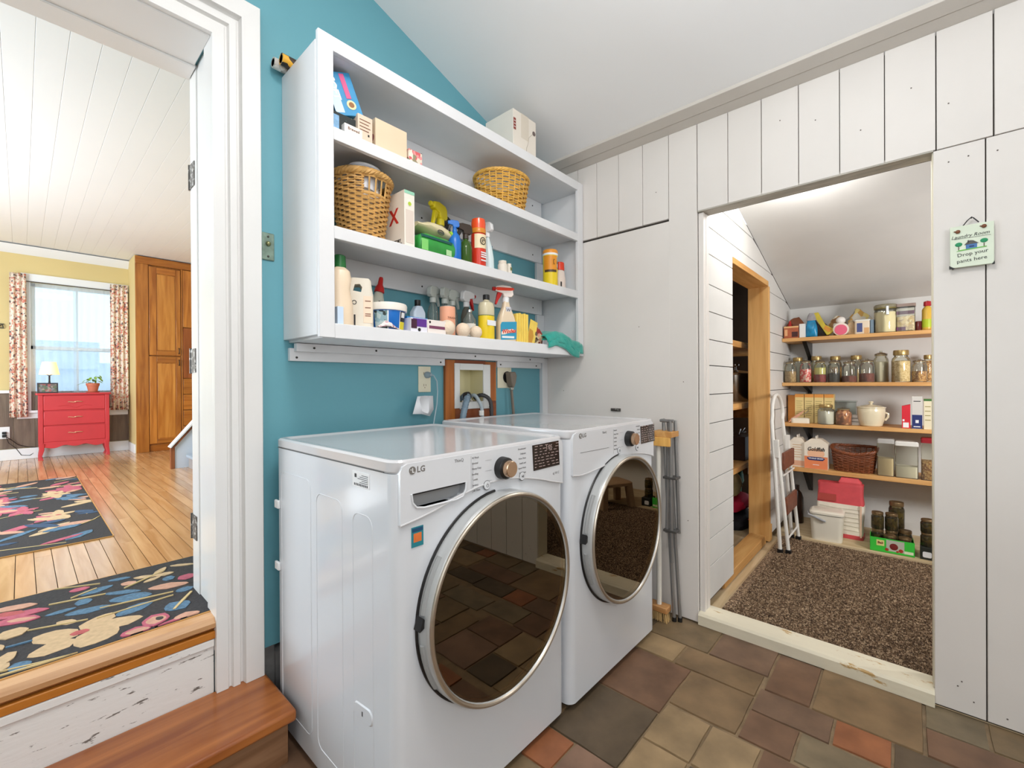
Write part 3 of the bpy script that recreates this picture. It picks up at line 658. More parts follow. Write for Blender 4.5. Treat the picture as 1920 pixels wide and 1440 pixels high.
def hose(name, label, pts, r, m, extra=None):
    def sm(P, n=8):
        out = []
        for i in range(len(P)-1):
            p0 = Vector(P[max(i-1, 0)]); p1 = Vector(P[i]); p2 = Vector(P[i+1]); p3 = Vector(P[min(i+2, len(P)-1)])
            for k in range(n):
                q = k/n; out.append(.5*((2*p1)+(-p0+p2)*q+(2*p0-5*p1+4*p2-p3)*q*q+(-p0+3*p1-3*p2+p3)*q**3))
        out.append(Vector(P[-1])); return out
    P = sm(pts)
    o0 = P[-1].copy()
    t = thing(name, label, 'hose' if 'hose' in name else 'cord', tuple(o0))
    if r > .01: # corrugated
        rr = [r*(1+.07*(-1)**i) for i in range(len(P))]
    else: rr = r
    ob('tube', B().tube([p-o0 for p in P], rr, 12), m, t)
    return t, o0
h1, o1 = hose('drain_hose', 'thick grey drain hose looping out of the valve box, leftmost of the hoses', [(1.55, 1.755, 1.115), (1.545, 1.72, 1.135), (1.53, 1.69, 1.125), (1.51, 1.685, 1.08), (1.495, 1.685, 1.02), (1.49, 1.69, .90)], .0165, mat('grey_hose', (120, 142, 158), .4))
ob('collar', B().lathe([(.021, -.012), (.022, 0), (.021, .012)], 16), BLACK, h1, tuple(Vector((1.538, 1.70, 1.133))-o1), rot=(PI/2.2, 0, .2))
h2, o2 = hose('supply_hose', 'light grey supply hose hanging from the valve box, middle of the three', [(1.595, 1.755, 1.125), (1.60, 1.71, 1.135), (1.615, 1.69, 1.10), (1.63, 1.685, 1.05), (1.632, 1.685, .9)], .0095, mat('pale_hose', (170, 182, 188), .4))
ob('hex_nut', B().cyl(.014, -.016, .010, 6), mat('white_nut', (226, 226, 222), .4), h2, tuple(Vector((1.626, 1.686, 1.045))-o2))
h3, o3 = hose('supply_hose', 'dark rubber supply hose hanging from the valve box, rightmost of the three', [(1.64, 1.755, 1.12), (1.655, 1.71, 1.135), (1.69, 1.69, 1.11), (1.70, 1.685, 1.05), (1.70, 1.685, .9)], .0105, mat('dark_rubber_hose', (58, 58, 60), .5))
# receptacles
def face_holes(b, x, z, s=1):
    return b.box(x-.007*s, x-.005*s, -.0062, -.0055, z-.006*s, z+.006*s).box(x+.005*s, x+.007*s, -.0062, -.0055, z-.005*s, z+.005*s).cyl(.0024, 0, .0006, 8, Matrix.Translation((x, -.0055, z-.012*s)) @ Matrix.Rotation(PI/2, 4, 'X'))
ol = thing('wall_outlet', 'tall cream duplex wall outlet with a grey plug, left of the valve box', 'outlet', (1.304, YT, 1.219))
ob('cover_plate', B().box(-.036, .036, -.0055, 0, -.062, .062), mat('ivory_plate', (236, 230, 204), .4), ol, bev=.002)
ob('socket_holes', face_holes(face_holes(B(), 0, -.028), 0, .028), mat('socket_brown', (120, 100, 70), .5), ol)
pg = thing('plug_cord', 'grey plug and thin cord hanging from cream outlet, with white paper tag', 'cord', (1.315, YT-.006, 1.24))
GPL = mat('grey_plug', (150, 168, 178), .4)
ob('plug', B().lathe([(.016, 0), (.016, .012), (.011, .028), (.006, .036)], 16, Matrix.Rotation(PI/2, 4, 'X')), GPL, pg)
ob('cord', B().tube([(0, -.03, 0), (.012, -.038, -.002), (.03, -.04, -.03), (.034, -.04, -.08), (.028, -.042, -.14), (.012, -.045, -.20), (.0, -.05, -.24), (-.01, -.06, -.30)], .003, 8), mat('grey_cord', (168, 186, 194), .4), pg)
tg = B().loft([[(x, y, z) for x, z, y in ((-.125, -.182, -.055), (-.118+.105, -.196, -.05), (-.005, -.190, -.05))], [(x, y, z) for x, z, y in ((-.095, -.098, -.058), (.0, -.098, -.05), (.012, -.145, -.048))]], caps=False)
tg = B(); tg.add([(-.125, -.060, -.180), (-.07, -.052, -.183), (-.02, -.048, -.196), (.005, -.045, -.165), (.002, -.045, -.10), (-.05, -.050, -.098), (-.097, -.058, -.100)], [(0, 1, 2, 3, 4, 5, 6)])
to = ob('paper_tag', tg, mat('white_paper', (240, 242, 246), .7), pg); sd = to.modifiers.new('s', 'SOLIDIFY'); sd.thickness = .0008
dv = thing('dryer_outlet', 'square cream power outlet with dark plug, right of the valve box', 'outlet', (1.868, YT, 1.232))
ob('cover_plate', B().box(-.058, .058, -.006, 0, -.062, .062), mat('ivory_plate', (236, 230, 204), .4), dv, bev=.002)
ob('socket_face', B().cyl(.034, 0, .004, 24, Matrix.Translation((.02, -.006, 0)) @ Matrix.Rotation(PI/2, 4, 'X')), BLACK, dv)
dc = thing('power_cord', 'brown-grey flat dryer cord with angled plug hanging behind the dryer', 'cord', (1.89, YT-.011, 1.23))
TAU = mat('taupe_cord', (122, 112, 100), .45)
ob('plug', B().prism([(-.026, .03), (.018, .034), (.03, .01), (.022, -.03), (.008, -.058), (-.004, -.058), (-.018, -.02)], -.045, 0, 'Y'), TAU, dc, bev=.006)
ob('clamp', B().box(-.008, .014, -.034, -.014, -.072, -.056), VGR, dc, bev=.002)
ob('cord', B().tube([(.002, -.024, -.06), (.006, -.026, -.12), (.012, -.03, -.2), (.016, -.034, -.30)], .0085, 8), TAU, dc)
ltc = thing('cabinet_latch', 'small dark metal latch on the wall edge behind the dryer top', 'latch', (2.248, 1.24, 1.045))
ob('plate', B().box(-.006, 0, -.03, .03, -.008, .008), HNG, ltc, bev=.001); ob('bolt', B().cyl(.005, -.022, .022, 8, Matrix.Translation((-.009, 0, .002)) @ Matrix.Rotation(PI/2, 4, 'X')), HNG, ltc)

# ================================================================== SHELF UNIT
su = thing('wall_shelf_unit', 'white painted open wooden wall shelf unit above the washer and dryer', 'shelf', (1.45, YT, 0))
ox = 1.45
def sb(name, x0, x1, y0, y1, z0, z1, bev=.0015): return ob(name, B().box(x0-ox, x1-ox, y0-YT, y1-YT, z0, z1), WP, su, bev=bev)
YF = 1.45
sb('side_panel', .660, .679, YF+.018, YT-.0005, 1.364, 2.346); sb('side_panel', 2.222, 2.2485, YF+.018, YT-.0005, 1.372, 2.346)
sb('stile', .662, .714, YF, YF+.0178, 1.356, 2.375); sb('stile', 2.190, 2.244, YF, YF+.0178, 1.356, 2.375)
sb('shelf_edge', .7142, 2.1898, YF, YF+.0178, 2.326, 2.375)
for z0, z1 in ((2.028, 2.071), (1.693, 1.736), (1.355, 1.405)): sb('shelf_edge', .7142, 2.1898, YF, YF+.0178, z0, z1)
sb('top_board', .6795, 2.2215, YF+.018, YT-.0005, 2.327, 2.346)
for z1 in (2.071, 1.736): sb('shelf_board', .6795, 2.2215, YF+.018, YT-.0005, z1-.019, z1-.0005)
sb('bottom_board', .6795, 2.2215, YF+.018, YT-.0005, 1.355, 1.4045)
for z0, z1 in ((2.235, 2.3265), (1.946, 2.0515), (1.624, 1.7165)): sb('back_rail', .80, 2.2, YT-.02, YT-.001, z0, z1)
sb('back_cleat', 2.152, 2.2215, YT-.02, YT-.001, 1.405, 1.623); sb('back_cleat', 2.152, 2.2215, YT-.02, YT-.001, 1.737, 1.945)
for z in (2.2865, 1.985, 1.66):
    for x in (1.28, 2.11): ob('screw', B().cyl(.0042, 0, .0012, 10, Matrix.Rotation(PI/2, 4, 'X')), SCR, su, (x-ox, -.0205, z))

# ================================================================== THINGS ON THE SHELF UNIT
ZA, ZB, ZC, ZT = 2.0712, 1.7362, 1.4052, 2.3462
def flat(name, parent, x0, x1, z0, z1, y, m, bev=0.0, t=.0006):
    return ob(name, B().box(x0, x1, y-t, y, z0, z1), m, parent)
def band(name, parent, r, z0, z1, m, a0=None, a1=None, sx=1.0, sy=1.0, seg=24, e=.0007):
    """a printed label wrapped on a round body."""
    b = B(); b.lathe([(r+e, z0), (r+e, z1)], seg, a0=-PI if a0 is None else a0, a1=PI if a1 is None else a1, sx=sx, sy=sy)
    return ob(name, b, m, parent)
def carton(name, label, cat, loc, w, d, h, m, rz=0.0, group=None, prints=(), flap=None, rot=None):
    t = thing(name, label, cat, loc, rz, group, rot)
    bo = ob('carton', B().box(-w/2, w/2, -d/2, d/2, 0, h), m, t, bev=.0012)
    for i, (x0, x1, z0, z1, pm) in enumerate(prints): flat('print', bo, x0, x1, z0, z1, -d/2-.0003-.0004*i, pm)
    return t, bo
PAPERW = mat('cream_carton', (238, 230, 218), .55, var=.02)
# --- top of the unit
wb = thing('cardboard_box', 'cream shipping box with red label on top of the shelf unit', 'box', (1.738, 1.565, ZT))
bo = ob('carton', B().box(-.090, .090, -.095, .10, 0, .222), mat('cream_shipping_box', (228, 220, 208), .6, var=.04, vscale=5), wb, bev=.002)
ob('tape', B().box(-.03, .03, -.0956, .1006, .10, .2226), mat('packing_tape', (216, 206, 190), .3), bo)
rl = flat('red_label', bo, -.088, -.070, .120, .178, -.0955, mat('dark_red_print', (140, 62, 52), .5))
for z in (.132, .147, .162): flat('label_print', rl, -.085, -.073, z, z+.003, -.0962, WHITE)
ob('scribble', B().tube([(.01, -.0962, .03), (.012, -.0962, .06), (.025, -.0962, .09), (.03, -.0962, .12), (.06, -.0962, .15)], .0008, 5), mat('pencil_grey', (172, 162, 146), .7), bo)
ob('stamp', B().cyl(.012, 0, .0006, 16, Matrix.Translation((.072, -.0956, .158)) @ Matrix.Rotation(PI/2, 4, 'X')), mat('stamp_grey', (110, 96, 92), .6), bo)
ob('side_mark', B().box(-.0906, -.090, -.04, -.02, .06, .08), INK, bo)
def roll(label, loc, r, m, rot):
    t = thing('wrapping_paper_roll', label, 'paper roll', loc, rot=rot, group='paper rolls on top of the shelf unit')
    ob('paper', B().lathe([(r*.72, 0), (r, 0), (r, .36), (r*.72, .36), (r*.72, 0)], 20), m, t)
    ob('cardboard_core', B().lathe([(r*.66, .002), (r*.715, .002), (r*.715, .358), (r*.66, .358), (r*.66, .002)], 20), mat('cardboard_brown', (150, 104, 62), .8), t)
roll('silver-white patterned paper roll on top of the shelf unit, lower and nearer the wall', (.618, 1.715, ZT+.0186), .0185, speck('silver_dots', [(220, 218, 210), (190, 186, 180), (236, 234, 228), (168, 160, 150)], 60, .5), (0, PI/2, 0))
roll('black and gold patterned paper roll on top of the shelf unit, upper of the pair', (.632, 1.678, ZT+.0206), .020, speck('gold_black', [(40, 34, 28), (222, 168, 52), (60, 44, 30), (232, 196, 96)], 45, .4), (0, PI/2, 0))
# --- first compartment
BLUEB = mat('blue_packaging', (58, 146, 196), .35, var=.12, vscale=12)
sn = thing('dryer_sheet_box', 'blue dryer sheet box tilted on other boxes, top compartment left', 'box', (.800, 1.535, ZA+.082), rot=(math.radians(-6), math.radians(-18), math.radians(-8)))
bo = ob('carton', B().box(-.045, .055, -.045, .045, 0, .155), BLUEB, sn, bev=.002)
flat('white_swirl', bo, -.045, -.012, .01, .15, -.0453, mat('pale_blue_print', (206, 228, 240), .4))
flat('pink_band', bo, .012, .030, .06, .148, -.0455, mat('pink_print', (214, 90, 140), .4))
ob('sun_print', B().cyl(.017, 0, .0006, 20, Matrix.Translation((.022, -.0457, .038)) @ Matrix.Rotation(PI/2, 4, 'X')), mat('cream_print', (240, 222, 170), .5), bo)
ob('bear_print', B().cyl(.010, 0, .0006, 16, Matrix.Translation((.022, -.0465, .038)) @ Matrix.Rotation(PI/2, 4, 'X')), mat('brown_print', (150, 98, 50), .5), bo)
txt('SOFT', .034, WHITE, bo, (-.022, -.0460, .095), rot=(PI/2, PI/2, 0), bold=.001)
carton('black_box', 'black carton with green marks under the tilted blue box', 'box', (.782, 1.53, ZA), .10, .08, .080, mat('black_carton', (34, 42, 42), .5, dark=(90, 130, 110), dthr=.6, dscale=40))
carton('blue_packet', 'small light blue packet at the left end of the top compartment', 'box', (.733, 1.488, ZA), .030, .02, .062, mat('sky_packet', (132, 176, 214), .5, var=.2, vscale=60))
_, bo = carton('beige_carton', 'low beige carton with brown print lying at the front, top compartment', 'box', (.795, 1.478, ZA), .068, .024, .040, PAPERW, group='beige cartons in the top compartment')
txt('Brewed', .014, mat('brown_ink', (120, 70, 50), .6), bo, (0, -.0125, .026))
_, bo = carton('beige_carton', 'upright beige carton with lines of print, beside the longer plain one', 'box', (.845, 1.50, ZA), .058, .05, .102, mat('beige_carton', (226, 204, 182), .6, var=.03), group='beige cartons in the top compartment')
for i in range(4): flat('print', bo, -.022, .020-.006*(i % 2), .082-i*.012, .0845-i*.012, -.0255, mat('brown_ink', (120, 70, 50), .6))
flat('print', bo, .010, .016, .03, .038, -.0255, INK)
_, bo = carton('beige_carton', 'longest plain beige carton standing on its side, top compartment', 'box', (.957, 1.505, ZA), .138, .055, .118, mat('tan_carton', (228, 206, 176), .6, var=.03), group='beige cartons in the top compartment')
flat('print', bo, -.004, .062, .012, .0145, -.0278, mat('brown_ink', (120, 70, 50), .6)); flat('side_print', bo, -.066, -.0655, .0, .0005, -.02, INK)
ob('oval_print', B().cyl(.014, 0, .0006, 16, Matrix.Translation((-.0692, -.004, .05)) @ Matrix.Rotation(-PI/2, 4, 'Y')), mat('mauve_print', (150, 90, 92), .5), bo)
carton('small_patterned_box', 'smallest box, cream with pink print, right of the beige cartons', 'box', (1.068, 1.495, ZA), .066, .03, .062, speck('pink_flower_print', [(232, 214, 196), (214, 96, 100), (236, 226, 210), (150, 140, 110), (236, 150, 150)], 70, .6))
# --- baskets
WICK = mat('golden_wicker', (206, 160, 92), .55, var=.22, vscale=30)
WICKY = mat('yellow_wicker', (222, 172, 78), .5, var=.2, vscale=30)
WICKD = mat('dark_brown_wicker', (122, 66, 36), .5, var=.25, vscale=30)
def basket(name, label, loc, rz, rb, rt, h, rows, stakes, m, rim_r, sx=1.0, sy=1.0, gap=None, th=.0042, rope=4, boxy=False, dip=0.0):
    t = thing(name, label, 'basket', loc, rz, group=None)
    def P(a, r):
        if boxy:
            c, s_ = math.cos(a), math.sin(a); k = (abs(c)**4+abs(s_)**4)**(-.25); return c*k*r*sx, s_*k*r*sy
        return math.cos(a)*r*sx, math.sin(a)*r*sy
    wv = B(); n = stakes*4
    for i in range(rows):
        q = (i+.5)/rows; z = q*h; R = rb+(rt-rb)*q**.85; pts = []
        rng_ = range(n)
        for k in rng_:
            a = 2*PI*k/n; x, y = P(a, R+.0036*math.cos(stakes/2*a+(i % 2)*PI)); zz = z-dip*(q**2)*(math.cos(a)**2 if boxy else 0)*0-dip*q**2*max(0, -math.sin(a))**2
            pts.append((x, y, zz))
        if gap and gap[2] < q < gap[3]:
            k0 = int(gap[1]/(2*PI)*n); k1 = int((gap[0]+2*PI)/(2*PI)*n)
            seg = [pts[k % n] for k in range(k0, k1+1)]; wv.tube(seg, th, 5)
        else: wv.tube(pts, th, 5, closed=True)
    ob('weave', wv, m, t, kind='stuff')
    sk = B()
    for k in range(stakes):
        a = 2*PI*(k+.5)/stakes; p = []
        for q in (0, .35, .7, 1):
            x, y = P(a, rb+(rt-rb)*q**.85); p.append((x, y, q*h-dip*q*q*max(0, -math.sin(a))**2))
        sk.tube(p, th*.8, 5)
    ob('stakes', sk, m, t, kind='stuff')
    rm = B(); nn = 96
    for s_ in range(rope):
        pts = []
        for k in range(nn):
            a = 2*PI*k/nn; ph = a*rope*3+2*PI*s_/rope if not boxy else a*16+2*PI*s_/rope
            x, y = P(a, rt+math.cos(ph)*rim_r*.55); pts.append((x, y, h+math.sin(ph)*rim_r*.55-dip*max(0, -math.sin(a))**2))
        rm.tube(pts, rim_r*.62, 6, closed=True)
    ob('rim', rm, m, t)
    bt = B(); bt.lathe([(.0005, .002), (rb*.99, .002), (rb*.99, .007), (.0005, .007)], 32, sx=sx, sy=sy); ob('base', bt, m, t)
    return t
bk = basket('wicker_basket', 'deep round golden wicker basket holding white plastic, second compartment', (.898, 1.60, ZB+.001), 0, .076, .110, .250, 27, 26, WICK, .013, gap=(math.radians(-112), math.radians(-62), .72, .93))
ob('handle_rest', B().tube([(.099*math.cos(a), .099*math.sin(a), .176) for a in [math.radians(-115+i*6) for i in range(10)]], .006, 6), WICK, bk)
pb = thing('plastic_bag', 'crumpled white plastic bag stuffed inside the deep wicker basket', 'bag', (.902, 1.60, ZB+.015))
r3 = random.Random(9); bb = B()
prof = [(.0005, 0), (.052, .01), (.062, .08), (.078, .17), (.068, .21), (.04, .225), (.0005, .22)]
bb.lathe(prof, 22); bb.v = [(x*(1+.16*noise.noise(Vector((x*40, y*40, z*40)))), y*(1+.16*noise.noise(Vector((x*30+5, y*40, z*40)))), z+.02*noise.noise(Vector((x*40, y*40, z*30)))) for x, y, z in bb.v]
ob('bag_film', bb, mat('white_film', (230, 222, 210), .35, var=.05), pb)
tb = thing('plastic_tub', 'white plastic tub rim showing above the back of the deep wicker basket', 'tub', (.885, 1.565, ZB+.198), rot=(0, .10, 0))
ob('tub', B().lathe([(.0005, 0), (.050, 0), (.058, .075), (.063, .078), (.063, .084), (.056, .084), (.049, .004), (.0005, .004)], 32), mat('frosty_plastic', (226, 230, 238), .3), tb)
ob('tub_rim', B().tube([(.061*math.cos(2*PI*i/32), .061*math.sin(2*PI*i/32), .084) for i in range(32)], .003, 6, closed=True), WHITE, tb)
basket('wicker_basket', 'wide shallow yellow wicker basket at the right end of the top compartment', (1.700, 1.60, ZA+.001), 0, .105, .138, .186, 16, 26, WICKY, .009, sx=1.08, sy=.97)
# --- second compartment
hx = thing('cleaner_carton', 'tall white carton with green top edge and red X, beside the deep wicker basket', 'box', (1.014, 1.515, ZB), math.radians(0))
bo = ob('carton', B().box(-.002, .046, -.038, .11, 0, .226), PAPERW, hx, bev=.001)
bo2 = bo
flat('green_band', bo, -.0015, .0455, .213, .2255, -.0384, mat('mint_print', (150, 206, 178), .5)); flat('fine_print', bo, .004, .040, .02, .15, -.0384, mat('pale_print', (222, 208, 196), .6))
ob('badge', B().cyl(.014, 0, .0006, 20, Matrix.Translation((.022, -.0386, .18)) @ Matrix.Rotation(PI/2, 4, 'X')), mat('badge_white', (240, 238, 220), .5), bo)
ob('badge_leaf', B().cyl(.008, 0, .0005, 16, Matrix.Translation((.022, -.0392, .175)) @ Matrix.Rotation(PI/2, 4, 'X')), mat('lime_print', (176, 200, 60), .5), bo)
LX = (PI/2, 0, -PI/2)
txt('X', .085, mat('red_print', (196, 48, 40), .5), bo, (-.0025, .035, .13), rot=LX, bold=.002); txt('STORY\nCLEANER', .016, INK, bo, (-.0025, .012, .022), rot=LX, bold=.0006)
GRN = mat('green_film', (48, 150, 62), .3, var=.15, vscale=14)
wp = thing('wipes_pack', 'soft green pack of cleaning wipes lying under the cream bags', 'wipes', (1.178, 1.525, ZB), math.radians(2))
pb_ = B().loft([[(x, y, z) for x, y in rrect(-.100+i_, .100-i_, -.055+i_*.6, .055-i_*.6, .02)] for i_, z in ((.012, 0), (.0, .02), (-.002, .045), (.006, .068), (.03, .082))])
bo = ob('pack', pb_, GRN, wp)
flat('dark_band', bo, -.098, .07, .058, .068, -.0565, mat('teal_print', (14, 82, 76), .4)); flat('light_patch', bo, -.095, -.062, .006, .05, -.0575, mat('light_green_print', (128, 206, 110), .4)); flat('text_patch', bo, .035, .065, .008, .032, -.0575, mat('pale_green_print', (176, 216, 160), .4))
def softbag(name, label, loc, w, d, h, m, seed, rz=0.0, rot=None, group=None, cat='bag', zig=True):
    t = thing(name, label, cat, loc, rz, group, rot); b = B(); L_ = []; n = 28
    for i in range(9):
        q = i/8; z = h*q; wx = w/2*(1-.75*max(0, q-.6)/.4*(1 if zig else .3)); dy = d/2*(math.sin(PI*(.12+.8*q))**.7)
        L_.append([(wx*math.copysign(abs(math.cos(a))**.7, math.cos(a)), dy*math.sin(a), z) for a in [2*PI*k/n for k in range(n)]])
    b.loft(L_)
    b.v = [(x+.18*w*noise.noise(Vector((x*14+seed, y*14, z*14)))*.5, y+.2*d*noise.noise(Vector((x*20, y*14+seed, z*20)))*.6, max(0, z+.12*h*noise.noise(Vector((x*18, y*14, z*10+seed))))) for x, y, z in b.v]
    bo = ob('bag', b, m, t); return t, bo
CRM = mat('cream_bag', (220, 208, 168), .45, var=.12, vscale=12)
sbg = thing('refill_bag', 'folded cream refill bag with a dark oval logo on top of the green wipes', 'bag', (1.19, 1.55, ZB+.075), rot=(0, math.radians(6), 0))
L_ = []
for i in range(8):
    q = i/7; x = -.105+.225*q; t_ = .024*math.sin(PI*min(1, max(.06, q)))+.006; zc = .032+.016*math.sin(q*3)
    L_.append([(x, .058*math.cos(a), zc+t_*math.sin(a)*1.1+.006*noise.noise(Vector((x*30, a, 0)))) for a in [2*PI*k/20 for k in range(20)]])
bo = ob('bag', B().loft(L_), CRM, sbg)
ob('oval_logo', B().tube([(.012+.017*math.cos(a), -.0585, .033+.010*math.sin(a)) for a in [2*PI*k/20 for k in range(20)]], .0015, 5, closed=True).box(-.004, .028, -.0595, -.058, .030, .036), mat('logo_ink', (70, 74, 70), .5), bo)
ob('green_stripe', B().loft([[(x, -.040-(.1-x)*.05, z) for x, z in ((.055, .052), (.10, .018), (.112, .024), (.068, .058))], [(x, -.061, z) for x, z in ((.055, .052), (.10, .018), (.112, .024), (.068, .058))]]), mat('lime_film', (158, 206, 56), .4), bo)
# spray bottle builder
def head(parent, m, mt, z, s=1.0, nozz=None, ang=0.0, collar=None):
    """trigger head; forward is +x (local)."""
    M = Matrix.Translation((0, 0, z)) @ Matrix.Rotation(ang, 4, 'Z') @ Matrix.Scale(s, 4)
    hd_ = ob('trigger_head', B().prism([(-.024, .002), (.012, .0), (.016, .016), (.045, .022), (.050, .024), (.050, .044), (.02, .052), (-.020, .050), (-.030, .040), (-.034, .012)], -.011, .011, 'Y', M), m, parent, bev=.003*s)
    ob('nozzle', B().lathe([(.0085, 0), (.0085, .012), (.006, .013), (.0005, .013)], 8, M @ Matrix.Translation((.050, 0, .034)) @ Matrix.Rotation(PI/2, 4, 'Y')), nozz or mt, hd_)
    ob('trigger', B().prism([(.018, .018), (.040, .020), (.044, .004), (.052, -.030), (.046, -.034), (.036, -.012), (.026, .002)], -.006, .006, 'Y', M), mt, hd_, bev=.0015*s)
    ob('collar', B().lathe([(.013, -.022), (.0145, -.022), (.0145, -.002), (.011, .002)], 16, M), collar or m, parent)
    return hd_
def spray(name, label, loc, rz, prof, m, mh, mt, group=None, sx=1, sy=1, liquid=None, cat='spray bottle', s=1.0, nozz=None, collar=None, rot=None):
    t = thing(name, label, cat, loc, rz, group, rot)
    bo = ob('bottle', B().lathe(prof, 24, sx=sx, sy=sy), m, t)
    if liquid: ob('liquid', B().lathe([(.0005, .003), (prof[1][0]*.93, .003), (prof[1][0]*.93, liquid[1]), (.0005, liquid[1])], 20, sx=sx, sy=sy), liquid[0], t)
    head(t, mh, mt, prof[-1][1]+.020*s, s, nozz, collar=collar)
    return t, bo
YEL = mat('yellow_plastic', (238, 220, 34), .35); FROST = mat('frosted_clear_plastic', (196, 202, 196), .3); CLR = glass('clear_plastic', (226, 232, 228), .05, 1.35, .12)
BLU = mat('blue_plastic', (22, 108, 196), .32); RED = mat('red_plastic', (196, 34, 30), .35); ORG = mat('orange_red_plastic', (232, 66, 36), .32)
PB = [(.0005, 0), (.030, 0), (.033, .006), (.033, .115), (.026, .155), (.013, .175), (.012, .190)]
spray('spray_bottle', 'spray bottle with bright yellow trigger head behind the cream bag', (1.305, 1.62, ZB), math.radians(200), [(r, z*1.02) for r, z in PB], FROST, YEL, YEL, s=1.35)
spray('spray_bottle', 'spray bottle with black nozzle tip, between yellow and brown trigger heads', (1.36, 1.655, ZB), math.radians(20), [(r, z*1.0) for r, z in PB], FROST, BLACK, BLACK, s=1.0)
t, bo = spray('spray_bottle', 'blue spray bottle partly behind the green wipes pack', (1.287, 1.497, ZB), math.radians(150), [(r*.86, z*.72) for r, z in PB], BLU, BLU, BLACK, s=.62)
flat('printed_label', bo, -.034, -.012, .0, .075, -.026, speck('busy_print', [(60, 50, 40), (220, 120, 60), (236, 226, 210), (200, 60, 50)], 70))
ob('white_edge', B().tube([(.026, -.012, .0), (.026, -.013, .05), (.02, -.013, .09)], .002, 6), WHITE, bo)
GG = glass('green_glass', (96, 140, 60), .03, 1.5, .35)
t, bo = spray('spray_bottle', 'green glass spray bottle with dark brown trigger, left of the red can', (1.348, 1.493, ZB), math.radians(165), [(r*.86, z*.60) for r, z in PB], GG, mat('dark_brown_plastic', (58, 46, 38), .35), BLACK, liquid=(mat('green_liquid', (58, 100, 40), .2), .06), s=.92)
# red-orange aerosol can
rc = thing('aerosol_can', 'orange-red aerosol can with tall orange cap, second compartment', 'spray can', (1.436, 1.502, ZB))
bo = ob('can', B().lathe([(.0005, 0), (.0335, 0), (.0345, .003), (.0345, .150), (.032, .156), (.0005, .156)], 28), mat('can_red', (216, 56, 34), .3), rc)
ob('cap', B().lathe([(.0325, .157), (.0335, .157), (.0335, .206), (.031, .224), (.022, .228), (.0005, .226)], 28), mat('translucent_orange', (236, 82, 36), .25, coat=.4), rc)
ob('cap_band', B().lathe([(.0342, .157), (.0345, .158), (.0345, .178), (.0338, .179)], 28), mat('amber_plastic', (222, 140, 44), .25), rc)
lb = band('cream_label', bo, .0345, .085, .150, mat('cream_can_label', (240, 222, 184), .4), a0=math.radians(-165), a1=math.radians(-35))
ob('round_emblem', B().tube([(.0155*math.cos(a)-.005, -.0368+.002*abs(math.cos(a)), .118+.0155*math.sin(a)) for a in [2*PI*k/20 for k in range(20)]], .002, 6, closed=True).tube([(.006*math.cos(a)-.005, -.0368, .118+.006*math.sin(a)) for a in [2*PI*k/12 for k in range(10)]], .0018, 5), mat('emblem_dark', (54, 50, 44), .5), bo)
for i, z in enumerate((.062, .052, .042, .026)): flat('print', bo, -.018, .016, z, z+.006, -.0352, WHITE)
# cyan and white spray
t, bo = spray('spray_bottle', 'white and cyan spray bottle with navy trigger right of the red can', (1.535, 1.545, ZB), math.radians(100), [(.0005, 0), (.036, 0), (.038, .005), (.036, .07), (.027, .125), (.014, .165), (.012, .178)], mat('pale_aqua_plastic', (214, 232, 234), .3), WHITE, mat('navy_plastic', (26, 34, 92), .35), sy=.7, s=1.0)
b_ = B()
for z0, z1, r_ in ((.005, .040, .0375), (.10, .135, .0285), (.052, .062, .0365)): b_.lathe([(r_+.0012, z0), (r_*(.97 if z0 > .09 else 1)+.0012, z1)], 12, a0=math.radians(-140), a1=math.radians(-70), sy=.72)
ob('cyan_print', b_, mat('cyan_print', (56, 176, 208), .4), bo)
SMW = mat('small_bottle_white', (232, 224, 210), .4)
t = thing('pill_bottle', 'short white bottle standing alone right of the cyan spray', 'bottle', (1.602, 1.505, ZB), group='short white bottles in the second compartment')
ob('bottle', B().lathe([(.0005, 0), (.023, 0), (.0245, .003), (.0245, .046), (.020, .052)], 20), SMW, t); ob('cap', B().lathe([(.0195, .052), (.0205, .052), (.0205, .066), (.0005, .067)], 20), mat('cream_cap', (226, 216, 200), .4), t)
t = thing('pill_bottle', 'smaller white bottle with green mark just right of the short white one', 'bottle', (1.655, 1.51, ZB), group='short white bottles in the second compartment')
bo = ob('bottle', B().lathe([(.0005, 0), (.014, 0), (.015, .003), (.015, .046), (.011, .050)], 16), SMW, t); ob('cap', B().lathe([(.0105, .050), (.0115, .050), (.0115, .064), (.0005, .065)], 16), SMW, t)
flat('print', bo, -.006, .006, .028, .044, -.0152, mat('olive_print', (110, 120, 70), .5))
yc = thing('wipes_canister', 'yellow wipes canister with orange lid at the right of the second compartment', 'canister', (2.003, 1.512, ZB))
bo = ob('canister', B().lathe([(.0005, 0), (.0405, 0), (.0415, .003), (.0415, .176), (.040, .178)], 30), mat('canister_yellow', (236, 206, 30), .35), yc)
ob('white_ring', B().lathe([(.0425, .174), (.0432, .176), (.0432, .184), (.042, .186)], 30), WHITE, yc)
ob('lid', B().lathe([(.0418, .185), (.043, .186), (.043, .200), (.039, .206), (.0005, .206)], 30), mat('orange_lid', (232, 150, 44), .35), yc)
band('orange_label', bo, .0415, .090, .170, mat('label_orange', (226, 146, 30), .4), a0=math.radians(-200), a1=math.radians(-85)); band('photo_label', bo, .0415, .100, .165, speck('photo_print', [(120, 118, 110), (90, 80, 70), (180, 176, 168), (60, 70, 80)], 50), a0=math.radians(-84), a1=math.radians(-40))
band('dark_label', bo, .0415, .078, .092, mat('label_brown', (70, 50, 24), .4), a0=math.radians(-190), a1=math.radians(-90))
ob('round_emblem', B().tube([(-.016+.012*math.cos(a), -.0405+.003*math.cos(a), .135+.013*math.sin(a)) for a in [2*PI*k/20 for k in range(20)]], .0013, 5, closed=True), INK, bo)
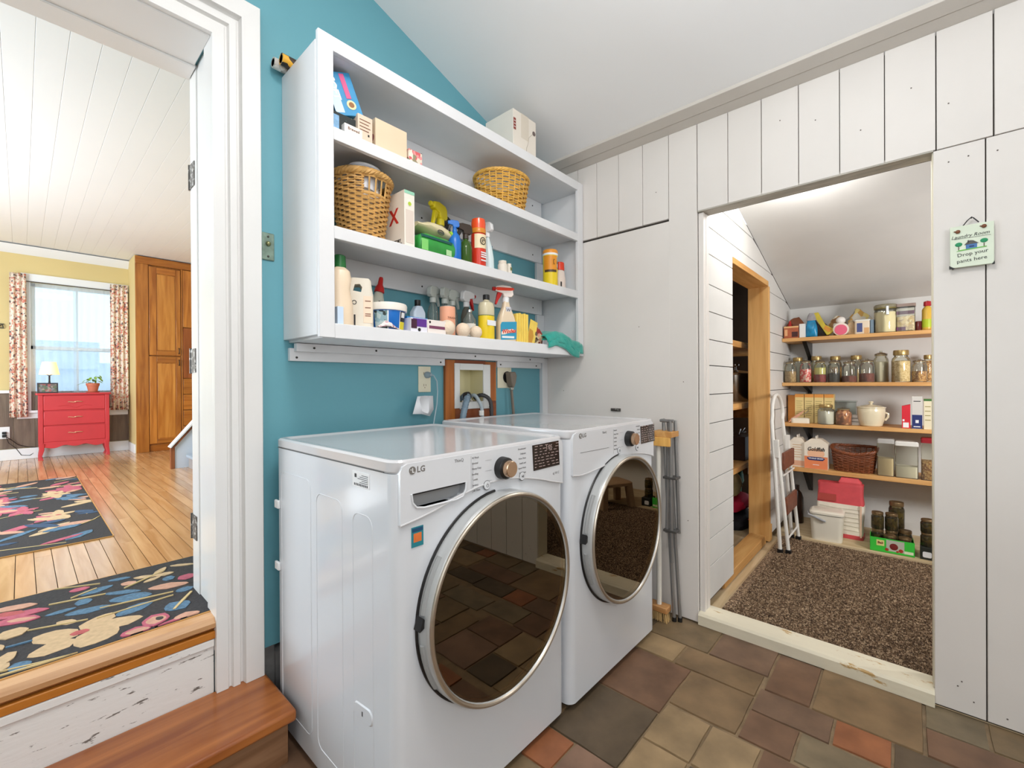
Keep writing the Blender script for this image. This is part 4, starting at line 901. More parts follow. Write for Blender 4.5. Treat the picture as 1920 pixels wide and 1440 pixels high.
rw = thing('cleaner_bottle', 'white bottle with orange-red cap beside the yellow canister', 'bottle', (2.130, 1.535, ZB))
bo = ob('bottle', B().lathe([(.0005, 0), (.036, 0), (.038, .004), (.037, .07), (.030, .112), (.024, .122)], 24, sy=.75), mat('warm_white_plastic', (238, 222, 212), .35), rw)
ob('cap', B().lathe([(.0265, .122), (.028, .123), (.026, .165), (.022, .169), (.0005, .169)], 24, sy=.8), ORG, rw)
flat('print', bo, -.030, -.018, .0, .05, -.024, INK)
# --- bottom compartment
PEACHY = mat('peach_cream_plastic', (236, 214, 186), .35)
dt = thing('detergent_bottle', 'cream detergent bottle with green cap at the left end of the bottom compartment', 'bottle', (.770, 1.525, ZC), math.radians(-14))
bo = ob('bottle', B().loft([[(x+o_, y, z) for x, y in rrect(-w_, w_, -d_, d_, min(w_, d_)*.8)] for w_, d_, z, o_ in ((.038, .052, 0, 0), (.041, .055, .008, 0), (.038, .052, .08, 0), (.032, .048, .13, -.004), (.036, .05, .165, -.002), (.030, .042, .195, 0), (.017, .018, .212, 0), (.016, .016, .218, 0))]), PEACHY, dt)
ob('cap', B().lathe([(.020, .206), (.0215, .206), (.020, .252), (.017, .255), (.0005, .255)], 20), mat('dark_green_cap', (34, 110, 52), .35), dt)
t = thing('dryer_sheet_strip', 'thin pale blue packet standing against the left side of the bottom compartment', 'packet', (.741, 1.478, ZC))
ob('packet', B().box(-.010, .012, -.012, .012, 0, .062), mat('pale_blue_card', (206, 224, 244), .5), t, bev=.001)
jg = thing('handle_jug', 'pale jug with moulded grip hole between the cream detergent and the blue tub', 'bottle', (.858, 1.545, ZC), math.radians(-28))
JG = mat('pale_jug_plastic', (222, 214, 198), .35)
body = B().loft([[(x, y, z) for x, y in rrect(-w_, w_, -.032, .032, .012)] for w_, z in ((.045, 0), (.048, .006), (.048, .125), (.043, .150), (.040, .178), (.034, .186))])
bo = ob('jug', body, JG, jg); cut(bo, B().prism([(-.024, .138), (.004, .134), (.008, .152), (.0, .164), (-.018, .162)], -.06, .06, 'Y'))
flat('jug_label', bo, .012, .044, .02, .12, -.0323, mat('label_peach', (238, 214, 190), .5))
for z in (.045, .052, .075, .10): flat('print', bo, .018, .038, z, z+.003, -.0330, mat('brown_ink', (120, 70, 50), .6))
flat('print', bo, -.022, -.016, .01, .05, -.0325, INK); ob('ring_print', B().tube([(-.020+.007*math.cos(a), -.0325, .095+.007*math.sin(a)) for a in [2*PI*k/14 for k in range(14)]], .0014, 5, closed=True), INK, bo)
rn = thing('squirt_bottle', 'slanted clear bottle with red nozzle cap behind the blue tub', 'bottle', (.985, 1.665, ZC), rot=(0, math.radians(9), 0))
bo = ob('bottle', B().lathe([(.0005, 0), (.034, 0), (.036, .005), (.034, .12), (.018, .178), (.013, .184)], 20, sy=.7), mat('milky_plastic', (206, 206, 190), .3), rn)
ob('nozzle_cap', B().lathe([(.020, .180), (.021, .181), (.019, .198), (.011, .214), (.009, .240), (.007, .246), (.0005, .246)], 16), RED, rn)
flat('print', bo, -.010, .008, .135, .139, -.0225, INK)
t = thing('lime_pouch', 'yellow-green pouch squeezed between the pale jug and the blue tub', 'packet', (.925, 1.625, ZC)); ob('pouch', B().loft([[(x, y, z) for x, y in rrect(-.03, .03, -.012, .012, .01)] for z in (0, .10)]+[[(x, y*.3, .118) for x, y in rrect(-.026, .026, -.012, .012, .01)]]), mat('lime_pouch_film', (170, 180, 74), .4), t)
tu = thing('detergent_tub', 'round blue tub with white lid and yellow label, bottom compartment', 'tub', (.972, 1.535, ZC))
bo = ob('tub', B().lathe([(.0005, 0), (.058, 0), (.060, .003), (.068, .078), (.066, .080)], 36), mat('tub_blue', (26, 110, 196), .3), tu)
ob('lid', B().lathe([(.069, .076), (.0735, .077), (.0745, .098), (.071, .105), (.064, .107), (.0005, .106)], 36), mat('lid_white', (236, 230, 220), .35), tu)
def cband(n_, a0, a1, z0, z1, m_, e=.0008): return ob(n_, B().lathe([(.060+.0082*(z0/.075)+e, z0), (.060+.0082*(z1/.075)+e, z1)], 8, a0=math.radians(a0), a1=math.radians(a1)), m_, bo)
cband('pale_label', -170, -122, .004, .073, speck('aqua_print', [(150, 180, 190), (190, 206, 206), (120, 150, 150), (60, 70, 70)], 60)); cband('black_label', -78, -50, .035, .073, mat('label_black', (24, 26, 34), .4)); cband('yellow_label', -78, -50, .002, .034, mat('label_yellow', (222, 206, 40), .4)); cband('white_square', -74, -56, .050, .070, WHITE, .0013); cband('white_line', -81, -78.5, .002, .073, WHITE)
cband('highlight_stripe', -124, -120, .002, .073, WHITE)
t = thing('printed_cloth', 'crumpled white and pink printed cloth lying in front of the blue tub', 'cloth', (.930, 1.470, ZC-.001))
b = B(); n = 12; g_ = [[(-.042+.095*i/n, -.012+.022*j/5, .003+.030*math.exp(-((i-5)/4.)**2)*math.sin(PI*(j+.6)/6.2)+.004*noise.noise(Vector((i*.9, j*.8, 2)))) for i in range(n+1)] for j in range(6)]
b.loft(g_, caps=False, closed=False); o_ = ob('fabric', b, speck('cloth_print', [(236, 228, 226), (230, 222, 220), (206, 170, 176), (238, 232, 230), (170, 130, 140)], 90), t); sd = o_.modifiers.new('s', 'SOLIDIFY'); sd.thickness = .0015
PUR = mat('purple_print', (92, 44, 140), .35)
_, bo = carton('purple_box', 'low purple and white box of dishwasher tabs, left of the white tape box', 'box', (1.072, 1.492, ZC), .080, .05, .056, mat('box_white', (232, 230, 240), .45), group='low boxes in the bottom compartment')
flat('purple_panel', bo, -.030, .036, .022, .054, -.0255, PUR); flat('plum_panel', bo, -.039, -.012, .014, .050, -.0262, mat('plum_print', (66, 24, 50), .4)); ob('round_emblem', B().cyl(.007, 0, .0006, 16, Matrix.Translation((.0, -.0258, .010)) @ Matrix.Rotation(PI/2, 4, 'X')), INK, bo)
carton('blue_flat_box', 'flat bright blue lid lying across the purple and white boxes', 'box', (1.105, 1.545, ZC+.0565), .105, .045, .012, mat('bright_blue_card', (24, 128, 196), .4))
_, bo = carton('white_box', 'low white box with plum stripe left of the peach can', 'box', (1.162, 1.493, ZC), .096, .05, .056, mat('box_cream_white', (238, 228, 222), .45), group='low boxes in the bottom compartment')
flat('plum_stripe', bo, -.040, .042, .020, .032, -.0255, mat('plum_stripe', (122, 62, 92), .4)); ob('round_emblem', B().cyl(.005, 0, .0006, 14, Matrix.Translation((-.036, -.0254, .046)) @ Matrix.Rotation(PI/2, 4, 'X')), INK, bo)
t = thing('supplement_bottle', 'pale bottle with black cap standing behind the blue flat lid', 'bottle', (1.190, 1.640, ZC)); ob('bottle', B().loft([[(x, y, z) for x, y in rrect(-w_, w_, -.02, .02, .009)] for w_, z in ((.032, 0), (.032, .11), (.014, .138))]), mat('pale_blue_plastic', (206, 220, 236), .3), t); ob('cap', B().lathe([(.013, .138), (.0135, .139), (.0135, .166), (.0005, .167)], 16), BLACK, t)
for i, (x, y, rz, lab) in enumerate(((1.287, 1.655, 20, 'clear spray bottle with frosted head, leftmost of the clear three'), (1.345, 1.640, 30, 'clear spray bottle with frosted head and black dip tube, middle of the clear three'), (1.405, 1.655, 15, 'clear spray bottle with frosted head, rightmost of the clear three'))):
    t, bo = spray('spray_bottle', lab, (x, y, ZC), math.radians(rz), [(.0005, 0), (.024, 0), (.026, .005), (.026, .12), (.020, .150), (.013, .160), (.012, .172)], CLR, FROST, FROST, group='clear spray bottles in the bottom compartment', s=1.05)
    ob('dip_tube', B().tube([(0, 0, .17), (.004, 0, .09), (.012, 0, .01)], .0018, 6), BLACK if i == 1 else FROST, t)
t, bo = spray('spray_bottle', 'clear ribbed bottle with white and red trigger left of the yellow bottle', (1.478, 1.635, ZC), math.radians(10), [(.0005, 0), (.026, 0), (.028, .005), (.028, .12), (.020, .155), (.013, .165), (.012, .172)], glass('smoky_plastic', (168, 160, 148), .05, 1.35, .3), WHITE, RED, s=1.1)
for k in range(6): band('rib', bo, .028, .02+k*.017, .024+k*.017, CLR, e=.0012)
bt = thing('glass_bottle', 'small clear glass bottle with white label behind the wool balls', 'bottle', (1.432, 1.562, ZC)); bo = ob('bottle', B().lathe([(.0005, 0), (.028, 0), (.029, .004), (.029, .095), (.012, .125), (.012, .135)], 20), CLR, bt); band('paper_label', bo, .029, .015, .075, mat('paper_label', (226, 220, 210), .6)); ob('cap', B().lathe([(.0125, .130), (.0135, .131), (.0135, .142), (.0005, .142)], 14), STEEL, bt)
pc = thing('peach_canister', 'peach-coloured round canister behind the cream wool balls', 'canister', (1.262, 1.520, ZC))
bo = ob('canister', B().lathe([(.0005, 0), (.033, 0), (.0345, .003), (.0345, .128), (.033, .130), (.032, .126), (.0005, .126)], 28), mat('peach_card', (238, 170, 138), .4), pc)
txt('TOUGH', .012, mat('brown_ink', (120, 70, 50), .6), bo, (-.006, -.0352, .078)); ob('rim', B().tube([(.0335*math.cos(2*PI*i/28), .0335*math.sin(2*PI*i/28), .130) for i in range(28)], .0016, 6, closed=True), STEEL, pc)
WOOL = mat('cream_wool', (234, 214, 190), .95, var=.06, vscale=40, bump=.6, bscale=120)
for x, r_, lab in ((1.232, .0345, 'cream wool dryer ball, largest and leftmost of the three'), (1.322, .0325, 'cream wool dryer ball, middle of the three'), (1.400, .0295, 'cream wool dryer ball, smallest and nearest the yellow bottle')):
    t = thing('dryer_ball', lab, 'ball', (x, 1.486, ZC), group='wool dryer balls on the bottom shelf'); ob('wool_ball', B().sphere((0, 0, r_-.002), r_, 20, 14), WOOL, t)
yb = thing('cleaner_bottle', 'yellow bottle with clear shoulders and black cap right of the wool balls', 'bottle', (1.517, 1.535, ZC))
bo = ob('bottle', B().lathe([(.0005, 0), (.041, 0), (.043, .004), (.043, .118)], 28, sy=.85), mat('lemon_yellow', (240, 208, 34), .35), yb)
ob('clear_shoulder', B().lathe([(.0415, .118), (.0425, .120), (.0425, .165), (.036, .182), (.015, .192), (.013, .200)], 28, sy=.85), mat('straw_plastic', (214, 204, 172), .25), yb)
ob('cap', B().lathe([(.015, .198), (.0165, .199), (.0165, .220), (.015, .222), (.0005, .222)], 18), BLACK, yb)
flat('white_label', bo, -.030, .028, .070, .095, -.0372, WHITE); band('dark_seam', bo, .0425, .117, .121, mat('olive_print', (110, 120, 70), .5), sy=.85)
wx = thing('spray_bottle', 'glass-cleaner spray bottle with red and white trigger and blue label', 'spray bottle', (1.632, 1.512, ZC), math.radians(-20))
bo = ob('bottle', B().loft([[(x, y, z) for x, y in rrect(-w_, w_, -d_, d_, min(w_, d_)*.7)] for w_, d_, z in ((.048, .028, 0), (.050, .030, .006), (.050, .030, .095), (.040, .026, .13), (.020, .018, .175), (.014, .014, .205))]), mat('clear_cream_plastic', (226, 206, 178), .25), wx)
LBm = mat('glass_cleaner_blue', (44, 150, 186), .4)
lb = ob('label', B().prism([(-.043, .006), (.043, .012), (.045, .100), (-.038, .094), (-.045, .08)], -.0312, -.030, 'Y'), LBm, bo)
ob('red_banner', B().prism([(-.040, .046), (-.020, .056), (.02, .062), (.040, .056), (.032, .046), (.0, .042), (-.022, .034), (-.040, .032)], -.0320, -.0313, 'Y'), mat('cream_banner', (240, 226, 210), .4), lb)
txt('Windex', .028, mat('orange_red_ink', (216, 66, 40), .4), lb, (0, -.0322, .050), rot=(PI/2, -.12, 0), bold=.0010, shear=.3, sx=.85)
flat('white_swish', lb, -.038, .030, .016, .026, -.0316, WHITE)
ob('neck_label', B().box(-.010, .018, -.0225, -.0205, .140, .172), mat('pale_neck_label', (206, 206, 214), .5), bo); txt('W', .022, INK, bo, (.004, -.0226, .156))
hd_ = head(wx, mat('trigger_white', (240, 228, 220), .35), RED, .222, 1.15, RED, math.radians(178), WHITE)
ob('red_saddle', B().prism([(-.062, .260), (-.055, .268), (.036, .272), (.044, .264), (.030, .256), (-.05, .252)], -.014, .014, 'Y'), ORG, wx, bev=.002)
YCL = mat('yellow_cellulose', (240, 208, 96), .85, var=.08, vscale=20, bump=.3, bscale=90)
t = thing('sponge_cloths', 'stack of pale yellow sponge cloths standing beside the glass-cleaner bottle', 'cloth', (1.722, 1.497, ZC), math.radians(-8))
for k in range(5):
    ob('folded_cloth', B().loft([[(x, y, z) for x, y in rrect(-.040+k*.0165, -.0245+k*.0165, -.022, .022, .006)] for z in (0, .14+.003*(k % 2), .146+.003*(k % 2))]), YCL, t)
t = thing('sponge_sheet', 'single pale yellow sheet leaning right of the sponge cloth stack', 'cloth', (1.795, 1.487, ZC), rot=(0, math.radians(14), 0))
o_ = ob('sheet', B().box(-.030, .030, -.0015, .0015, .002, .125), YCL, t); ob('brown_fold', B().prism([(-.028, .0), (.006, .0), (.012, .045), (0, .07), (-.028, .075)], -.0026, -.0016, 'Y'), mat('ochre_stain', (206, 150, 60), .8), o_)
t, bo = softbag('patterned_cloth', 'crumpled beige and red patterned cloth left of the teal towel', (1.865, 1.510, ZC), .10, .06, .095, speck('beige_red_print', [(206, 190, 150), (150, 50, 46), (226, 206, 170), (110, 90, 66), (214, 150, 130), (60, 44, 40)], 55), 3, cat='cloth')
TEALC = mat('teal_microfibre', (34, 160, 146), .95, var=.1, vscale=30, bump=.4, bscale=150, sheen=.4)
t = thing('microfibre_cloth', 'teal microfibre cloth folded over the right end of the bottom shelf', 'cloth', (2.03, 1.47, ZC))
def drape(off, x0, x1, yb, drop, seed, th=.010):
    b = B(); NI, NJ = 22, 16; L_ = []
    for j in range(NJ+1):
        q = j/NJ; row = []
        for i in range(NI+1):
            p = i/NI; x = x0+(x1-x0)*p
            s_ = q*(.10+drop*(.25+.75*p)); 
            if s_ < .07: y = yb-s_; z = off+.048*math.sin(PI*min(1, p*1.15+.08))*(1-.25*q)+.012
            else:
                e = s_-.07; y = yb-.07-.012*math.sin(min(1, e/.02)*PI/2)-.004*p; zt = off+.048*math.sin(PI*min(1, p*1.15+.08))*.72+.012; z = zt-e
            z += .005*noise.noise(Vector((x*22, q*3, seed))); y += .004*noise.noise(Vector((x*30, q*4, seed+4)))
            row.append((x, y, z))
        L_.append(row)
    b.loft(L_, caps=False, closed=False); return b
for k, (of, xa, xb, dr_) in enumerate(((.002, -.14, .15, .045), (.012, -.13, .19, .030), (.022, -.15, .165, .008))):
    o_ = ob('fold', drape(of, xa, xb, .055, dr_, k*3.1), TEALC, t); sd = o_.modifiers.new('s', 'SOLIDIFY'); sd.thickness = .004; sd.offset = 1
    # pale stitched edge
    NI = 22; vs_ = [tuple(v.co) for v in o_.data.vertices]; e = vs_[16*23:17*23]
    ob('stitched_edge', B().tube(e, .0024, 6), mat('pale_teal_stitch', (120, 196, 184), .8), o_)

# ================================================================== BESIDE THE DRYER
GAL = mat('grey_rack_metal', (150, 150, 150), .35, .7)
rk = thing('folding_rack', 'folded grey metal drying rack leaning on the white wall right of the dryer', 'drying rack', (2.19, .90, 0))
for i, (y0, z0, y1, z1, x) in enumerate(((-.012, .006, .040, 1.005, 0), (-.035, .020, .022, 1.005, .015), (-.010, .30, -.005, 1.01, -.02), (.020, .44, .005, 1.01, -.01), (-.030, .44, -.012, 1.005, .02))):
    ob('rail', B().tube([(x, y0, z0), (x, y1, z1)], .0085, 10), GAL, rk)
for z in (.455, .72): ob('joint', B().box(-.03, .03, -.035, .032, z-.006, z+.006), mat('dark_joint', (70, 68, 66), .5), rk, bev=.002)
for y, z in ((-.012, 0), (-.035, .0)): ob('rubber_foot', B().cyl(.011, z, z+.02, 12, Matrix.Translation((0 if y > -.02 else .015, y, 0))), BLACK, rk)
ob('top_bar', B().tube([(-.02, -.02, 1.005), (-.02, .045, 1.005), (.02, .045, 1.005)], .008, 10), GAL, rk)
mp = thing('mop_handle', 'white wooden-headed broom standing between the dryer and the grey rack', 'broom', (2.165, .955, 0))
ob('handle', B().cyl(.0125, .06, .93, 12), mat('white_handle', (230, 226, 216), .4), mp)
ob('broom_head', B().box(-.03, .03, -.05, .05, .045, .075), wood('broom_wood', (186, 128, 72), (212, 160, 104), 'Y', .6), mp, bev=.004)
bs = B(); r4 = random.Random(2)
for i in range(160):
    x, y = r4.uniform(-.026, .026), r4.uniform(-.046, .046); bs.tube([(x, y, .046), (x*1.2, y*1.2, .002)], .0014, 4)
ob('bristles', bs, mat('straw_bristle', (206, 172, 116), .8), mp, kind='stuff')
bh = thing('wooden_batten', 'short pine batten hooked over the top of the drying rack behind the dryer', 'wood', (2.18, .935, .925))
ob('batten', B().box(-.045, .045, -.06, .045, 0, .028), PINEX, bh, bev=.002); ob('batten_strip', B().box(-.05, -.03, -.05, .06, -.045, -.0), wood('yellow_pine', (206, 150, 70), (226, 178, 98), 'Z', .6), bh, bev=.002)
# wall sign
sg = thing('wall_sign', 'small pale green Laundry Room sign hanging on the white boards', 'sign', (2.240, -.156, 1.675), rot=(math.radians(-1.5), 0, -PI/2))
SGM = mat('pale_sage_slate', (218, 228, 208), .55, var=.03, vscale=20)
bo = ob('plaque', B().box(-.054, .054, -.006, 0, -.075, .072), SGM, sg, bev=.0015)
SGI = mat('sign_ink', (42, 44, 44), .6)
txt('Laundry Room', .0165, SGI, bo, (-.004, -.0064, .034), shear=.3, sx=.95, rot=(PI/2, -.04, 0)); ob('underline', B().box(-.044, .046, -.0068, -.0062, .0255, .0265), SGI, bo)
txt('Drop your', .0175, SGI, bo, (.002, -.0064, -.030), rot=(PI/2, -.09, 0)); txt('pants here', .0175, SGI, bo, (.0, -.0064, -.052), rot=(PI/2, -.07, 0))
ob('house_wall', B().box(-.014, .013, -.0072, -.006, -.015, .003), mat('sign_blue', (70, 118, 176), .6), bo); ob('house_roof', B().prism([(-.018, .002), (.017, .003), (.004, .014), (-.003, .016), (-.010, .012)], -.0078, -.006, 'Y').box(-.010, -.006, -.0078, -.006, .008, .017), mat('sign_grey', (84, 84, 80), .6), bo)
ob('house_window', B().box(-.006, .006, -.0078, -.0072, -.008, -.003), mat('sign_dark_blue', (30, 60, 110), .6), bo)
for x in (-.032, .030):
    ob('tree_crown', B().sphere((x, -.007, .006+(.003 if x > 0 else 0)), .0095, 10, 6, (1, .12, .8)), mat('sign_green', (26, 140, 90), .6), bo)
    ob('tree_trunk', B().box(x-.001, x+.001, -.0075, -.006, -.014, .0), mat('sign_brown', (80, 56, 40), .6), bo)
ob('grass_line', B().prism([(-.038, -.018), (.036, -.014), (.036, -.011), (-.030, -.014)], -.0076, -.006, 'Y'), mat('sign_grass', (110, 190, 80), .6), bo)
for x, z in ((-.034, .052), (.030, .058)):
    ob('button_knot', B().sphere((x, -.009, z), .0065, sc=(1, .6, 1)).tube([(x-.010, -.008, z+.002), (x, -.009, z)], .0016, 6), mat('brown_bead', (120, 70, 40), .5), sg)
ob('hanging_wire', B().tube([(-.022, -.003, .070), (-.010, -.004, .088), (-.002, -.004, .096), (.004, -.004, .095), (.018, -.003, .076)], .0018, 6), BLACK, sg)
for x in (-.054, .050): ob('corner_clip', B().prism([(x-.002, -.077), (x+.012 if x < 0 else x+.005, -.077), (x-.002 if x < 0 else x+.005, -.066)], -.008, .001, 'Y'), SGI, sg)
nl = B().cyl(.002, -.006, .008, 8, Matrix.Translation((0, -.002, .096)) @ Matrix.Rotation(PI/2, 4, 'X')); ob('nail', nl, SCR, sg)

# ================================================================== PANTRY SHELVES AND THINGS
PS = [(1.539, .027), (1.190, .027), (.872, .027), (.528, .031)]
psm = []
SHELF_LAB = ['pine pantry shelf, highest of the four', 'pine pantry shelf holding the row of glass jars', 'pine pantry shelf holding the cream crock', 'pine pantry shelf holding the dark basket, lowest of the four']
for (z, t_), lab, dp_ in zip(PS, SHELF_LAB, (.13, .055, .12, .20)):
    s_ = thing('pantry_shelf', lab, 'shelf', (4.225, -.22, z-t_), group='pine pantry shelves')
    ob('shelf_board', B().box(-.172, .172, -.97, .986, 0, t_), PINEY, s_, bev=.002)
    ob('bracket', B().prism([(-.12, 0), (.17, 0), (.17, -dp_), (.155, -dp_)], .832, .86, 'Y'), BLACK, s_, label='black metal shelf bracket')
up = thing('shelf_standard', 'black slotted metal shelf upright on the pantry back wall', 'bracket', (4.399, .63, .33)); ob('rail', B().box(-.012, 0, -.014, .014, 0, 1.2), mat('dark_metal', (46, 44, 42), .5, .5), up, bev=.001)
GJ = glass('jar_glass', (246, 247, 240), .02, 1.42, .05)
def PT(name, label, cat, x, y, z, rz=0, group=None): return thing(name, label, cat, (x, y, z), -PI/2+rz, group)
def jar(label, x, y, z, r, h, fill, fm, lidm, kind='dome', group='glass jars on the second pantry shelf'):
    t = PT('glass_jar', label, 'jar', x, y, z, 0, group)
    ob('jar_glass', B().lathe([(.0005, 0), (r*.94, 0), (r, .006), (r, h*.66), (r*.93, h*.74), (r*.72, h*.80), (r*.72, h*.86)], 24), GJ, t)
    if fill: ob('contents', B().lathe([(.0005, .004), (r*.92, .004), (r*.955, .008), (r*.955, min(h*.66, fill*.97)), (r*.6, fill), (.0005, fill*1.01)], 20), fm, t)
    if kind == 'dome':
        ob('lid', B().lathe([(r*.74, h*.86), (r*.80, h*.865), (r*.80, h*.885), (r*.68, h*.91), (r*.3, h*.93), (r*.16, h*.94), (r*.20, h*.97), (r*.15, h), (.0005, h)], 20), GJ, t)
        ob('seal', B().lathe([(r*.73, h*.845), (r*.77, h*.85), (r*.77, h*.865), (r*.73, h*.87)], 20), mat('amber_seal', (186, 160, 110), .5), t)
        ob('wire_bail', B().tube([(r*.78, 0, h*.82), (r*.82, 0, h*.9), (0, 0, h*.955), (-r*.82, 0, h*.9), (-r*.78, 0, h*.82)], .0016, 5).tube([(r*.6, -r*.5, h*.74), (r*.85, -r*.2, h*.72), (r*.8, 0, h*.84)], .0016, 5), STEEL, t)
    else:
        ob('lid', B().lathe([(r*.70, h*.84), (r*.80, h*.845), (r*.82, h*.86), (r*.82, h*.965), (r*.78, h), (.0005, h)], 22), lidm, t)
    return t
oat = speck('rolled_oats', [(222, 196, 146), (236, 214, 170), (204, 176, 124), (228, 204, 156)], 160)
redc = mat('red_brown_spice', (126, 58, 42), .8, var=.3, vscale=60); blk = mat('black_beans', (40, 34, 30), .6, var=.3, vscale=90); flour = mat('flour', (236, 228, 208), .8)
gran = speck('granola', [(180, 130, 70), (206, 160, 96), (150, 100, 56), (220, 184, 120)], 140); pinkl = speck('pink_label', [(222, 80, 84), (232, 110, 106), (240, 200, 190)], 70)
rice = speck('grain', [(190, 160, 116), (206, 178, 130), (170, 140, 98)], 200)
z2 = 1.190
for i, (y, r, h, fl_, fm, knd, x, lab) in enumerate((
    (.721, .042, .180, .090, rice, 'dome', 4.12, 'clamp jar of tan grain, leftmost on the jar shelf'), (.619, .040, .184, .105, pinkl, 'dome', 4.12, 'clamp jar showing pink print, second along the jar shelf'),
    (.525, .041, .178, .060, mat('dark_red_beans', (150, 40, 40), .6, var=.3, vscale=80), 'dome', 4.12, 'clamp jar with red beans below pale filling on the jar shelf'), (.440, .039, .174, .070, blk, 'dome', 4.12, 'clamp jar half full of black beans on the jar shelf'),
    (.345, .046, .166, .048, redc, 'dome', 4.12, 'clamp jar with a low brown layer, left of the darker red-brown one'), (.244, .046, .174, .065, redc, 'dome', 4.12, 'clamp jar with red-brown filling, left of the tall white-filled jar'),
    (.168, .044, .228, .150, flour, 'dome', 4.21, 'tall clamp jar of white flour behind the row of jars'), (.057, .052, .222, .150, oat, 'screw', 4.12, 'large jar of oats with brass-coloured lid, biggest in the row'),
    (-.037, .040, .162, .075, gran, 'dome', 4.12, 'jar of golden granola at the right end of the jar shelf'),
    (.700, .043, .205, .0, None, 'screw', 4.30, 'empty rounded jar at the back left of the jar shelf'), (.572, .043, .210, .10, oat, 'screw', 4.30, 'rounded jar behind the pink and red jars'),
    (.448, .042, .205, .12, gran, 'screw', 4.30, 'rounded jar of brown filling at the back, behind the black beans'), (.318, .043, .205, .10, oat, 'screw', 4.30, 'rounded jar at the back behind the red-brown ones'), (-.085, .030, .19, .15, gran, 'screw', 4.28, 'brown-filled jar half hidden by the doorway at the far right'))):
    jar(lab, x, y, z2, r, h, fl_, fm, mat('brass_lid', (176, 150, 98), .35, .7), knd)
t = bpy.data.objects['glass_jar.002']; ob('pale_filling', B().lathe([(.0005, .061), (.038, .061), (.038, .112), (.0005, .115)], 18), mat('pale_green_filling', (214, 206, 130), .8), t)
# shelf 3
z3 = .872
CRMB = mat('yellow_card', (228, 204, 140), .55, var=.04); ORB = mat('orange_card', (224, 150, 70), .55, var=.05)
for i, (x, y, m_, lab) in enumerate(((4.27, .728, ORB, 'orange carton at the left end of the third pantry shelf'), (4.20, .667, CRMB, 'yellow carton next to the orange one on the third shelf'), (4.20, .602, CRMB, 'yellow carton second from the orange one on the third shelf'), (4.20, .538, CRMB, 'yellow carton third from the orange one, behind the small jar'), (4.20, .474, CRMB, 'yellow carton rightmost of the upright row on the third shelf'))):
    t = PT('food_carton', lab, 'box', x, y, z3, 0, 'upright cartons on the third pantry shelf'); bo = ob('carton', B().box(-.030, .030, -.045, .045, 0, .226-.012*(i == 0)), m_, t, bev=.0012)
    if i:
        flat('orange_top', bo, -.0295, .0295, .200, .2255, -.0453, ORB)
        for k in range(8): flat('print', bo, -.022, .020-.006*(k % 2), .168-k*.016, .1715-k*.016, -.0453, mat('olive_print2', (150, 140, 80), .5))
t = PT('bread_bag', 'white and orange packet lying in front of the upright cartons', 'packet', 4.115, .655, z3, .2); bo = ob('packet', B().loft([[(x, y, z) for x, y in rrect(-.062, .062, -.03, .03, .02)] for z in (0, .015, .034)]+[[(x*.8, y*.7, .040) for x, y in rrect(-.062, .062, -.03, .03, .02)]]), mat('cream_packet', (232, 224, 206), .5), t); ob('open_end', B().prism([(-.08, .0), (-.01, .05), (.03, .10), (.005, .085), (-.06, .035)], -.02, .02, 'Y'), mat('foil_orange', (206, 150, 122), .4), t); ob('twist_tie', B().tube([(.01, 0, .06), (.05, -.01, .09), (.055, -.01, .12), (.03, 0, .10)], .0025, 5), STEEL, t)
jar('short clamp jar with pale contents in front of the yellow cartons', 4.10, .487, z3, .053, .150, .10, mat('sugar', (226, 222, 212), .8), mat('brass_lid', (176, 150, 98), .35, .7), 'screw', 'jars on the third pantry shelf')
t = jar('tilted-lid jar of orange-brown contents left of the cream crock', 4.11, .380, z3, .050, .135, .115, speck('orange_mix', [(206, 130, 80), (180, 110, 70), (226, 170, 120), (160, 100, 60)], 60), mat('brass_lid', (176, 150, 98), .35, .7), 'dome', 'jars on the third pantry shelf')
t = PT('plastic_container', 'clear lidded container behind the jars on the third shelf', 'container', 4.27, .390, z3); ob('container', B().loft([[(x, y, z) for x, y in rrect(-.075, .075, -.06, .06, .02)] for z in (0, .165)]), CLR, t); ob('lid', B().loft([[(x, y, z) for x, y in rrect(-.08, .08, -.065, .065, .02)] for z in (.165, .178)]), CLR, t)
t = PT('folded_napkins', 'small stack of white napkins left of the cream crock', 'napkins', 4.19, .318, z3)
for k in range(3): ob('napkin', B().loft([[(x, y, z) for x, y in rrect(-.030, .030, -.04, .04, .008)] for z in (k*.026, k*.026+.022)]), mat('napkin_white', (232, 228, 220), .8), t)
CRK = mat('cream_glaze', (226, 214, 184), .2, coat=.4)
t = PT('lidded_crock', 'cream glazed lidded crock on the third pantry shelf', 'crock', 4.13, .221, z3)
ob('pot', B().lathe([(.0005, 0), (.056, 0), (.064, .006), (.076, .05), (.081, .10), (.081, .128), (.079, .132)], 36), CRK, t)
ob('lid', B().lathe([(.083, .131), (.085, .134), (.084, .139), (.06, .148), (.02, .154), (.009, .158), (.008, .164), (.015, .172), (.015, .178), (.0005, .181)], 36), CRK, t)
ob('handle', B().tube([(.078, -.0, .10), (.095, 0, .092), (.094, 0, .07), (.078, 0, .045)], .007, 8), CRK, t)
t = PT('food_box', 'red carton with slanted top, left of the navy and grey carton', 'box', 4.11, .031, z3); bo = ob('carton', B().prism([(-.022, 0), (.022, 0), (.022, .165), (-.022, .152)], -.035, .035, 'Y'), mat('red_card', (210, 36, 52), .45), t, bev=.001); flat('barcode_patch', bo, -.016, .014, .006, .04, -.0355, WHITE); flat('print', bo, -.018, -.008, .048, .062, -.0355, WHITE)
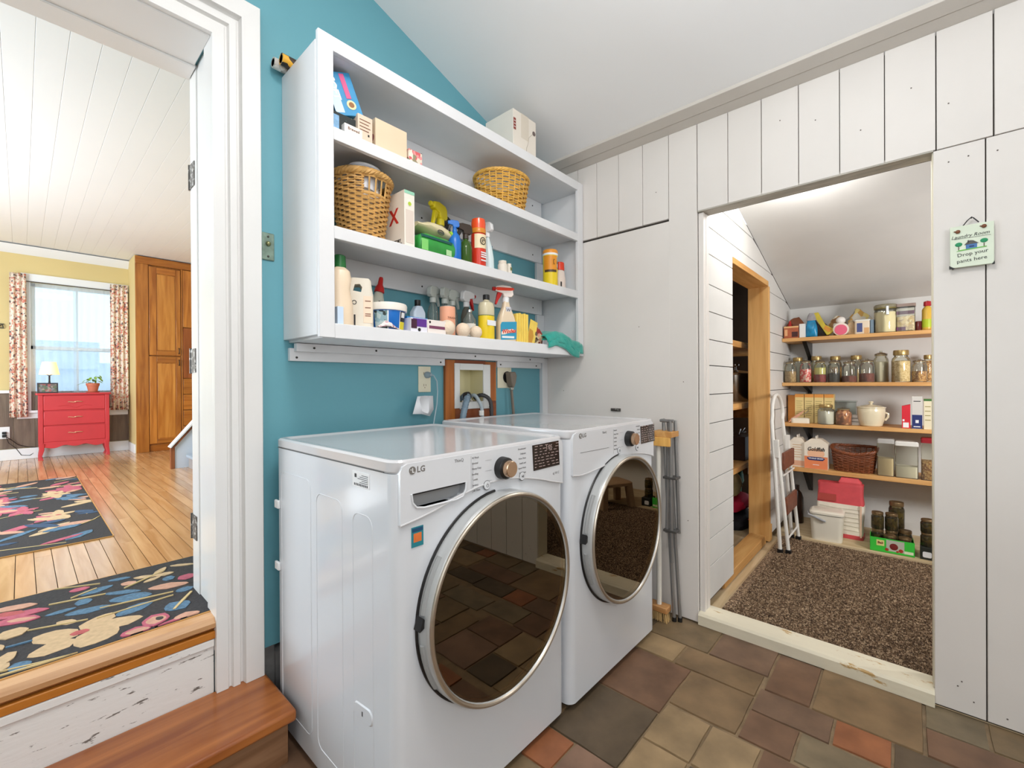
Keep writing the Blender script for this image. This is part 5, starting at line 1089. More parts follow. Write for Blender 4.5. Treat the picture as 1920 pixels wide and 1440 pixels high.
t = PT('food_box', 'tall carton, grey above and navy below, on the third pantry shelf', 'box', 4.11, -.025, z3); bo = ob('carton', B().box(-.026, .026, -.04, .04, 0, .222), mat('grey_card', (206, 202, 196), .5), t, bev=.001); flat('navy_panel', bo, -.0258, .0258, .002, .095, -.0405, mat('navy_card', (30, 44, 104), .5)); flat('emblem', bo, -.008, .008, .04, .06, -.0412, WHITE); flat('print', bo, -.018, .018, .185, .19, -.0405, INK); flat('print', bo, -.018, .016, .012, .018, -.0412, WHITE)
t = PT('food_box', 'cream carton with green top at the right end of the third shelf', 'box', 4.11, -.080, z3); bo = ob('carton', B().box(-.022, .022, -.04, .04, 0, .205), mat('pale_card', (226, 216, 186), .5), t, bev=.001); flat('green_top', bo, -.0218, .0218, .19, .2048, -.0405, mat('dark_green_card', (60, 110, 50), .5))
for k in range(4): flat('print', bo, -.016, .012, .15-k*.03, .155-k*.03, -.0405, mat('olive_print2', (150, 140, 80), .5))
# shelf 4
z4 = .528
def gable(label, y, w_, x, front):
    t = PT('gable_carton', label, 'carton', x, y, z4, 0, 'gable-top snack cartons on the lowest pantry shelf'); h = .195
    bo = ob('carton', B().box(-w_/2, w_/2, -.05, .05, 0, h), mat('snack_white', (232, 222, 206), .5), t, bev=.001)
    ob('gable', B().loft([[(-w_/2, -.05, h), (w_/2, -.05, h), (w_/2, .05, h), (-w_/2, .05, h)], [(-w_*.22, -.045, h+.034), (w_*.22, -.045, h+.034), (w_*.22, .045, h+.034), (-w_*.22, .045, h+.034)], [(-w_*.03, -.045, h+.036), (w_*.03, -.045, h+.036), (w_*.03, .045, h+.036), (-w_*.03, .045, h+.036)]]), mat('snack_top', (226, 214, 196), .5), t)
    ob('gable_fin', B().box(-.003, .003, -.045, .045, h+.034, h+.056), mat('snack_fin', (236, 228, 214), .5), t)
    if front:
        flat('orange_panel', bo, -w_/2+.001, w_/2-.001, .002, .095, -.0506, mat('snack_orange', (230, 134, 88), .5))
        ob('peach_arc', B().lathe([(.0005, 0), (.05, 0), (.05, .0006), (.0005, .0006)], 24, Matrix.Translation((0, -.0508, .118)) @ Matrix.Rotation(PI/2, 4, 'X'), sx=1.1, sy=.75), mat('snack_peach', (238, 186, 150), .5), bo)
        txt('Goldfish', .040, INK, bo, (0, -.0525, .150), bold=.0009, shear=.25, sx=.82); ob('navy_ribbon', B().prism([(-.058, .082), (-.035, .092), (.035, .092), (.058, .082), (.045, .066), (-.045, .066)], -.0535, -.0525, 'Y'), mat('navy_card', (30, 44, 104), .5), bo); txt('WHOLE GRAIN', .0135, WHITE, bo, (0, -.0540, .080), bold=.0004)
        flat('small_print', bo, -.02, .02, .03, .034, -.0512, WHITE)
    else:
        flat('orange_base', bo, -w_/2+.001, w_/2-.001, .01, .05, -.0506, mat('snack_orange2', (220, 170, 140), .5))
        for k in range(6): flat('print', bo, -w_*.3, w_*.3-.01*(k % 2), .17-k*.019, .175-k*.019, -.0506, mat('tan_print', (206, 170, 130), .5))
gable('cream and orange gable carton at the left, partly behind the ladder', .672, .105, 4.14, False)
gable('white and orange gable carton with black script lettering, beside the dark basket', .547, .150, 4.12, True)
basket('wicker_basket', 'dark brown rectangular wicker basket with a dipped front, lowest pantry shelf', (4.16, .322, z4+.001), -PI/2, .108, .128, .178, 15, 26, WICKD, .011, sx=1.04, sy=.70, boxy=True, dip=.045)
def oxo(label, y, w_, h, fillh, fm, lm, x=4.12):
    t = PT('pop_container', label, 'container', x, y, z4, 0, 'clear square containers on the lowest pantry shelf')
    ob('container', B().loft([[(a, b_, z) for a, b_ in rrect(-w_/2, w_/2, -.045, .045, .012)] for z in (0, h*.88)]), GJ, t)
    ob('contents', B().loft([[(a, b_, z) for a, b_ in rrect(-w_/2*.93, w_/2*.93, -.041, .041, .010)] for z in (.004, fillh*.8, fillh)]), fm, t)
    ob('lid', B().loft([[(a, b_, z) for a, b_ in rrect(-w_/2-.002, w_/2+.002, -.047, .047, .012)] for z in (h*.88, h*.97)]+[[(a, b_, h) for a, b_ in rrect(-w_/2+.004, w_/2-.004, -.041, .041, .010)]]), lm, t)
oxo('narrow clear container half full of cream powder, right of the dark basket', .140, .092, .262, .125, mat('cream_powder', (222, 200, 158), .8), mat('grey_lid', (176, 174, 170), .35))
oxo('wide clear container with white sugar sloping inside, lowest pantry shelf', .029, .120, .252, .080, flour, mat('white_lid2', (224, 222, 216), .35))
oxo('clear container with red lid half hidden by the doorway edge', -.082, .075, .285, .13, gran, mat('red_lid', (150, 30, 40), .35))
# shelf 1
z1 = 1.5395
t = PT('snack_box', 'low brown tray of snack bags at the left end of the highest shelf', 'box', 4.13, .708, z1); bo = ob('carton', B().box(-.050, .050, -.05, .05, 0, .095), mat('brown_orange_print', (176, 92, 56), .5, var=.2, vscale=20), t, bev=.001); flat('tan_patch', bo, -.045, -.025, .02, .07, -.0505, mat('tan_patch', (226, 170, 120), .5)); flat('dark_patch', bo, .004, .045, .01, .05, -.0505, mat('dark_patch', (66, 26, 26), .5)); flat('pale_rim', bo, -.05, .05, .082, .0948, -.0505, mat('tan_rim', (226, 176, 120), .5))
softbag('snack_bag', 'crinkled brown snack bag standing behind the low brown tray', (4.24, .700, z1), .15, .06, .175, mat('brown_film', (142, 80, 46), .35, var=.35, vscale=14), 1, rz=-PI/2)
t = PT('sauce_bottle', 'small red cone-topped bottle behind the low brown tray', 'bottle', 4.19, .735, z1); ob('bottle', B().lathe([(.0005, 0), (.018, 0), (.02, .08), (.012, .12), (.004, .15), (.0005, .152)], 14), RED, t)
t = PT('white_carton', 'small white carton left of the blue bag on the highest shelf', 'box', 4.11, .634, z1); ob('carton', B().box(-.019, .019, -.03, .03, 0, .108), mat('carton_white', (230, 230, 228), .5), t, bev=.001)
t, bo = softbag('snack_bag', 'upright blue snack bag with clear top on the highest shelf', (4.12, .577, z1), .074, .05, .135, mat('cyan_film', (28, 130, 176), .3, var=.35, vscale=22), 2, rz=-PI/2, zig=False); t2 = ob('clear_top', B().loft([[(x, y, z) for x, y in rrect(-.034*s_, .034*s_, -.015, .015, .01)] for s_, z in ((1, .13), (.8, .165), (.5, .188))]), mat('grey_film', (150, 146, 150), .3, var=.2, vscale=40), t)
softbag('snack_bag', 'grey and brown crinkled bag behind the yellow pouch', (4.24, .53, z1), .13, .05, .12, mat('dark_grey_film', (104, 96, 92), .4, var=.4, vscale=30), 4, rz=-PI/2)
t = PT('yellow_pouch', 'yellow pouch with black edge leaning over on the highest shelf', 'bag', 4.12, .500, z1, 0)
ob('pouch', B().prism([(-.075, .185), (-.035, .190), (.010, .09), (.062, .055), (.075, .045), (.03, .012), (.018, .010)], -.012, .012, 'Y'), mat('yellow_film', (198, 178, 50), .35, var=.12, vscale=20), t, bev=.004); ob('black_edge', B().tube([(-.083, 0, .185), (-.04, -.002, .10), (.012, -.002, .008)], .006, 6), BLACK, t); ob('orange_patch', B().prism([(.012, .085), (.050, .052), (.032, .030), (.0, .06)], -.0135, -.012, 'Y'), mat('orange_patch', (206, 136, 40), .4), t)
softbag('snack_bag', 'clear bag of brown pieces behind the pink and white tub', (4.25, .43, z1), .145, .07, .165, speck('clear_brown_bag', [(214, 206, 186), (222, 216, 200), (170, 130, 80), (236, 230, 220), (130, 90, 50)], 30, .4), 5, rz=-PI/2)
t = PT('round_tub', 'pink and white round tub lying on its side, highest shelf', 'tub', 4.12, .392, z1); ob('tub', B().lathe([(.0005, -.04), (.046, -.04), (.048, -.03), (.048, .03), (.0005, .03)], 24, Matrix.Translation((0, 0, .046)) @ Matrix.Rotation(PI/2, 4, 'X')), mat('tub_cream', (236, 224, 210), .4), t); ob('pink_lid', B().lathe([(.0005, 0), (.038, 0), (.038, .004), (.0005, .004)], 24, Matrix.Translation((0, -.031, .042)) @ Matrix.Rotation(PI/2, 4, 'X')), mat('pink_lid', (226, 96, 126), .4), t)
ob('white_wrap', B().sphere((-.004, 0, .115), .030, 12, 8, (1, 1, .9)), mat('white_wrap', (238, 232, 226), .5), t)
softbag('snack_bag', 'yellow and grey crinkled bag behind the small tub with blue label', (4.25, .300, z1), .165, .08, .20, speck('grey_yellow_bag', [(150, 146, 140), (226, 206, 130), (196, 192, 184), (206, 160, 80), (120, 70, 50), (210, 204, 190)], 26, .35), 6, rz=-PI/2)
softbag('snack_bag', 'small beige bag left of the small tub with blue label', (4.14, .335, z1), .055, .04, .11, mat('beige_film', (206, 178, 140), .4, var=.3, vscale=30), 7, rz=-PI/2)
t = PT('small_tub', 'small clear tub with a blue label on the highest shelf', 'tub', 4.12, .268, z1); bo = ob('tub', B().loft([[(x, y, z) for x, y in rrect(-.044, .044, -.035, .035, .012)] for z in (0, .095)]), mat('tub_peach', (226, 210, 186), .4), t); ob('lid', B().loft([[(x, y, z) for x, y in rrect(-.047, .047, -.038, .038, .012)] for z in (.095, .104)]), mat('clear_lid', (224, 224, 216), .3), t); flat('blue_label', bo, -.030, .002, .015, .080, -.0355, mat('label_slate_blue', (64, 74, 128), .4)); flat('orange_contents', bo, .012, .040, .004, .045, -.0355, mat('orange_fill', (214, 166, 110), .5))
t = PT('seasoning_box', 'thin blue-grey packet between the small tub and the big clamp jar', 'packet', 4.12, .212, z1); ob('packet', B().box(-.010, .010, -.03, .03, 0, .10), mat('slate_packet', (110, 130, 146), .4), t, bev=.001)
t = PT('glass_canister', 'big clamp-lid canister full of cream flour on the highest shelf', 'canister', 4.12, .139, z1)
ob('canister_glass', B().lathe([(.0005, 0), (.060, 0), (.063, .006), (.063, .150), (.059, .165), (.059, .172)], 30), GJ, t); ob('contents', B().lathe([(.0005, .004), (.059, .004), (.0605, .01), (.0605, .145), (.0005, .150)], 26), mat('cream_flour', (236, 224, 190), .8), t)
ob('lid', B().lathe([(.060, .174), (.066, .176), (.066, .192), (.058, .200), (.0005, .202)], 30), glass('lid_glass', (224, 216, 184), .03, 1.5, .3), t); ob('clamp_band', B().lathe([(.062, .166), (.0655, .168), (.0655, .176), (.062, .178)], 30), mat('olive_band', (130, 118, 70), .4, .4), t); ob('clasp', B().box(.004, .022, -.074, -.062, .120, .185), STEEL, t, bev=.003)
t = PT('glass_canister', 'lidded canister holding a bag of pale pasta right of the flour canister', 'canister', 4.13, .032, z1)
ob('canister_glass', B().loft([[(x, y, z) for x, y in rrect(-.050, .050, -.045, .045, .014)] for z in (0, .172)]), GJ, t); ob('pasta', B().loft([[(x, y, z+.012*noise.noise(Vector((x*40, y*40, 0)))) for x, y in rrect(-.046, .046, -.040, .040, .014)] for z in (.006, .105)]), speck('pasta_bag', [(232, 214, 176), (220, 196, 150), (240, 228, 200), (206, 186, 160)], 60), t); ob('purple_band', B().box(-.047, .0, -.0445, -.044, .008, .032), mat('purple_band', (110, 50, 96), .4), t); ob('plum_film', B().box(-.047, .045, -.0445, -.044, .118, .142), mat('plum_film', (120, 90, 110), .4), t)
ob('lid', B().loft([[(x, y, z) for x, y in rrect(-.053, .053, -.048, .048, .014)] for z in (.172, .192)]), mat('smoky_lid', (150, 130, 120), .3), t)
t = PT('spice_jar', 'short dark red jar between the pasta canister and the yellow bottle', 'jar', 4.12, -.035, z1); ob('jar', B().lathe([(.0005, 0), (.017, 0), (.018, .06), (.015, .066), (.0005, .066)], 16), mat('dark_red_glass', (96, 30, 30), .2), t)
t = PT('dressing_bottle', 'yellow bottle with lime label and red cap at the right end of the highest shelf', 'bottle', 4.12, -.078, z1); bo = ob('bottle', B().lathe([(.0005, 0), (.026, 0), (.028, .004), (.028, .14), (.02, .155), (.012, .165)], 20), mat('golden_bottle', (216, 176, 70), .3), t); band('lime_label', bo, .028, .02, .075, mat('lime_label', (176, 196, 40), .4)); ob('cap', B().lathe([(.018, .165), (.020, .167), (.019, .195), (.0005, .202)], 16), mat('cap_red', (170, 30, 40), .3), t)
# floor of the pantry
PF = .0625
t = PT('compost_bin', 'cream lidded bin with grey handle on the pantry floor', 'bin', 3.90, .458, PZ, .06)
BINM = mat('cream_bin_plastic', (228, 222, 206), .35)
ob('bin', B().loft([[(x, y, z) for x, y in rrect(-.090-o_, .090+o_, -.075-o_*.6, .075+o_*.6, .03)] for o_, z in ((-.006, .006), (-.002, .0), (0, .02), (.008, .200))]), BINM, t)
ob('lid', B().loft([[(x, y, z) for x, y in rrect(-.102+o_, .102-o_, -.084+o_, .084-o_, .03)] for o_, z in ((0, .203), (0, .216), (.012, .226))]), BINM, t)
ob('lid_gap', B().loft([[(x, y, z) for x, y in rrect(-.100, .100, -.0815, .0815, .03)] for z in (.1995, .2032)]), GRAYD, t)
ob('handle', B().tube([(-.104, .0, .19), (-.112, -.03, .200), (-.105, -.088, .195), (-.05, -.094, .178), (-.004, -.094, .160)], .0075, 8), mat('grey_handle', (160, 162, 166), .35), t)
fb_ = thing('flour_bag', 'big white and red paper flour sack standing behind the cream bin', 'bag', (4.06, .395, PF), -PI/2)
b = B(); L_ = []
for i in range(17):
    q = i/16; z = .385*q; wx = .137*(1-.03*math.sin(q*9)); dy = .065*(1-.25*q)
    L_.append([(x+.003*noise.noise(Vector((x*20, z*30, 1))), y+.006*noise.noise(Vector((x*25, z*30, 5))), z) for x, y in rrect(-wx, wx, -dy, dy, .02, 4)])
SACK = mat('sack_paper', (230, 222, 206), .7, var=.06, vscale=20, bump=.4, bscale=30)
REDS = mat('sack_red', (206, 76, 82), .55, var=.12, vscale=14, bump=.5, bscale=20)
b.loft(L_[:11]); ob('sack', b, SACK, fb_)
b = B(); b.loft(L_[10:]); b.loft([[(x, y, z) for x, y in rrect(-.01, .125, -.045, .03, .012)] for z in (.384, .40)]+[[(x, y*.6, .428) for x, y in rrect(.005, .105, -.040, .03, .012)]]); ob('red_top', b, REDS, fb_)
ob('red_base', B().loft([[(x*1.006, y*1.012, z) for x, y in rrect(-.137, .137, -.065, .065, .02, 4)] for z in (0, .028)]), REDS, fb_)
ob('red_patch', B().box(-.13, -.02, -.0640, -.060, .255, .305), mat('sack_brown_red', (170, 66, 58), .6), fb_)
for k in range(6): ob('fold_crease', B().tube([(-.12+.03*noise.noise(Vector((k, 0, 0))), -.0655, .06+k*.032), (0, -.0665, .062+k*.031+.004*math.sin(k*2)), (.125, -.0650, .06+k*.032)], .0015, 5), SACK, fb_)
ob('side_fold', B().box(.118, .128, -.068, -.060, .02, .245), mat('sack_peach', (232, 196, 170), .6), fb_)
# tray of canning jars
tr_ = thing('canning_tray', 'bright green cardboard tray of canning jars on the pantry floor', 'box', (3.93, .105, PF), -PI/2+.04)
GC = mat('bright_green_card', (60, 200, 64), .5)
bo = ob('tray', B().box(-.112, .112, -.098, -.096, 0, .092).box(-.112, .112, .096, .098, 0, .07).box(-.112, -.110, -.098, .098, 0, .092).box(.110, .112, -.098, .098, 0, .075).box(-.112, .112, -.098, .098, -.0, .003), GC, tr_)
flat('cream_logo', bo, -.078, -.038, .040, .078, -.0985, mat('cream_logo', (230, 222, 140), .5)); txt('Ball', .020, mat('dark_red_ink', (120, 40, 40), .5), bo, (-.058, -.0995, .060), bold=.0006)
flat('photo_panel', bo, -.028, .062, .014, .086, -.0985, mat('photo_grey', (190, 190, 176), .5)); ob('tomato_print', B().sphere((.010, -.099, .046), .022, 14, 8, (1, .05, 1)), mat('tomato_red', (120, 36, 34), .5), bo)
for x, z, r_ in ((-.025, .022, .010), (.045, .026, .012), (.028, .018, .007)): ob('tomato_print', B().sphere((x, -.0992, z), r_, 10, 6, (1, .06, 1)), mat('tomato_red2', (170, 60, 44), .5), bo)
flat('white_strip', bo, .06, .106, .012, .030, -.0985, mat('pale_strip', (226, 232, 200), .5))
PIC = speck('pickles', [(110, 100, 34), (140, 126, 44), (88, 74, 30), (160, 140, 60), (70, 56, 28)], 40, .3); BRL = mat('bronze_lid', (132, 108, 76), .35, .7); JG2 = glass('brown_jar_glass', (196, 186, 150), .02, 1.45, .05)
def mason(label, x, y, z, r=.039, h=.118, g='canning jars on the pantry floor'):
    t = PT('canning_jar', label, 'jar', x, y, z, 0, g)
    ob('jar_glass', B().lathe([(.0005, 0), (r*.94, 0), (r, .005), (r, h*.72), (r*.86, h*.82), (r*.84, h*.86)], 20), JG2, t)
    ob('contents', B().lathe([(.0005, .003), (r*.93, .003), (r*.95, .008), (r*.95, h*.70), (r*.5, h*.74), (.0005, h*.74)], 16), PIC, t)
    ob('lid', B().lathe([(r*.86, h*.85), (r*.92, h*.855), (r*.92, h*.97), (r*.88, h), (.0005, h)], 22), BRL, t)
zj = PF+.0035
mason('canning jar standing at the front left corner of the green tray', 3.958, .178, zj, .035, .115)
mason('canning jar stacked on the front left one, left of the tall stack', 3.958, .179, zj+.116, .035, .115)
mason('canning jar at the bottom of the tall stack, mid tray', 3.973, .106, zj, .036, .115)
mason('canning jar in the middle of the tall stack, mid tray', 3.973, .106, zj+.116, .036, .115)
mason('canning jar topping the highest stack behind the green tray', 4.07, .082, PF+.1165+.0, .043, .180)
mason('canning jar at the back under the highest stack', 4.07, .082, PF, .042, .115)
mason('canning jar near the right front of the green tray, lid showing', 3.896, .112, zj, .036, .100)
mason('canning jar at the right back of the green tray', 3.972, .034, zj, .035, .130)
mason('canning jar low at the right end of the green tray', 3.896, .038, zj, .035, .100)
t = PT('jar_box', 'black and white carton under the jars at the doorway edge', 'box', 3.92, -.078, PF); bo = ob('carton', B().box(-.042, .042, -.08, .04, 0, .075), mat('black_green_card', (36, 40, 34), .5), t, bev=.001); ob('white_label', B().prism(rrect(-.030, .012, .014, .050, .008), -.0806, -.080, 'Y'), WHITE, bo)
mason('canning jar on the black carton, lower of two by the doorway edge', 3.90, -.075, PF+.0755, .038, .085)
mason('canning jar on the black carton, upper of two by the doorway edge', 3.90, -.075, PF+.161, .038, .085)
t = PT('dark_bottle', 'dark brown bottle on the pantry floor behind the ladder', 'bottle', 4.20, .690, PF); ob('bottle', B().lathe([(.0005, 0), (.04, 0), (.042, .01), (.042, .20), (.03, .24), (.014, .26), (.014, .30), (.0005, .30)], 20), mat('dark_brown_bottle', (48, 30, 24), .25), t)
# ladder, folded, leaning on the shiplap
LW = mat('white_ladder_enamel', (232, 230, 224), .35); TRB = mat('brown_ladder_tread', (118, 68, 48), .55, var=.25, vscale=30)
ld = thing('step_ladder', 'folded white step ladder with brown treads leaning on the pantry shiplap', 'ladder', (3.60, .655, PZ))
lean = .055
def LP(x, z, d=0): return (x, d+lean*z/1.0+.005, z)
pts = [LP(-.185, .02), LP(-.185, .75), LP(-.180, .88)]+[LP(-.13*math.cos(a)-.0, .94+.12*math.sin(a)) for a in [PI*i/10 for i in range(11)]]+[LP(.150, .88), LP(.175, .75), LP(.20, .02)]
pts[3:14] = [LP(.01-.165*math.cos(PI*i/12), .92+.14*math.sin(PI*i/12)) for i in range(13)]
ob('front_frame', B().tube(pts, .0125, 10), LW, ld)
for x in (-.165, .188): ob('rear_leg', B().tube([LP(x, .02, -.045), LP(x*.96, .72, -.020)], .0115, 10), LW, ld)
for x, z in ((-.18, .70), (.178, .70)): ob('hinge_plate', B().box(x-.016, x+.016, .012, .040, z-.06, z+.06), LW, ld, bev=.002)
for x, d in ((-.185, 0), (.20, 0), (-.165, -.045), (.188, -.045)): ob('rubber_foot', B().box(x-.016, x+.016, d-.010, d+.022, -.001, .028), BLACK, ld, bev=.003)
for z in (.66, .36): ob('tread', B().box(-.155, .165, -.055+lean*z, -.036+lean*z, z-.105, z+.01), TRB, ld, bev=.004)
for z in (.10, .52): ob('cross_brace', B().tube([LP(-.165, z, -.045), LP(.188, z, -.045)], .006, 8), LW, ld)
# stool seen in the dryer door
sk_ = thing('step_stool', 'taupe plastic step stool in the pantry, seen reflected in the dryer door', 'stool', (3.70, -.37, PZ+.002), .45)
STL = mat('taupe_stool_plastic', (176, 146, 116), .4)
ob('seat', B().loft([[(x, y, z) for x, y in rrect(-.17+o_, .17-o_, -.13+o_, .13-o_, .03)] for o_, z in ((0, .20), (0, .225), (.012, .235))]), STL, sk_)
for sx in (-1, 1):
    for sy in (-1, 1): ob('leg', B().loft([[(sx*(.135+.02*(1-z/.2))+x, sy*(.095+.02*(1-z/.2))+y, z) for x, y in rrect(-.03, .03, -.03, .03, .01)] for z in (0, .2)]), STL, sk_)
# closet things
cs = [(1.498, .045), (1.038, .045), (.570, .04)]
for (z, h_), lab in zip(cs, ('closet shelf board highest in the dark closet', 'closet shelf board holding the steel stockpot', 'closet shelf board above the heap of bags')):
    t = thing('closet_shelf', lab, 'shelf', (4.0, 1.26, z-h_)); ob('shelf_board', B().box(-.75, .85, -.31, .43, 0, h_), PINEX, t, bev=.002)
t = thing('shelf_cleat', 'short pine block behind the stud under the stockpot shelf', 'wood', (4.24, 1.06, .885)); ob('block', B().box(-.05, .2, -.02, .43, 0, .105), PINEX, t, bev=.002)
sp = thing('stockpot', 'polished steel stockpot with lid on a dark closet shelf', 'pot', (4.01, 1.10, 1.0385))
ob('pot', B().lathe([(.0005, 0), (.128, 0), (.132, .006), (.132, .215), (.136, .22), (.130, .22)], 40), STEEL, sp); ob('lid', B().lathe([(.134, .221), (.136, .228), (.10, .245), (.03, .256), (.012, .258), (.010, .285), (.030, .295), (.030, .305), (.0005, .308)], 36), STEEL, sp)
ob('handle', B().tube([(.13, 0, .17), (.165, 0, .175), (.165, .0, .15), (.13, 0, .145)], .006, 8), BLACK, sp)
t = thing('dark_crate', 'dark plastic crate on the lower closet shelf', 'crate', (4.00, 1.09, .571)); bo = ob('crate', B().box(-.17, .17, -.11, .11, 0, .19), mat('crate_dark', (48, 26, 22), .5), t, bev=.004); ob('chrome_tools', B().tube([(-.12, -.05, .20), (-.03, -.04, .235), (.03, -.03, .205), (.09, -.04, .24)], .005, 6).tube([(-.10, -.08, .22), (.06, -.06, .21)], .004, 6), STEEL, t)
for nm, lab, loc, d_, m_, sd_ in (('cloth_bag', 'cream patterned cloth bag at the top of the closet heap', (3.83, 1.08, .29), (.20, .14, .20), mat('cream_olive_cloth', (206, 186, 132), .8, var=.3, vscale=12), 21), ('cloth_bag', 'bright green cloth bag hanging in the closet heap', (4.10, 1.12, .25), (.16, .10, .26), mat('green_cloth', (24, 120, 78), .7), 22),
    ('cloth_bag', 'pink-red cloth bag in the middle of the closet heap', (3.98, 1.06, .16), (.40, .16, .12), mat('pink_cloth', (222, 36, 76), .7), 23), ('cloth_bag', 'dark navy bag with pink piping low in the closet heap', (3.95, 1.06, -.005), (.44, .22, .17), mat('dark_cloth', (26, 24, 30), .7), 24)):
    softbag(nm, lab, loc, *d_, m_, sd_, group=None)
t = bpy.data.objects['cloth_bag.003']; ob('pink_piping', B().tube([(-.16, -.115, .13), (-.04, -.118, .115), (.06, -.118, .085), (.09, -.118, .06), (.06, -.118, .045), (-.02, -.118, .07), (-.12, -.118, .11)], .006, 8), mat('pink_piping', (226, 84, 110), .6), t); ob('grey_strap', B().tube([(-.08, -.10, .18), (.02, -.12, .16), (.10, -.12, .10)], .012, 6), mat('grey_strap', (96, 100, 110), .6), t); ob('tan_tag', B().box(-.17, -.13, -.13, -.12, .02, .07), mat('tan_cloth', (196, 160, 110), .7), t)
tb_ = thing('tan_box', 'small tan cardboard corner behind the stud in the closet', 'box', (4.24, 1.10, .40)); ob('carton', B().box(-.06, .08, -.05, .10, 0, .12), mat('cardboard_brown', (150, 104, 62), .8), tb_, bev=.002)

# ================================================================== DINING ROOM BEYOND THE DOORWAY
LZ, YW = .415, 7.05
YEL_W = mat('pale_yellow_wall', (218, 196, 138), .6, var=.03, vscale=2)
WOODF = wood('honey_floor_board', (186, 138, 92), (212, 168, 122), 'Y', .22, coat=.35)
df = struct('floor_dining', B().box(-2.3, 2.4, 2.05, 7.3, .2, LZ-.009), mat('floor_gap', (70, 44, 26), .9))
bw_ = .0565
me_cache = {}
for i in range(34):
    x = -.36+i*bw_+bw_/2; y = 2.05-(i*.37 % .9)
    while y < 7.05:
        L0 = rnd.choice([1.2, 1.7, 2.2]); y0, y1 = max(y, 2.061), min(y+L0, 7.049); y += L0
        if y1-y0 < .05: continue
        b = B().box(-bw_/2+.0012, bw_/2-.0012, -(y1-y0)/2+.001, (y1-y0)/2-.001, -.009, 0)
        ob('floor_board', b, WOODF, df, (x, (y0+y1)/2, LZ+rnd.uniform(-.0004, .0004)))
for x in range(12): ob('floor_board', B().box(-.072, .072, -2.49, 2.49, -.009, 0), WOODF, df, (-.36-.0735-x*.147, 4.552, LZ))
for x in range(5): ob('floor_board', B().box(-.072, .072, -2.49, 2.49, -.009, 0), WOODF, df, (1.561+.0735+x*.147, 4.552, LZ))
# far wall with window hole
wf = B(); wx0, wx1, wz0, wz1 = .075, .800, .96, 2.315
wf.box(-2.3, wx0, YW, YW+.14, LZ, 2.75).box(wx1, 2.4, YW, YW+.14, LZ, 2.75).box(wx0, wx1, YW, YW+.14, LZ, wz0).box(wx0, wx1, YW, YW+.14, wz1, 2.75)
wd = struct('wall_dining_far', wf, YEL_W)
WAIN = wood('grey_brown_wainscot', (96, 80, 68), (130, 112, 96), 'Z', .6)
for i in range(9):
    x0 = -.52+i*.155
    ob('wainscot_board', B().box(-.0765, .0765, -.012, 0, -.30, .30), WAIN, wd, (x0+.0775, YW, LZ+.42)) if x0+.155 < .88 or i == 9 else None
struct('baseboard_dining', B().box(-2.2, .868, YW-.028, YW-.012, LZ, LZ+.115), WHITE, bev=.003)
struct('trim_4', B().box(-2.2, -.03, YW-.03, YW-.0125, 1.118, 1.15), WHITE, bev=.003)
crown = struct('trim_5', B().prism([(YW-.001, 2.60), (YW-.02, 2.62), (YW-.06, 2.665), (YW-.07, 2.685), (YW-.001, 2.685)], -2.2, .88, 'X'), WHITE)
struct('wall_dining_return', B().box(.880, .905, 6.61, YW-.001, LZ, 2.69), YEL_W)
struct('baseboard_return', B().box(.866, .880, 6.612, YW-.03, LZ, LZ+.10), WHITE, bev=.002)
struct('wall_dining_left', B().box(-2.3, -2.2, 2.05, YW, LZ, 2.75), YEL_W)
struct('wall_dining_right', B().box(2.2, 2.3, 2.05, YW, LZ, 2.75), YEL_W)
dc_ = struct('ceiling_dining', B().box(-2.3, 2.4, 2.05, 7.2, 2.705, 2.75), CW)
for i in range(24):
    ob('ceiling_board', B().box(-.0497, .0497, -2.49, 2.49, -.006, 0), CW, dc_, (-.60+i*.1, 4.55, 2.7045), bev=.0012)
# window with frame, sashes, glass
wi = thing('window_3', 'x', 'x'); del wi['label']; del wi['category']; wi['kind'] = 'structure'
c_ = B()
ob('window_casing', B().box(wx0-.06, wx0, YW-.022, YW, .93, wz1).box(wx1, wx1+.07, YW-.022, YW, .93, wz1).box(wx0-.07, wx1+.08, YW-.026, YW, wz1, wz1+.085), WHITE, wi, bev=.002)
ob('window_sill', B().box(-.04, .875, YW-.045, YW, .905, .93).box(-.03, .865, YW-.020, YW-.0125, .845, .905), WHITE, wi, bev=.002)
for z0, z1, y in ((wz0, 1.63, YW+.05), (1.59, wz1, YW+.085)):
    ob('sash', B().box(wx0, wx0+.035, y-.015, y+.015, z0, z1).box(wx1-.035, wx1, y-.015, y+.015, z0, z1).box(wx0, wx1, y-.015, y+.015, z0, z0+.035).box(wx0, wx1, y-.015, y+.015, z1-.035, z1).box((wx0+wx1)/2-.008, (wx0+wx1)/2+.008, y-.012, y+.012, z0+.03, z1-.03), WHITE, wi)
    ob('pane', B().box(wx0+.03, wx1-.03, y-.002, y+.002, z0+.03, z1-.03), glass('window_glass', (240, 246, 248), .01, 1.45), wi)
struct('exterior_eave', B().box(-1.5, 2.5, 7.3, 7.7, 2.36, 2.46), mat('eave_paint', (200, 216, 218), .8))
struct('exterior_house', B().box(-4, 5, 11.5, 11.7, -1, 1.62).box(-.2, 1.0, 11.4, 11.6, 1.5, 2.0), mat('pale_blue_siding', (198, 218, 236), .8))
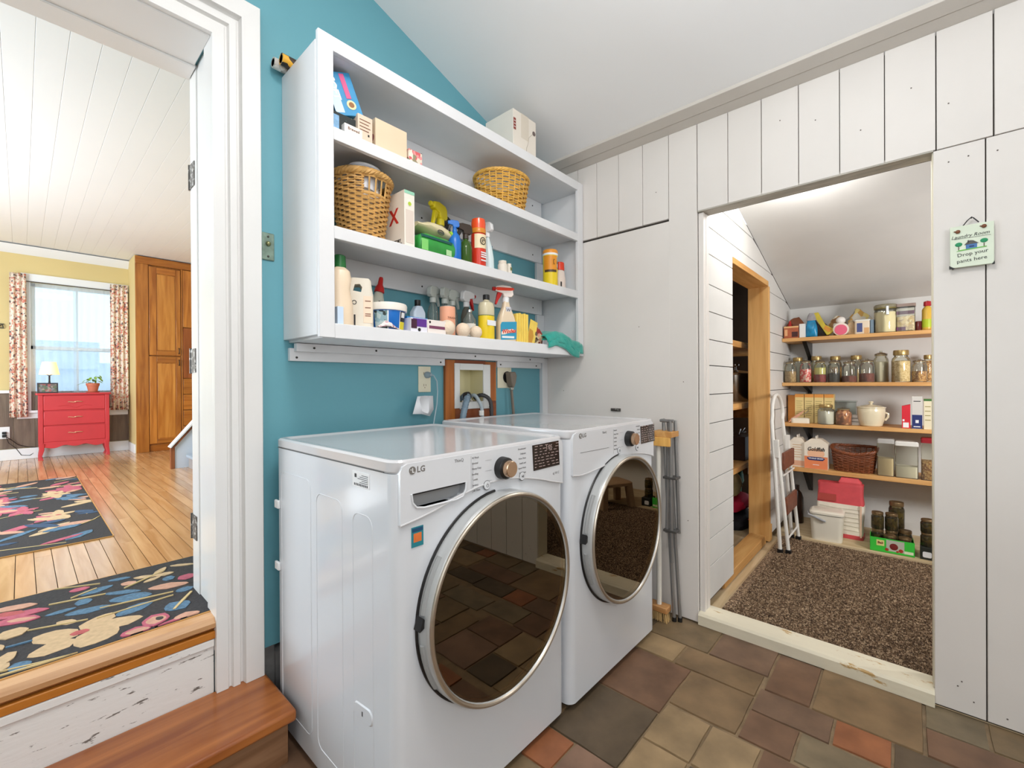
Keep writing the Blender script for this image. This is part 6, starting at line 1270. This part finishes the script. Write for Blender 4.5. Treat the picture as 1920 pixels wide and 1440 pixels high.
# curtains
def curtain(name, label, x0, x1, z0, z1, y, m, folds, amp, flare=0.0, thick=.002, cat='curtain', group=None, sway=0.0):
    t = thing(name, label, cat, ((x0+x1)/2, y, z1), group=group); xm = (x0+x1)/2
    b = B(); L_ = []; n = folds*10
    for j in range(13):
        q = j/12; z = -(z1-z0)*q
        L_.append([(((x0-xm)+(x1-x0)*i/n)*(1+flare*q)+sway*q*q, amp*math.sin(2*PI*folds*i/n+.5*math.sin(q*3))*(.6+.4*q)+.003*noise.noise(Vector((i*.4, q*4, 0))), z) for i in range(n+1)])
    b.loft(L_, caps=False, closed=False); o = ob('fabric', b, m, t)
    if thick: sd = o.modifiers.new('s', 'SOLIDIFY'); sd.thickness = thick
    return t
FLC = speck('floral_curtain', [(232, 214, 194), (236, 222, 206), (210, 130, 112), (230, 210, 192), (120, 104, 104), (238, 226, 208), (222, 160, 136), (232, 214, 196), (200, 146, 130), (236, 222, 210)], 62, .85)
curtain('floral_curtain', 'floral red and cream curtain left of the dining room window', -.075, .042, .865, 2.385, YW-.06, FLC, 3, .016, group='floral curtains at the dining room window', flare=.12)
curtain('floral_curtain', 'floral red and cream curtain right of the dining room window', .708, .868, .905, 2.385, YW-.06, FLC, 4, .016, group='floral curtains at the dining room window', flare=.04)
def sheer_mat():
    m = bpy.data.materials.new('sheer_voile'); m.use_nodes = True; N = m.node_tree.nodes; L = m.node_tree.links; N.remove(N['Principled BSDF'])
    t = N.new('ShaderNodeBsdfTransparent'); t.inputs[0].default_value = (.93, .96, .97, 1); d = N.new('ShaderNodeBsdfTranslucent'); d.inputs[0].default_value = (.85, .9, .93, 1); e = N.new('ShaderNodeBsdfDiffuse'); e.inputs[0].default_value = (.85, .9, .93, 1)
    a = N.new('ShaderNodeMixShader'); a.inputs[0].default_value = .4; L.new(d.outputs[0], a.inputs[1]); L.new(e.outputs[0], a.inputs[2])
    b = N.new('ShaderNodeMixShader'); b.inputs[0].default_value = .42; L.new(t.outputs[0], b.inputs[1]); L.new(a.outputs[0], b.inputs[2]); L.new(b.outputs[0], N['Material Output'].inputs[0]); return m
SHR = sheer_mat()
curtain('sheer_curtain', 'sheer white voile curtain over the left half of the dining room window', .07, .44, .95, 2.305, YW-.035, SHR, 5, .006, thick=0, group='sheer curtains at the dining room window', flare=-.12, sway=.03)
curtain('sheer_curtain', 'sheer white voile curtain over the right half of the dining room window', .40, .72, .95, 2.305, YW-.050, SHR, 5, .006, thick=0, group='sheer curtains at the dining room window')
t = thing('curtain_rod', 'thin dark curtain rod across the dining room window top', 'curtain rod', (.40, YW-.040, 2.312)); ob('rod', B().cyl(.005, -.37, .37, 10, Matrix.Rotation(PI/2, 4, 'Y')), mat('dark_rod', (70, 64, 60), .4), t)
for x in (-.365, .365): ob('bracket', B().box(x-.004, x+.004, 0, .016, -.006, .006), mat('dark_rod', (70, 64, 60), .4), t)
# red dresser
RD = mat('red_dresser_paint', (200, 58, 64), .38, var=.06, vscale=6)
ds = thing('red_dresser', 'red painted three-drawer dresser under the dining room window', 'dresser', (.395, 6.885, LZ))
ob('top', B().prism(rrect(-.295, .292, -.145, .10, .012), .682, .702, 'Z'), RD, ds, bev=.004)
ob('case', B().box(-.275, .275, -.125, .095, .17, .682), RD, ds, bev=.002)
def front_poly(x0, x1, z0, z1): return B().box(x0, x1, -.138, -.125, z0, z1)
BR = mat('pale_brass_pull', (232, 190, 160), .3, .6)
for k, (z0, z1) in enumerate(((.52, .672), (.362, .505), (.185, .348))):
    dr = ob('drawer', front_poly(-.238, .24, z0, z1), RD, ds, bev=.005)
    zc = (z0+z1)/2+.01
    ob('pull', B().tube([(-.055, -.139, zc), (-.045, -.150, zc+.002), (-.015, -.152, zc-.004), (.015, -.152, zc+.004), (.045, -.150, zc+.002), (.055, -.139, zc)], .0042, 6).sphere((0, -.151, zc), .007, 10, 6), BR, dr)
    if k == 0: ob('carved_swag', B().tube([(-.13+.26*i/24, -.1385, z0+.028+.022*abs(math.cos(PI*i/24))-.006*math.cos(PI*i/6)) for i in range(25)], .003, 6), RD, dr)
ap = [(-.24, .185), (.24, .185), (.24, .13)]+[(.24-.48*i/24, .118+.018*math.sin(PI*i/24)+.010*math.cos(PI*i/4)) for i in range(1, 24)]+[(-.24, .13)]
ob('apron', B().prism(ap, -.134, -.12, 'Y'), RD, ds, bev=.002)
for x in (-.258, .258):
    ob('stile', B().box(x-.018, x+.018, -.138, -.12, .14, .682), RD, ds, bev=.004)
    for y in (-.122, .07): ob('leg', B().loft([[(x+a*s_+(.006 if q else 0)*(1 if x > 0 else -1)*(1 if q < 2 else -1), y+b_*s_, z) for a, b_ in rrect(-.02, .02, -.02, .02, .006)] for q, (s_, z) in enumerate(((.95, 0), (.65, .035), (.9, .10), (1.1, .17)))]), RD, ds)
# lamp, photo, plant on it
DZ = LZ+.702
lp = thing('table_lamp', 'small table lamp with glowing shade behind the photo frame on red dresser', 'lamp', (.207, 6.915, DZ))
BKM = mat('dark_bronze', (48, 40, 36), .4, .6)
ob('base', B().lathe([(.0005, 0), (.045, 0), (.045, .01), (.015, .02), (.008, .05), (.012, .09), (.007, .13), (.007, .19)], 20), BKM, lp)
ob('harp', B().tube([(-.02, 0, .20), (0, 0, .185), (.02, 0, .20)], .004, 6), BKM, lp)
ob('shade', B().lathe([(.080, .198), (.054, .335)], 28), mat('lit_linen_shade', (255, 236, 205), .8, emit=(255, 196, 130), estr=.95), lp)
light('lamp_bulb', 'POINT', (.207, 6.915, DZ+.27), 2.2, (1.0, .8, .55), .03)
pf_ = thing('photo_frame', 'small dark framed landscape photo leaning on the red dresser top left', 'picture frame', (.192, 6.815, DZ+.001), rot=(-.22, 0, .03))
bo = ob('frame', B().box(-.078, .078, -.006, .006, 0, .012).box(-.078, .078, -.006, .006, .098, .110).box(-.078, -.066, -.006, .006, .012, .098).box(.066, .078, -.006, .006, .012, .098), mat('dark_frame', (56, 54, 58), .4), pf_, bev=.001)
ob('photo', B().box(-.067, .067, .0, .004, .011, .099), speck('photo_colours', [(104, 96, 90), (150, 134, 120), (84, 100, 70), (160, 80, 80), (120, 120, 124), (60, 56, 60)], 45, .3), pf_)
pp = thing('potted_plant', 'leafy green plant in a terracotta pot on the red dresser', 'plant', (.545, 6.87, DZ))
TER = mat('terracotta', (196, 112, 84), .7, var=.08, vscale=20)
ob('saucer', B().lathe([(.0005, 0), (.05, 0), (.062, .012), (.058, .012), (.048, .005), (.0005, .005)], 24), TER, pp)
ob('pot', B().lathe([(.0005, .006), (.038, .006), (.052, .075), (.057, .076), (.058, .105), (.052, .105), (.048, .08), (.0005, .078)], 24), TER, pp)
LF = mat('pothos_leaf', (136, 172, 62), .45, var=.2, vscale=20); r5 = random.Random(4)
for k in range(26):
    a = r5.uniform(0, 2*PI); R_ = r5.uniform(.01, .085); z = .125+.055*r5.random()-(.06 if R_ > .06 else 0)*r5.random(); s_ = r5.uniform(.016, .026)
    M_ = Matrix.Translation((R_*math.cos(a), R_*math.sin(a)*.7, z)) @ Matrix.Rotation(a, 4, 'Z') @ Matrix.Rotation(r5.uniform(-.2, 1.0), 4, 'Y') @ Matrix.Rotation(r5.uniform(-.5, .5), 4, 'X')
    lf = B(); P_ = [(-1, 0), (-.6, .55), (0, .75), (.7, .5), (1.35, 0), (.7, -.5), (0, -.75), (-.6, -.55)]
    lf.add([(0, 0, -.12*s_)]+[(px*s_, py*s_, .2*abs(py)*s_) for px, py in P_], [(0, i+1, (i+1) % 8+1) for i in range(8)], M_); ob('leaf', lf, LF, pp)
ob('stems', B().tube([(0, 0, .08), (-.04, -.03, .12), (-.10, -.05, .10), (-.13, -.05, .085)], .0018, 5).tube([(0, 0, .08), (.03, -.02, .14), (.07, -.03, .11)], .0018, 5).tube([(0, 0, .08), (0, 0, .15)], .002, 5), mat('stem_green', (120, 140, 70), .6), pp)
# outlet, cord, sconce on the far wall
t = thing('wall_outlet', 'white wall outlet with black plugs low on the dining room wainscot', 'outlet', (-.118, YW-.0125, .705)); ob('cover_plate', B().box(-.038, .038, -.006, 0, -.062, .062), WHITE, t, bev=.002); ob('plug', B().box(-.016, .016, -.032, -.006, -.012, .012), BLACK, t, bev=.003); ob('plug', B().box(-.016, .016, -.032, -.006, -.045, -.018), BLACK, t, bev=.003)
t = thing('lamp_cord', 'black lamp cord drooping from the outlet to behind the red dresser', 'cord', (-.10, YW-.05, .66)); ob('cord', B().tube([(0, 0, 0), (.03, .01, -.03), (.08, .02, -.09), (.15, .03, -.12), (.22, .03, -.13)], .004, 6).tube([(-.01, 0, .03), (.01, .01, -.06), (.06, .02, -.12), (.10, .02, -.20), (.16, .02, -.21), (.22, .03, -.16)], .003, 6), BLACK, t)
t = thing('wall_hook', 'black iron scroll bracket on the yellow wall left of the window', 'bracket', (-.145, YW, 1.82)); ob('scroll', B().tube([(-.03+.02*math.cos(a), -.02, .0+.02*math.sin(a)) for a in [PI*i/5 for i in range(10)]]+[(.0, -.02, 0), (.02, -.02, .015), (.025, -.02, -.015)], .005, 6).box(-.03, .03, -.012, 0, -.024, -.016).box(-.03, .03, -.012, 0, .018, .026), BLACK, t)
# built-in cabinet
CAB = wood('cherry_cabinet', (150, 84, 26), (192, 122, 50), 'Z', .32, coat=.3); CABX = wood('cherry_rail', (146, 80, 24), (186, 116, 44), 'X', .32, coat=.3); CABL = wood('cherry_light_panel', (168, 100, 34), (206, 142, 66), 'Z', .3, coat=.3, scale=.7)
cb_ = thing('built_in_cabinet', 'tall golden brown wooden built-in cabinet beside the dining room window', 'cabinet', (1.25, 6.75, LZ))
fx = lambda x: x-1.25
def cbox(name, x0, x1, y0, y1, z0, z1, m, par=None, bev=.002): return ob(name, B().box(fx(x0), fx(x1), y0-6.75, y1-6.75, z0-LZ, z1-LZ), m, par or cb_, bev=bev)
cbox('carcass', .906, 1.80, 6.63, 6.99, LZ+.001, 2.685, CAB)
cbox('stile', .884, 1.000, 6.600, 6.629, LZ+.001, 2.60, CAB); cbox('top_rail', .884, 1.80, 6.600, 6.629, 2.602, 2.685, CABX)
cbox('toe_board', 1.01, 1.30, 6.622, 6.629, LZ+.001, .49, CABX)
for nm, z0, z1, pz0, pz1 in (('door', 1.545, 2.585, 1.60, 2.50), ('door', .505, 1.535, .60, 1.44)):
    d_ = cbox(nm, 1.004, 1.308, 6.606, 6.629, z0, z1, CAB)
    cbox('rail_strip', 1.075, 1.258, 6.600, 6.6055, z1-.075, z1-.004, CABX, d_); cbox('rail_strip', 1.075, 1.258, 6.600, 6.6055, z0+.004, z0+.055, CABX, d_)
    cbox('stile_strip', 1.007, 1.073, 6.600, 6.6055, z0+.004, z1-.004, CAB, d_); cbox('stile_strip', 1.260, 1.305, 6.600, 6.6055, z0+.004, z1-.004, CAB, d_)
    cbox('raised_panel', 1.082, 1.251, 6.602, 6.6055, z0+.065, z1-.085, CABL, d_, .004)
    zh = z0+.06 if z0 > 1.5 else z1-.07
    ob('handle', B().tube([(fx(1.287), -.152, zh-LZ-.035), (fx(1.287), -.172, zh-LZ-.02), (fx(1.287), -.172, zh-LZ+.02), (fx(1.287), -.152, zh-LZ+.035)], .005, 6), BLACK, d_)
cbox('stile', 1.312, 1.326, 6.602, 6.629, LZ+.001, 2.60, CAB)
cbox('upper_panel', 1.330, 1.78, 6.604, 6.629, 1.90, 2.595, CAB); cbox('side_panel', 1.330, 1.78, 6.606, 6.629, 1.28, 1.89, wood('red_brown_panel', (128, 66, 28), (158, 88, 44), 'Z', .35))
for z0, z1 in ((1.085, 1.272), (.892, 1.077), (.70, .884), (.50, .692)): cbox('drawer', 1.330, 1.78, 6.602, 6.629, z0, z1, CABX)
# stairs: newel, sloping rail and painted side
PBL = mat('pale_blue_paint', (206, 214, 226), .5); GRB = mat('grey_blue_tread', (160, 172, 186), .4)
ss = thing('staircase', 'foot of a pale painted staircase with brown newel board at right of the dining room', 'stairs', (1.30, 5.25, LZ))
ob('newel_board', B().prism([(-.372, 0), (-.340, 0), (-.340, .235), (-.372, .215)], -.14, -.10, 'Y'), wood('newel_wood', (120, 66, 36), (160, 96, 56), 'Z', .4), ss, bev=.002)
ob('side_panel', B().prism([(-.338, 0), (.4, 0), (.4, 1.14), (-.338, .24)], -.13, -.105, 'Y'), PBL, ss)
ob('sloping_cap', B().prism([(-.385, .205), (-.372, .195), (.42, 1.16), (.40, 1.18)], -.16, -.08, 'Y'), WHITE, ss, bev=.003)
ob('brown_edge', B().prism([(-.372, .185), (-.360, .178), (.42, 1.13), (.40, 1.145)], -.15, -.132, 'Y'), wood('newel_wood', (120, 66, 36), (160, 96, 56), 'Z', .4), ss)
for k in range(4): ob('tread', B().box(-.26+k*.2, .4, -.50, -.165, .10+k*.17, .125+k*.17), GRB, ss, bev=.003); ob('riser', B().box(-.24+k*.2, -.22+k*.2, -.49, -.17, .17*k-.04*(k > 0), .10+k*.17), mat('riser_grey_wood', (150, 142, 140), .6, var=.1), ss)
# rugs
RUGB = mat('charcoal_rug', (52, 50, 52), .95, var=.3, vscale=120, bump=.5, bscale=300)
RC = {'t': mat('rug_tan', (196, 168, 132), .95, var=.12, vscale=60), 'o': mat('rug_peach', (196, 150, 128), .95, var=.12, vscale=60), 'b': mat('rug_blue', (84, 116, 142), .95, var=.3, vscale=90),
      'p': mat('rug_pink', (180, 92, 110), .95, var=.15, vscale=60), 'r': mat('rug_rose', (176, 88, 88), .95, var=.15, vscale=60), 's': mat('rug_stem', (204, 180, 130), .95), 'k': mat('rug_dark', (60, 60, 56), .95), 'n': mat('rug_navy', (56, 78, 106), .95, var=.2, vscale=60)}
EDG = mat('rug_tan_edge', (196, 146, 84), .9)
def leafpoly(x0, y0, x1, y1, w_):
    d = Vector((x1-x0, y1-y0)); L = d.length; d.normalize(); n = Vector((-d.y, d.x)); P = []
    prof = [(0, 0), (.08, .45), (.25, .85), (.5, 1), (.75, .8), (.92, .4), (1, 0)]
    if w_ < .012: prof = [(0, .8), (.5, 1), (1, .8)]
    for q, s_ in prof: P.append(Vector((x0, y0))+d*L*q+n*w_/2*s_*(1+.12*math.sin(q*17+x0*40)))
    for q, s_ in reversed(prof[1:-1] if w_ >= .012 else prof): P.append(Vector((x0, y0))+d*L*q-n*w_/2*s_*(1+.12*math.sin(q*13+y0*50)))
    return [(p.x, p.y) for p in P]
RUGS = [('t',0.114,1.927,0.021,2.014,0.09),('t',0.11,1.904,0.007,1.879,0.08),('t',0.111,1.917,0.198,1.851,0.13),('t',0.126,1.952,0.205,2.032,0.075),('t',0.136,1.95,0.271,1.919,0.08),('t',0.118,2.039,0.074,2.084,0.035),('r',0.097,1.951,0.143,1.942,0.035),('b',0.094,2.13,0.212,2.099,0.05),('b',0.209,1.989,0.315,2.03,0.06),('b',0.208,2.152,0.323,2.099,0.07),('b',0.123,2.212,0.17,2.207,0.06),('b',0.136,2.284,0.236,2.307,0.05),('b',0.049,2.17,0.126,2.172,0.03),('b',0.227,2.37,0.294,2.346,0.03),('b',0.204,2.233,0.3,2.165,0.035),('b',0.373,2.219,0.414,2.218,0.05),('b',0.329,1.908,0.401,1.934,0.08),('b',0.385,2.055,0.44,2.054,0.045),('b',-0.031,1.841,0.017,1.837,0.05),('p',0.117,2.359,0.174,2.349,0.04),('p',0.415,2.178,0.476,2.187,0.06),('o',0.32,2.163,0.437,2.108,0.055),('o',0.258,2.297,0.3,2.263,0.04),('t',0.299,2.326,0.37,2.284,0.03),('t',0.362,2.284,0.421,2.274,0.035),('t',0.355,2.285,0.409,2.364,0.03),('t',0.318,2.243,0.377,2.267,0.025),('t',0.424,2.364,0.503,2.309,0.025),('o',-0.073,2.352,0.036,2.31,0.05),('p',-0.066,2.268,0.062,2.233,0.055),('p',-0.065,2.226,0.04,2.17,0.06),('o',-0.036,2.213,0.031,2.175,0.03),('r',-0.067,2.301,0.006,2.257,0.04),('t',-0.057,2.093,0.013,2.098,0.075),('t',-0.059,2.009,-0.038,2.015,0.05),('t',-0.056,1.92,-0.018,1.903,0.09),('t',-0.055,1.867,-0.026,1.856,0.05),('p',0.26,1.869,0.33,1.847,0.09),('o',0.269,1.864,0.321,1.846,0.06),('p',0.201,1.82,0.275,1.812,0.06),('o',0.212,1.822,0.272,1.81,0.035),('p',0.283,1.793,0.394,1.812,0.03),('o',0.334,1.816,0.406,1.81,0.05),('k',0.294,1.856,0.315,1.859,0.03),('s',0.01,2.082,0.144,2.031,0.006),('s',0.062,2.269,0.207,2.23,0.007),('s',0.18,2.1,0.379,2.061,0.006),('s',0.165,2.018,0.373,2.028,0.005),('s',-0.042,1.814,0.106,1.799,0.008),('s',-0.042,1.839,0.092,1.795,0.006),('b',-0.035,1.995,0.019,1.99,0.008),('s',0.118,2.279,0.19,2.317,0.006),('s',0.261,2.237,0.398,2.325,0.007),('s',0.35,1.896,0.424,2.011,0.009),('s',0.084,2.423,0.203,2.359,0.005)]
def rug(name, label, x0, x1, y0, y1, strokes, group=None):
    t = thing(name, label, 'rug', ((x0+x1)/2, (y0+y1)/2, LZ+.0005)); cx, cy = (x0+x1)/2, (y0+y1)/2
    ob('backing', B().box(x0-cx, x1-cx, y0-cy, y1-cy, 0, .006), RUGB, t, bev=.002)
    e = B()
    for a, b_, c, d in ((x0-.004, x1+.004, y0-.006, y0), (x0-.004, x1+.004, y1, y1+.005), (x0-.005, x0, y0, y1), (x1, x1+.005, y0, y1)): e.box(a-cx, b_-cx, c-cy, d-cy, 0, .005)
    ob('binding', e, EDG, t)
    by = {}
    for i, (c, a0, b0, a1, b1, w_) in enumerate(strokes):
        P = leafpoly(a0-cx, b0-cy, a1-cx, b1-cy, w_); P = [(max(x0-cx+.003, min(x1-cx-.003, px)), max(y0-cy+.003, min(y1-cy-.003, py))) for px, py in P]
        h = .0068+.00006*i if len(strokes) < 90 else .0068+.00001*i
        by.setdefault(c, B()).prism(P, .0058, h, 'Z')
    for c, b in by.items(): ob('pile_pattern', b, RC[c], t, kind='stuff')
    return t
rug('floral_rug', 'dark floral rug lying just inside the doorway threshold', -.70, .78, 1.80, 2.43, RUGS)
r6 = random.Random(8); st_ = []
for i in range(120):
    x = r6.uniform(-.45, .27); y = r6.uniform(3.12, 5.28); c = r6.choice('tbbnpobts'); l_ = r6.uniform(.10, .2); a = r6.uniform(-.5, .5)
    if c == 's': st_.append((c, x, y, x+l_*1.3, y+r6.uniform(-.15, .15), .007)); continue
    if i % 5 == 0:
        for k in range(5): an = k*1.256+a; st_.append((c if c != 'b' else 'p', x, y, x+.075*math.cos(an), y+.15*math.sin(an), .05))
        st_.append(('r', x-.015, y, x+.015, y, .03))
    else: st_.append((c, x, y, x+l_*math.cos(a)*.8, y+l_*math.sin(a)*2, r6.uniform(.04, .075)))
rug('floral_rug', 'dark floral rug farther in on the dining room floor boards', -.90, .315, 3.075, 5.32, st_)
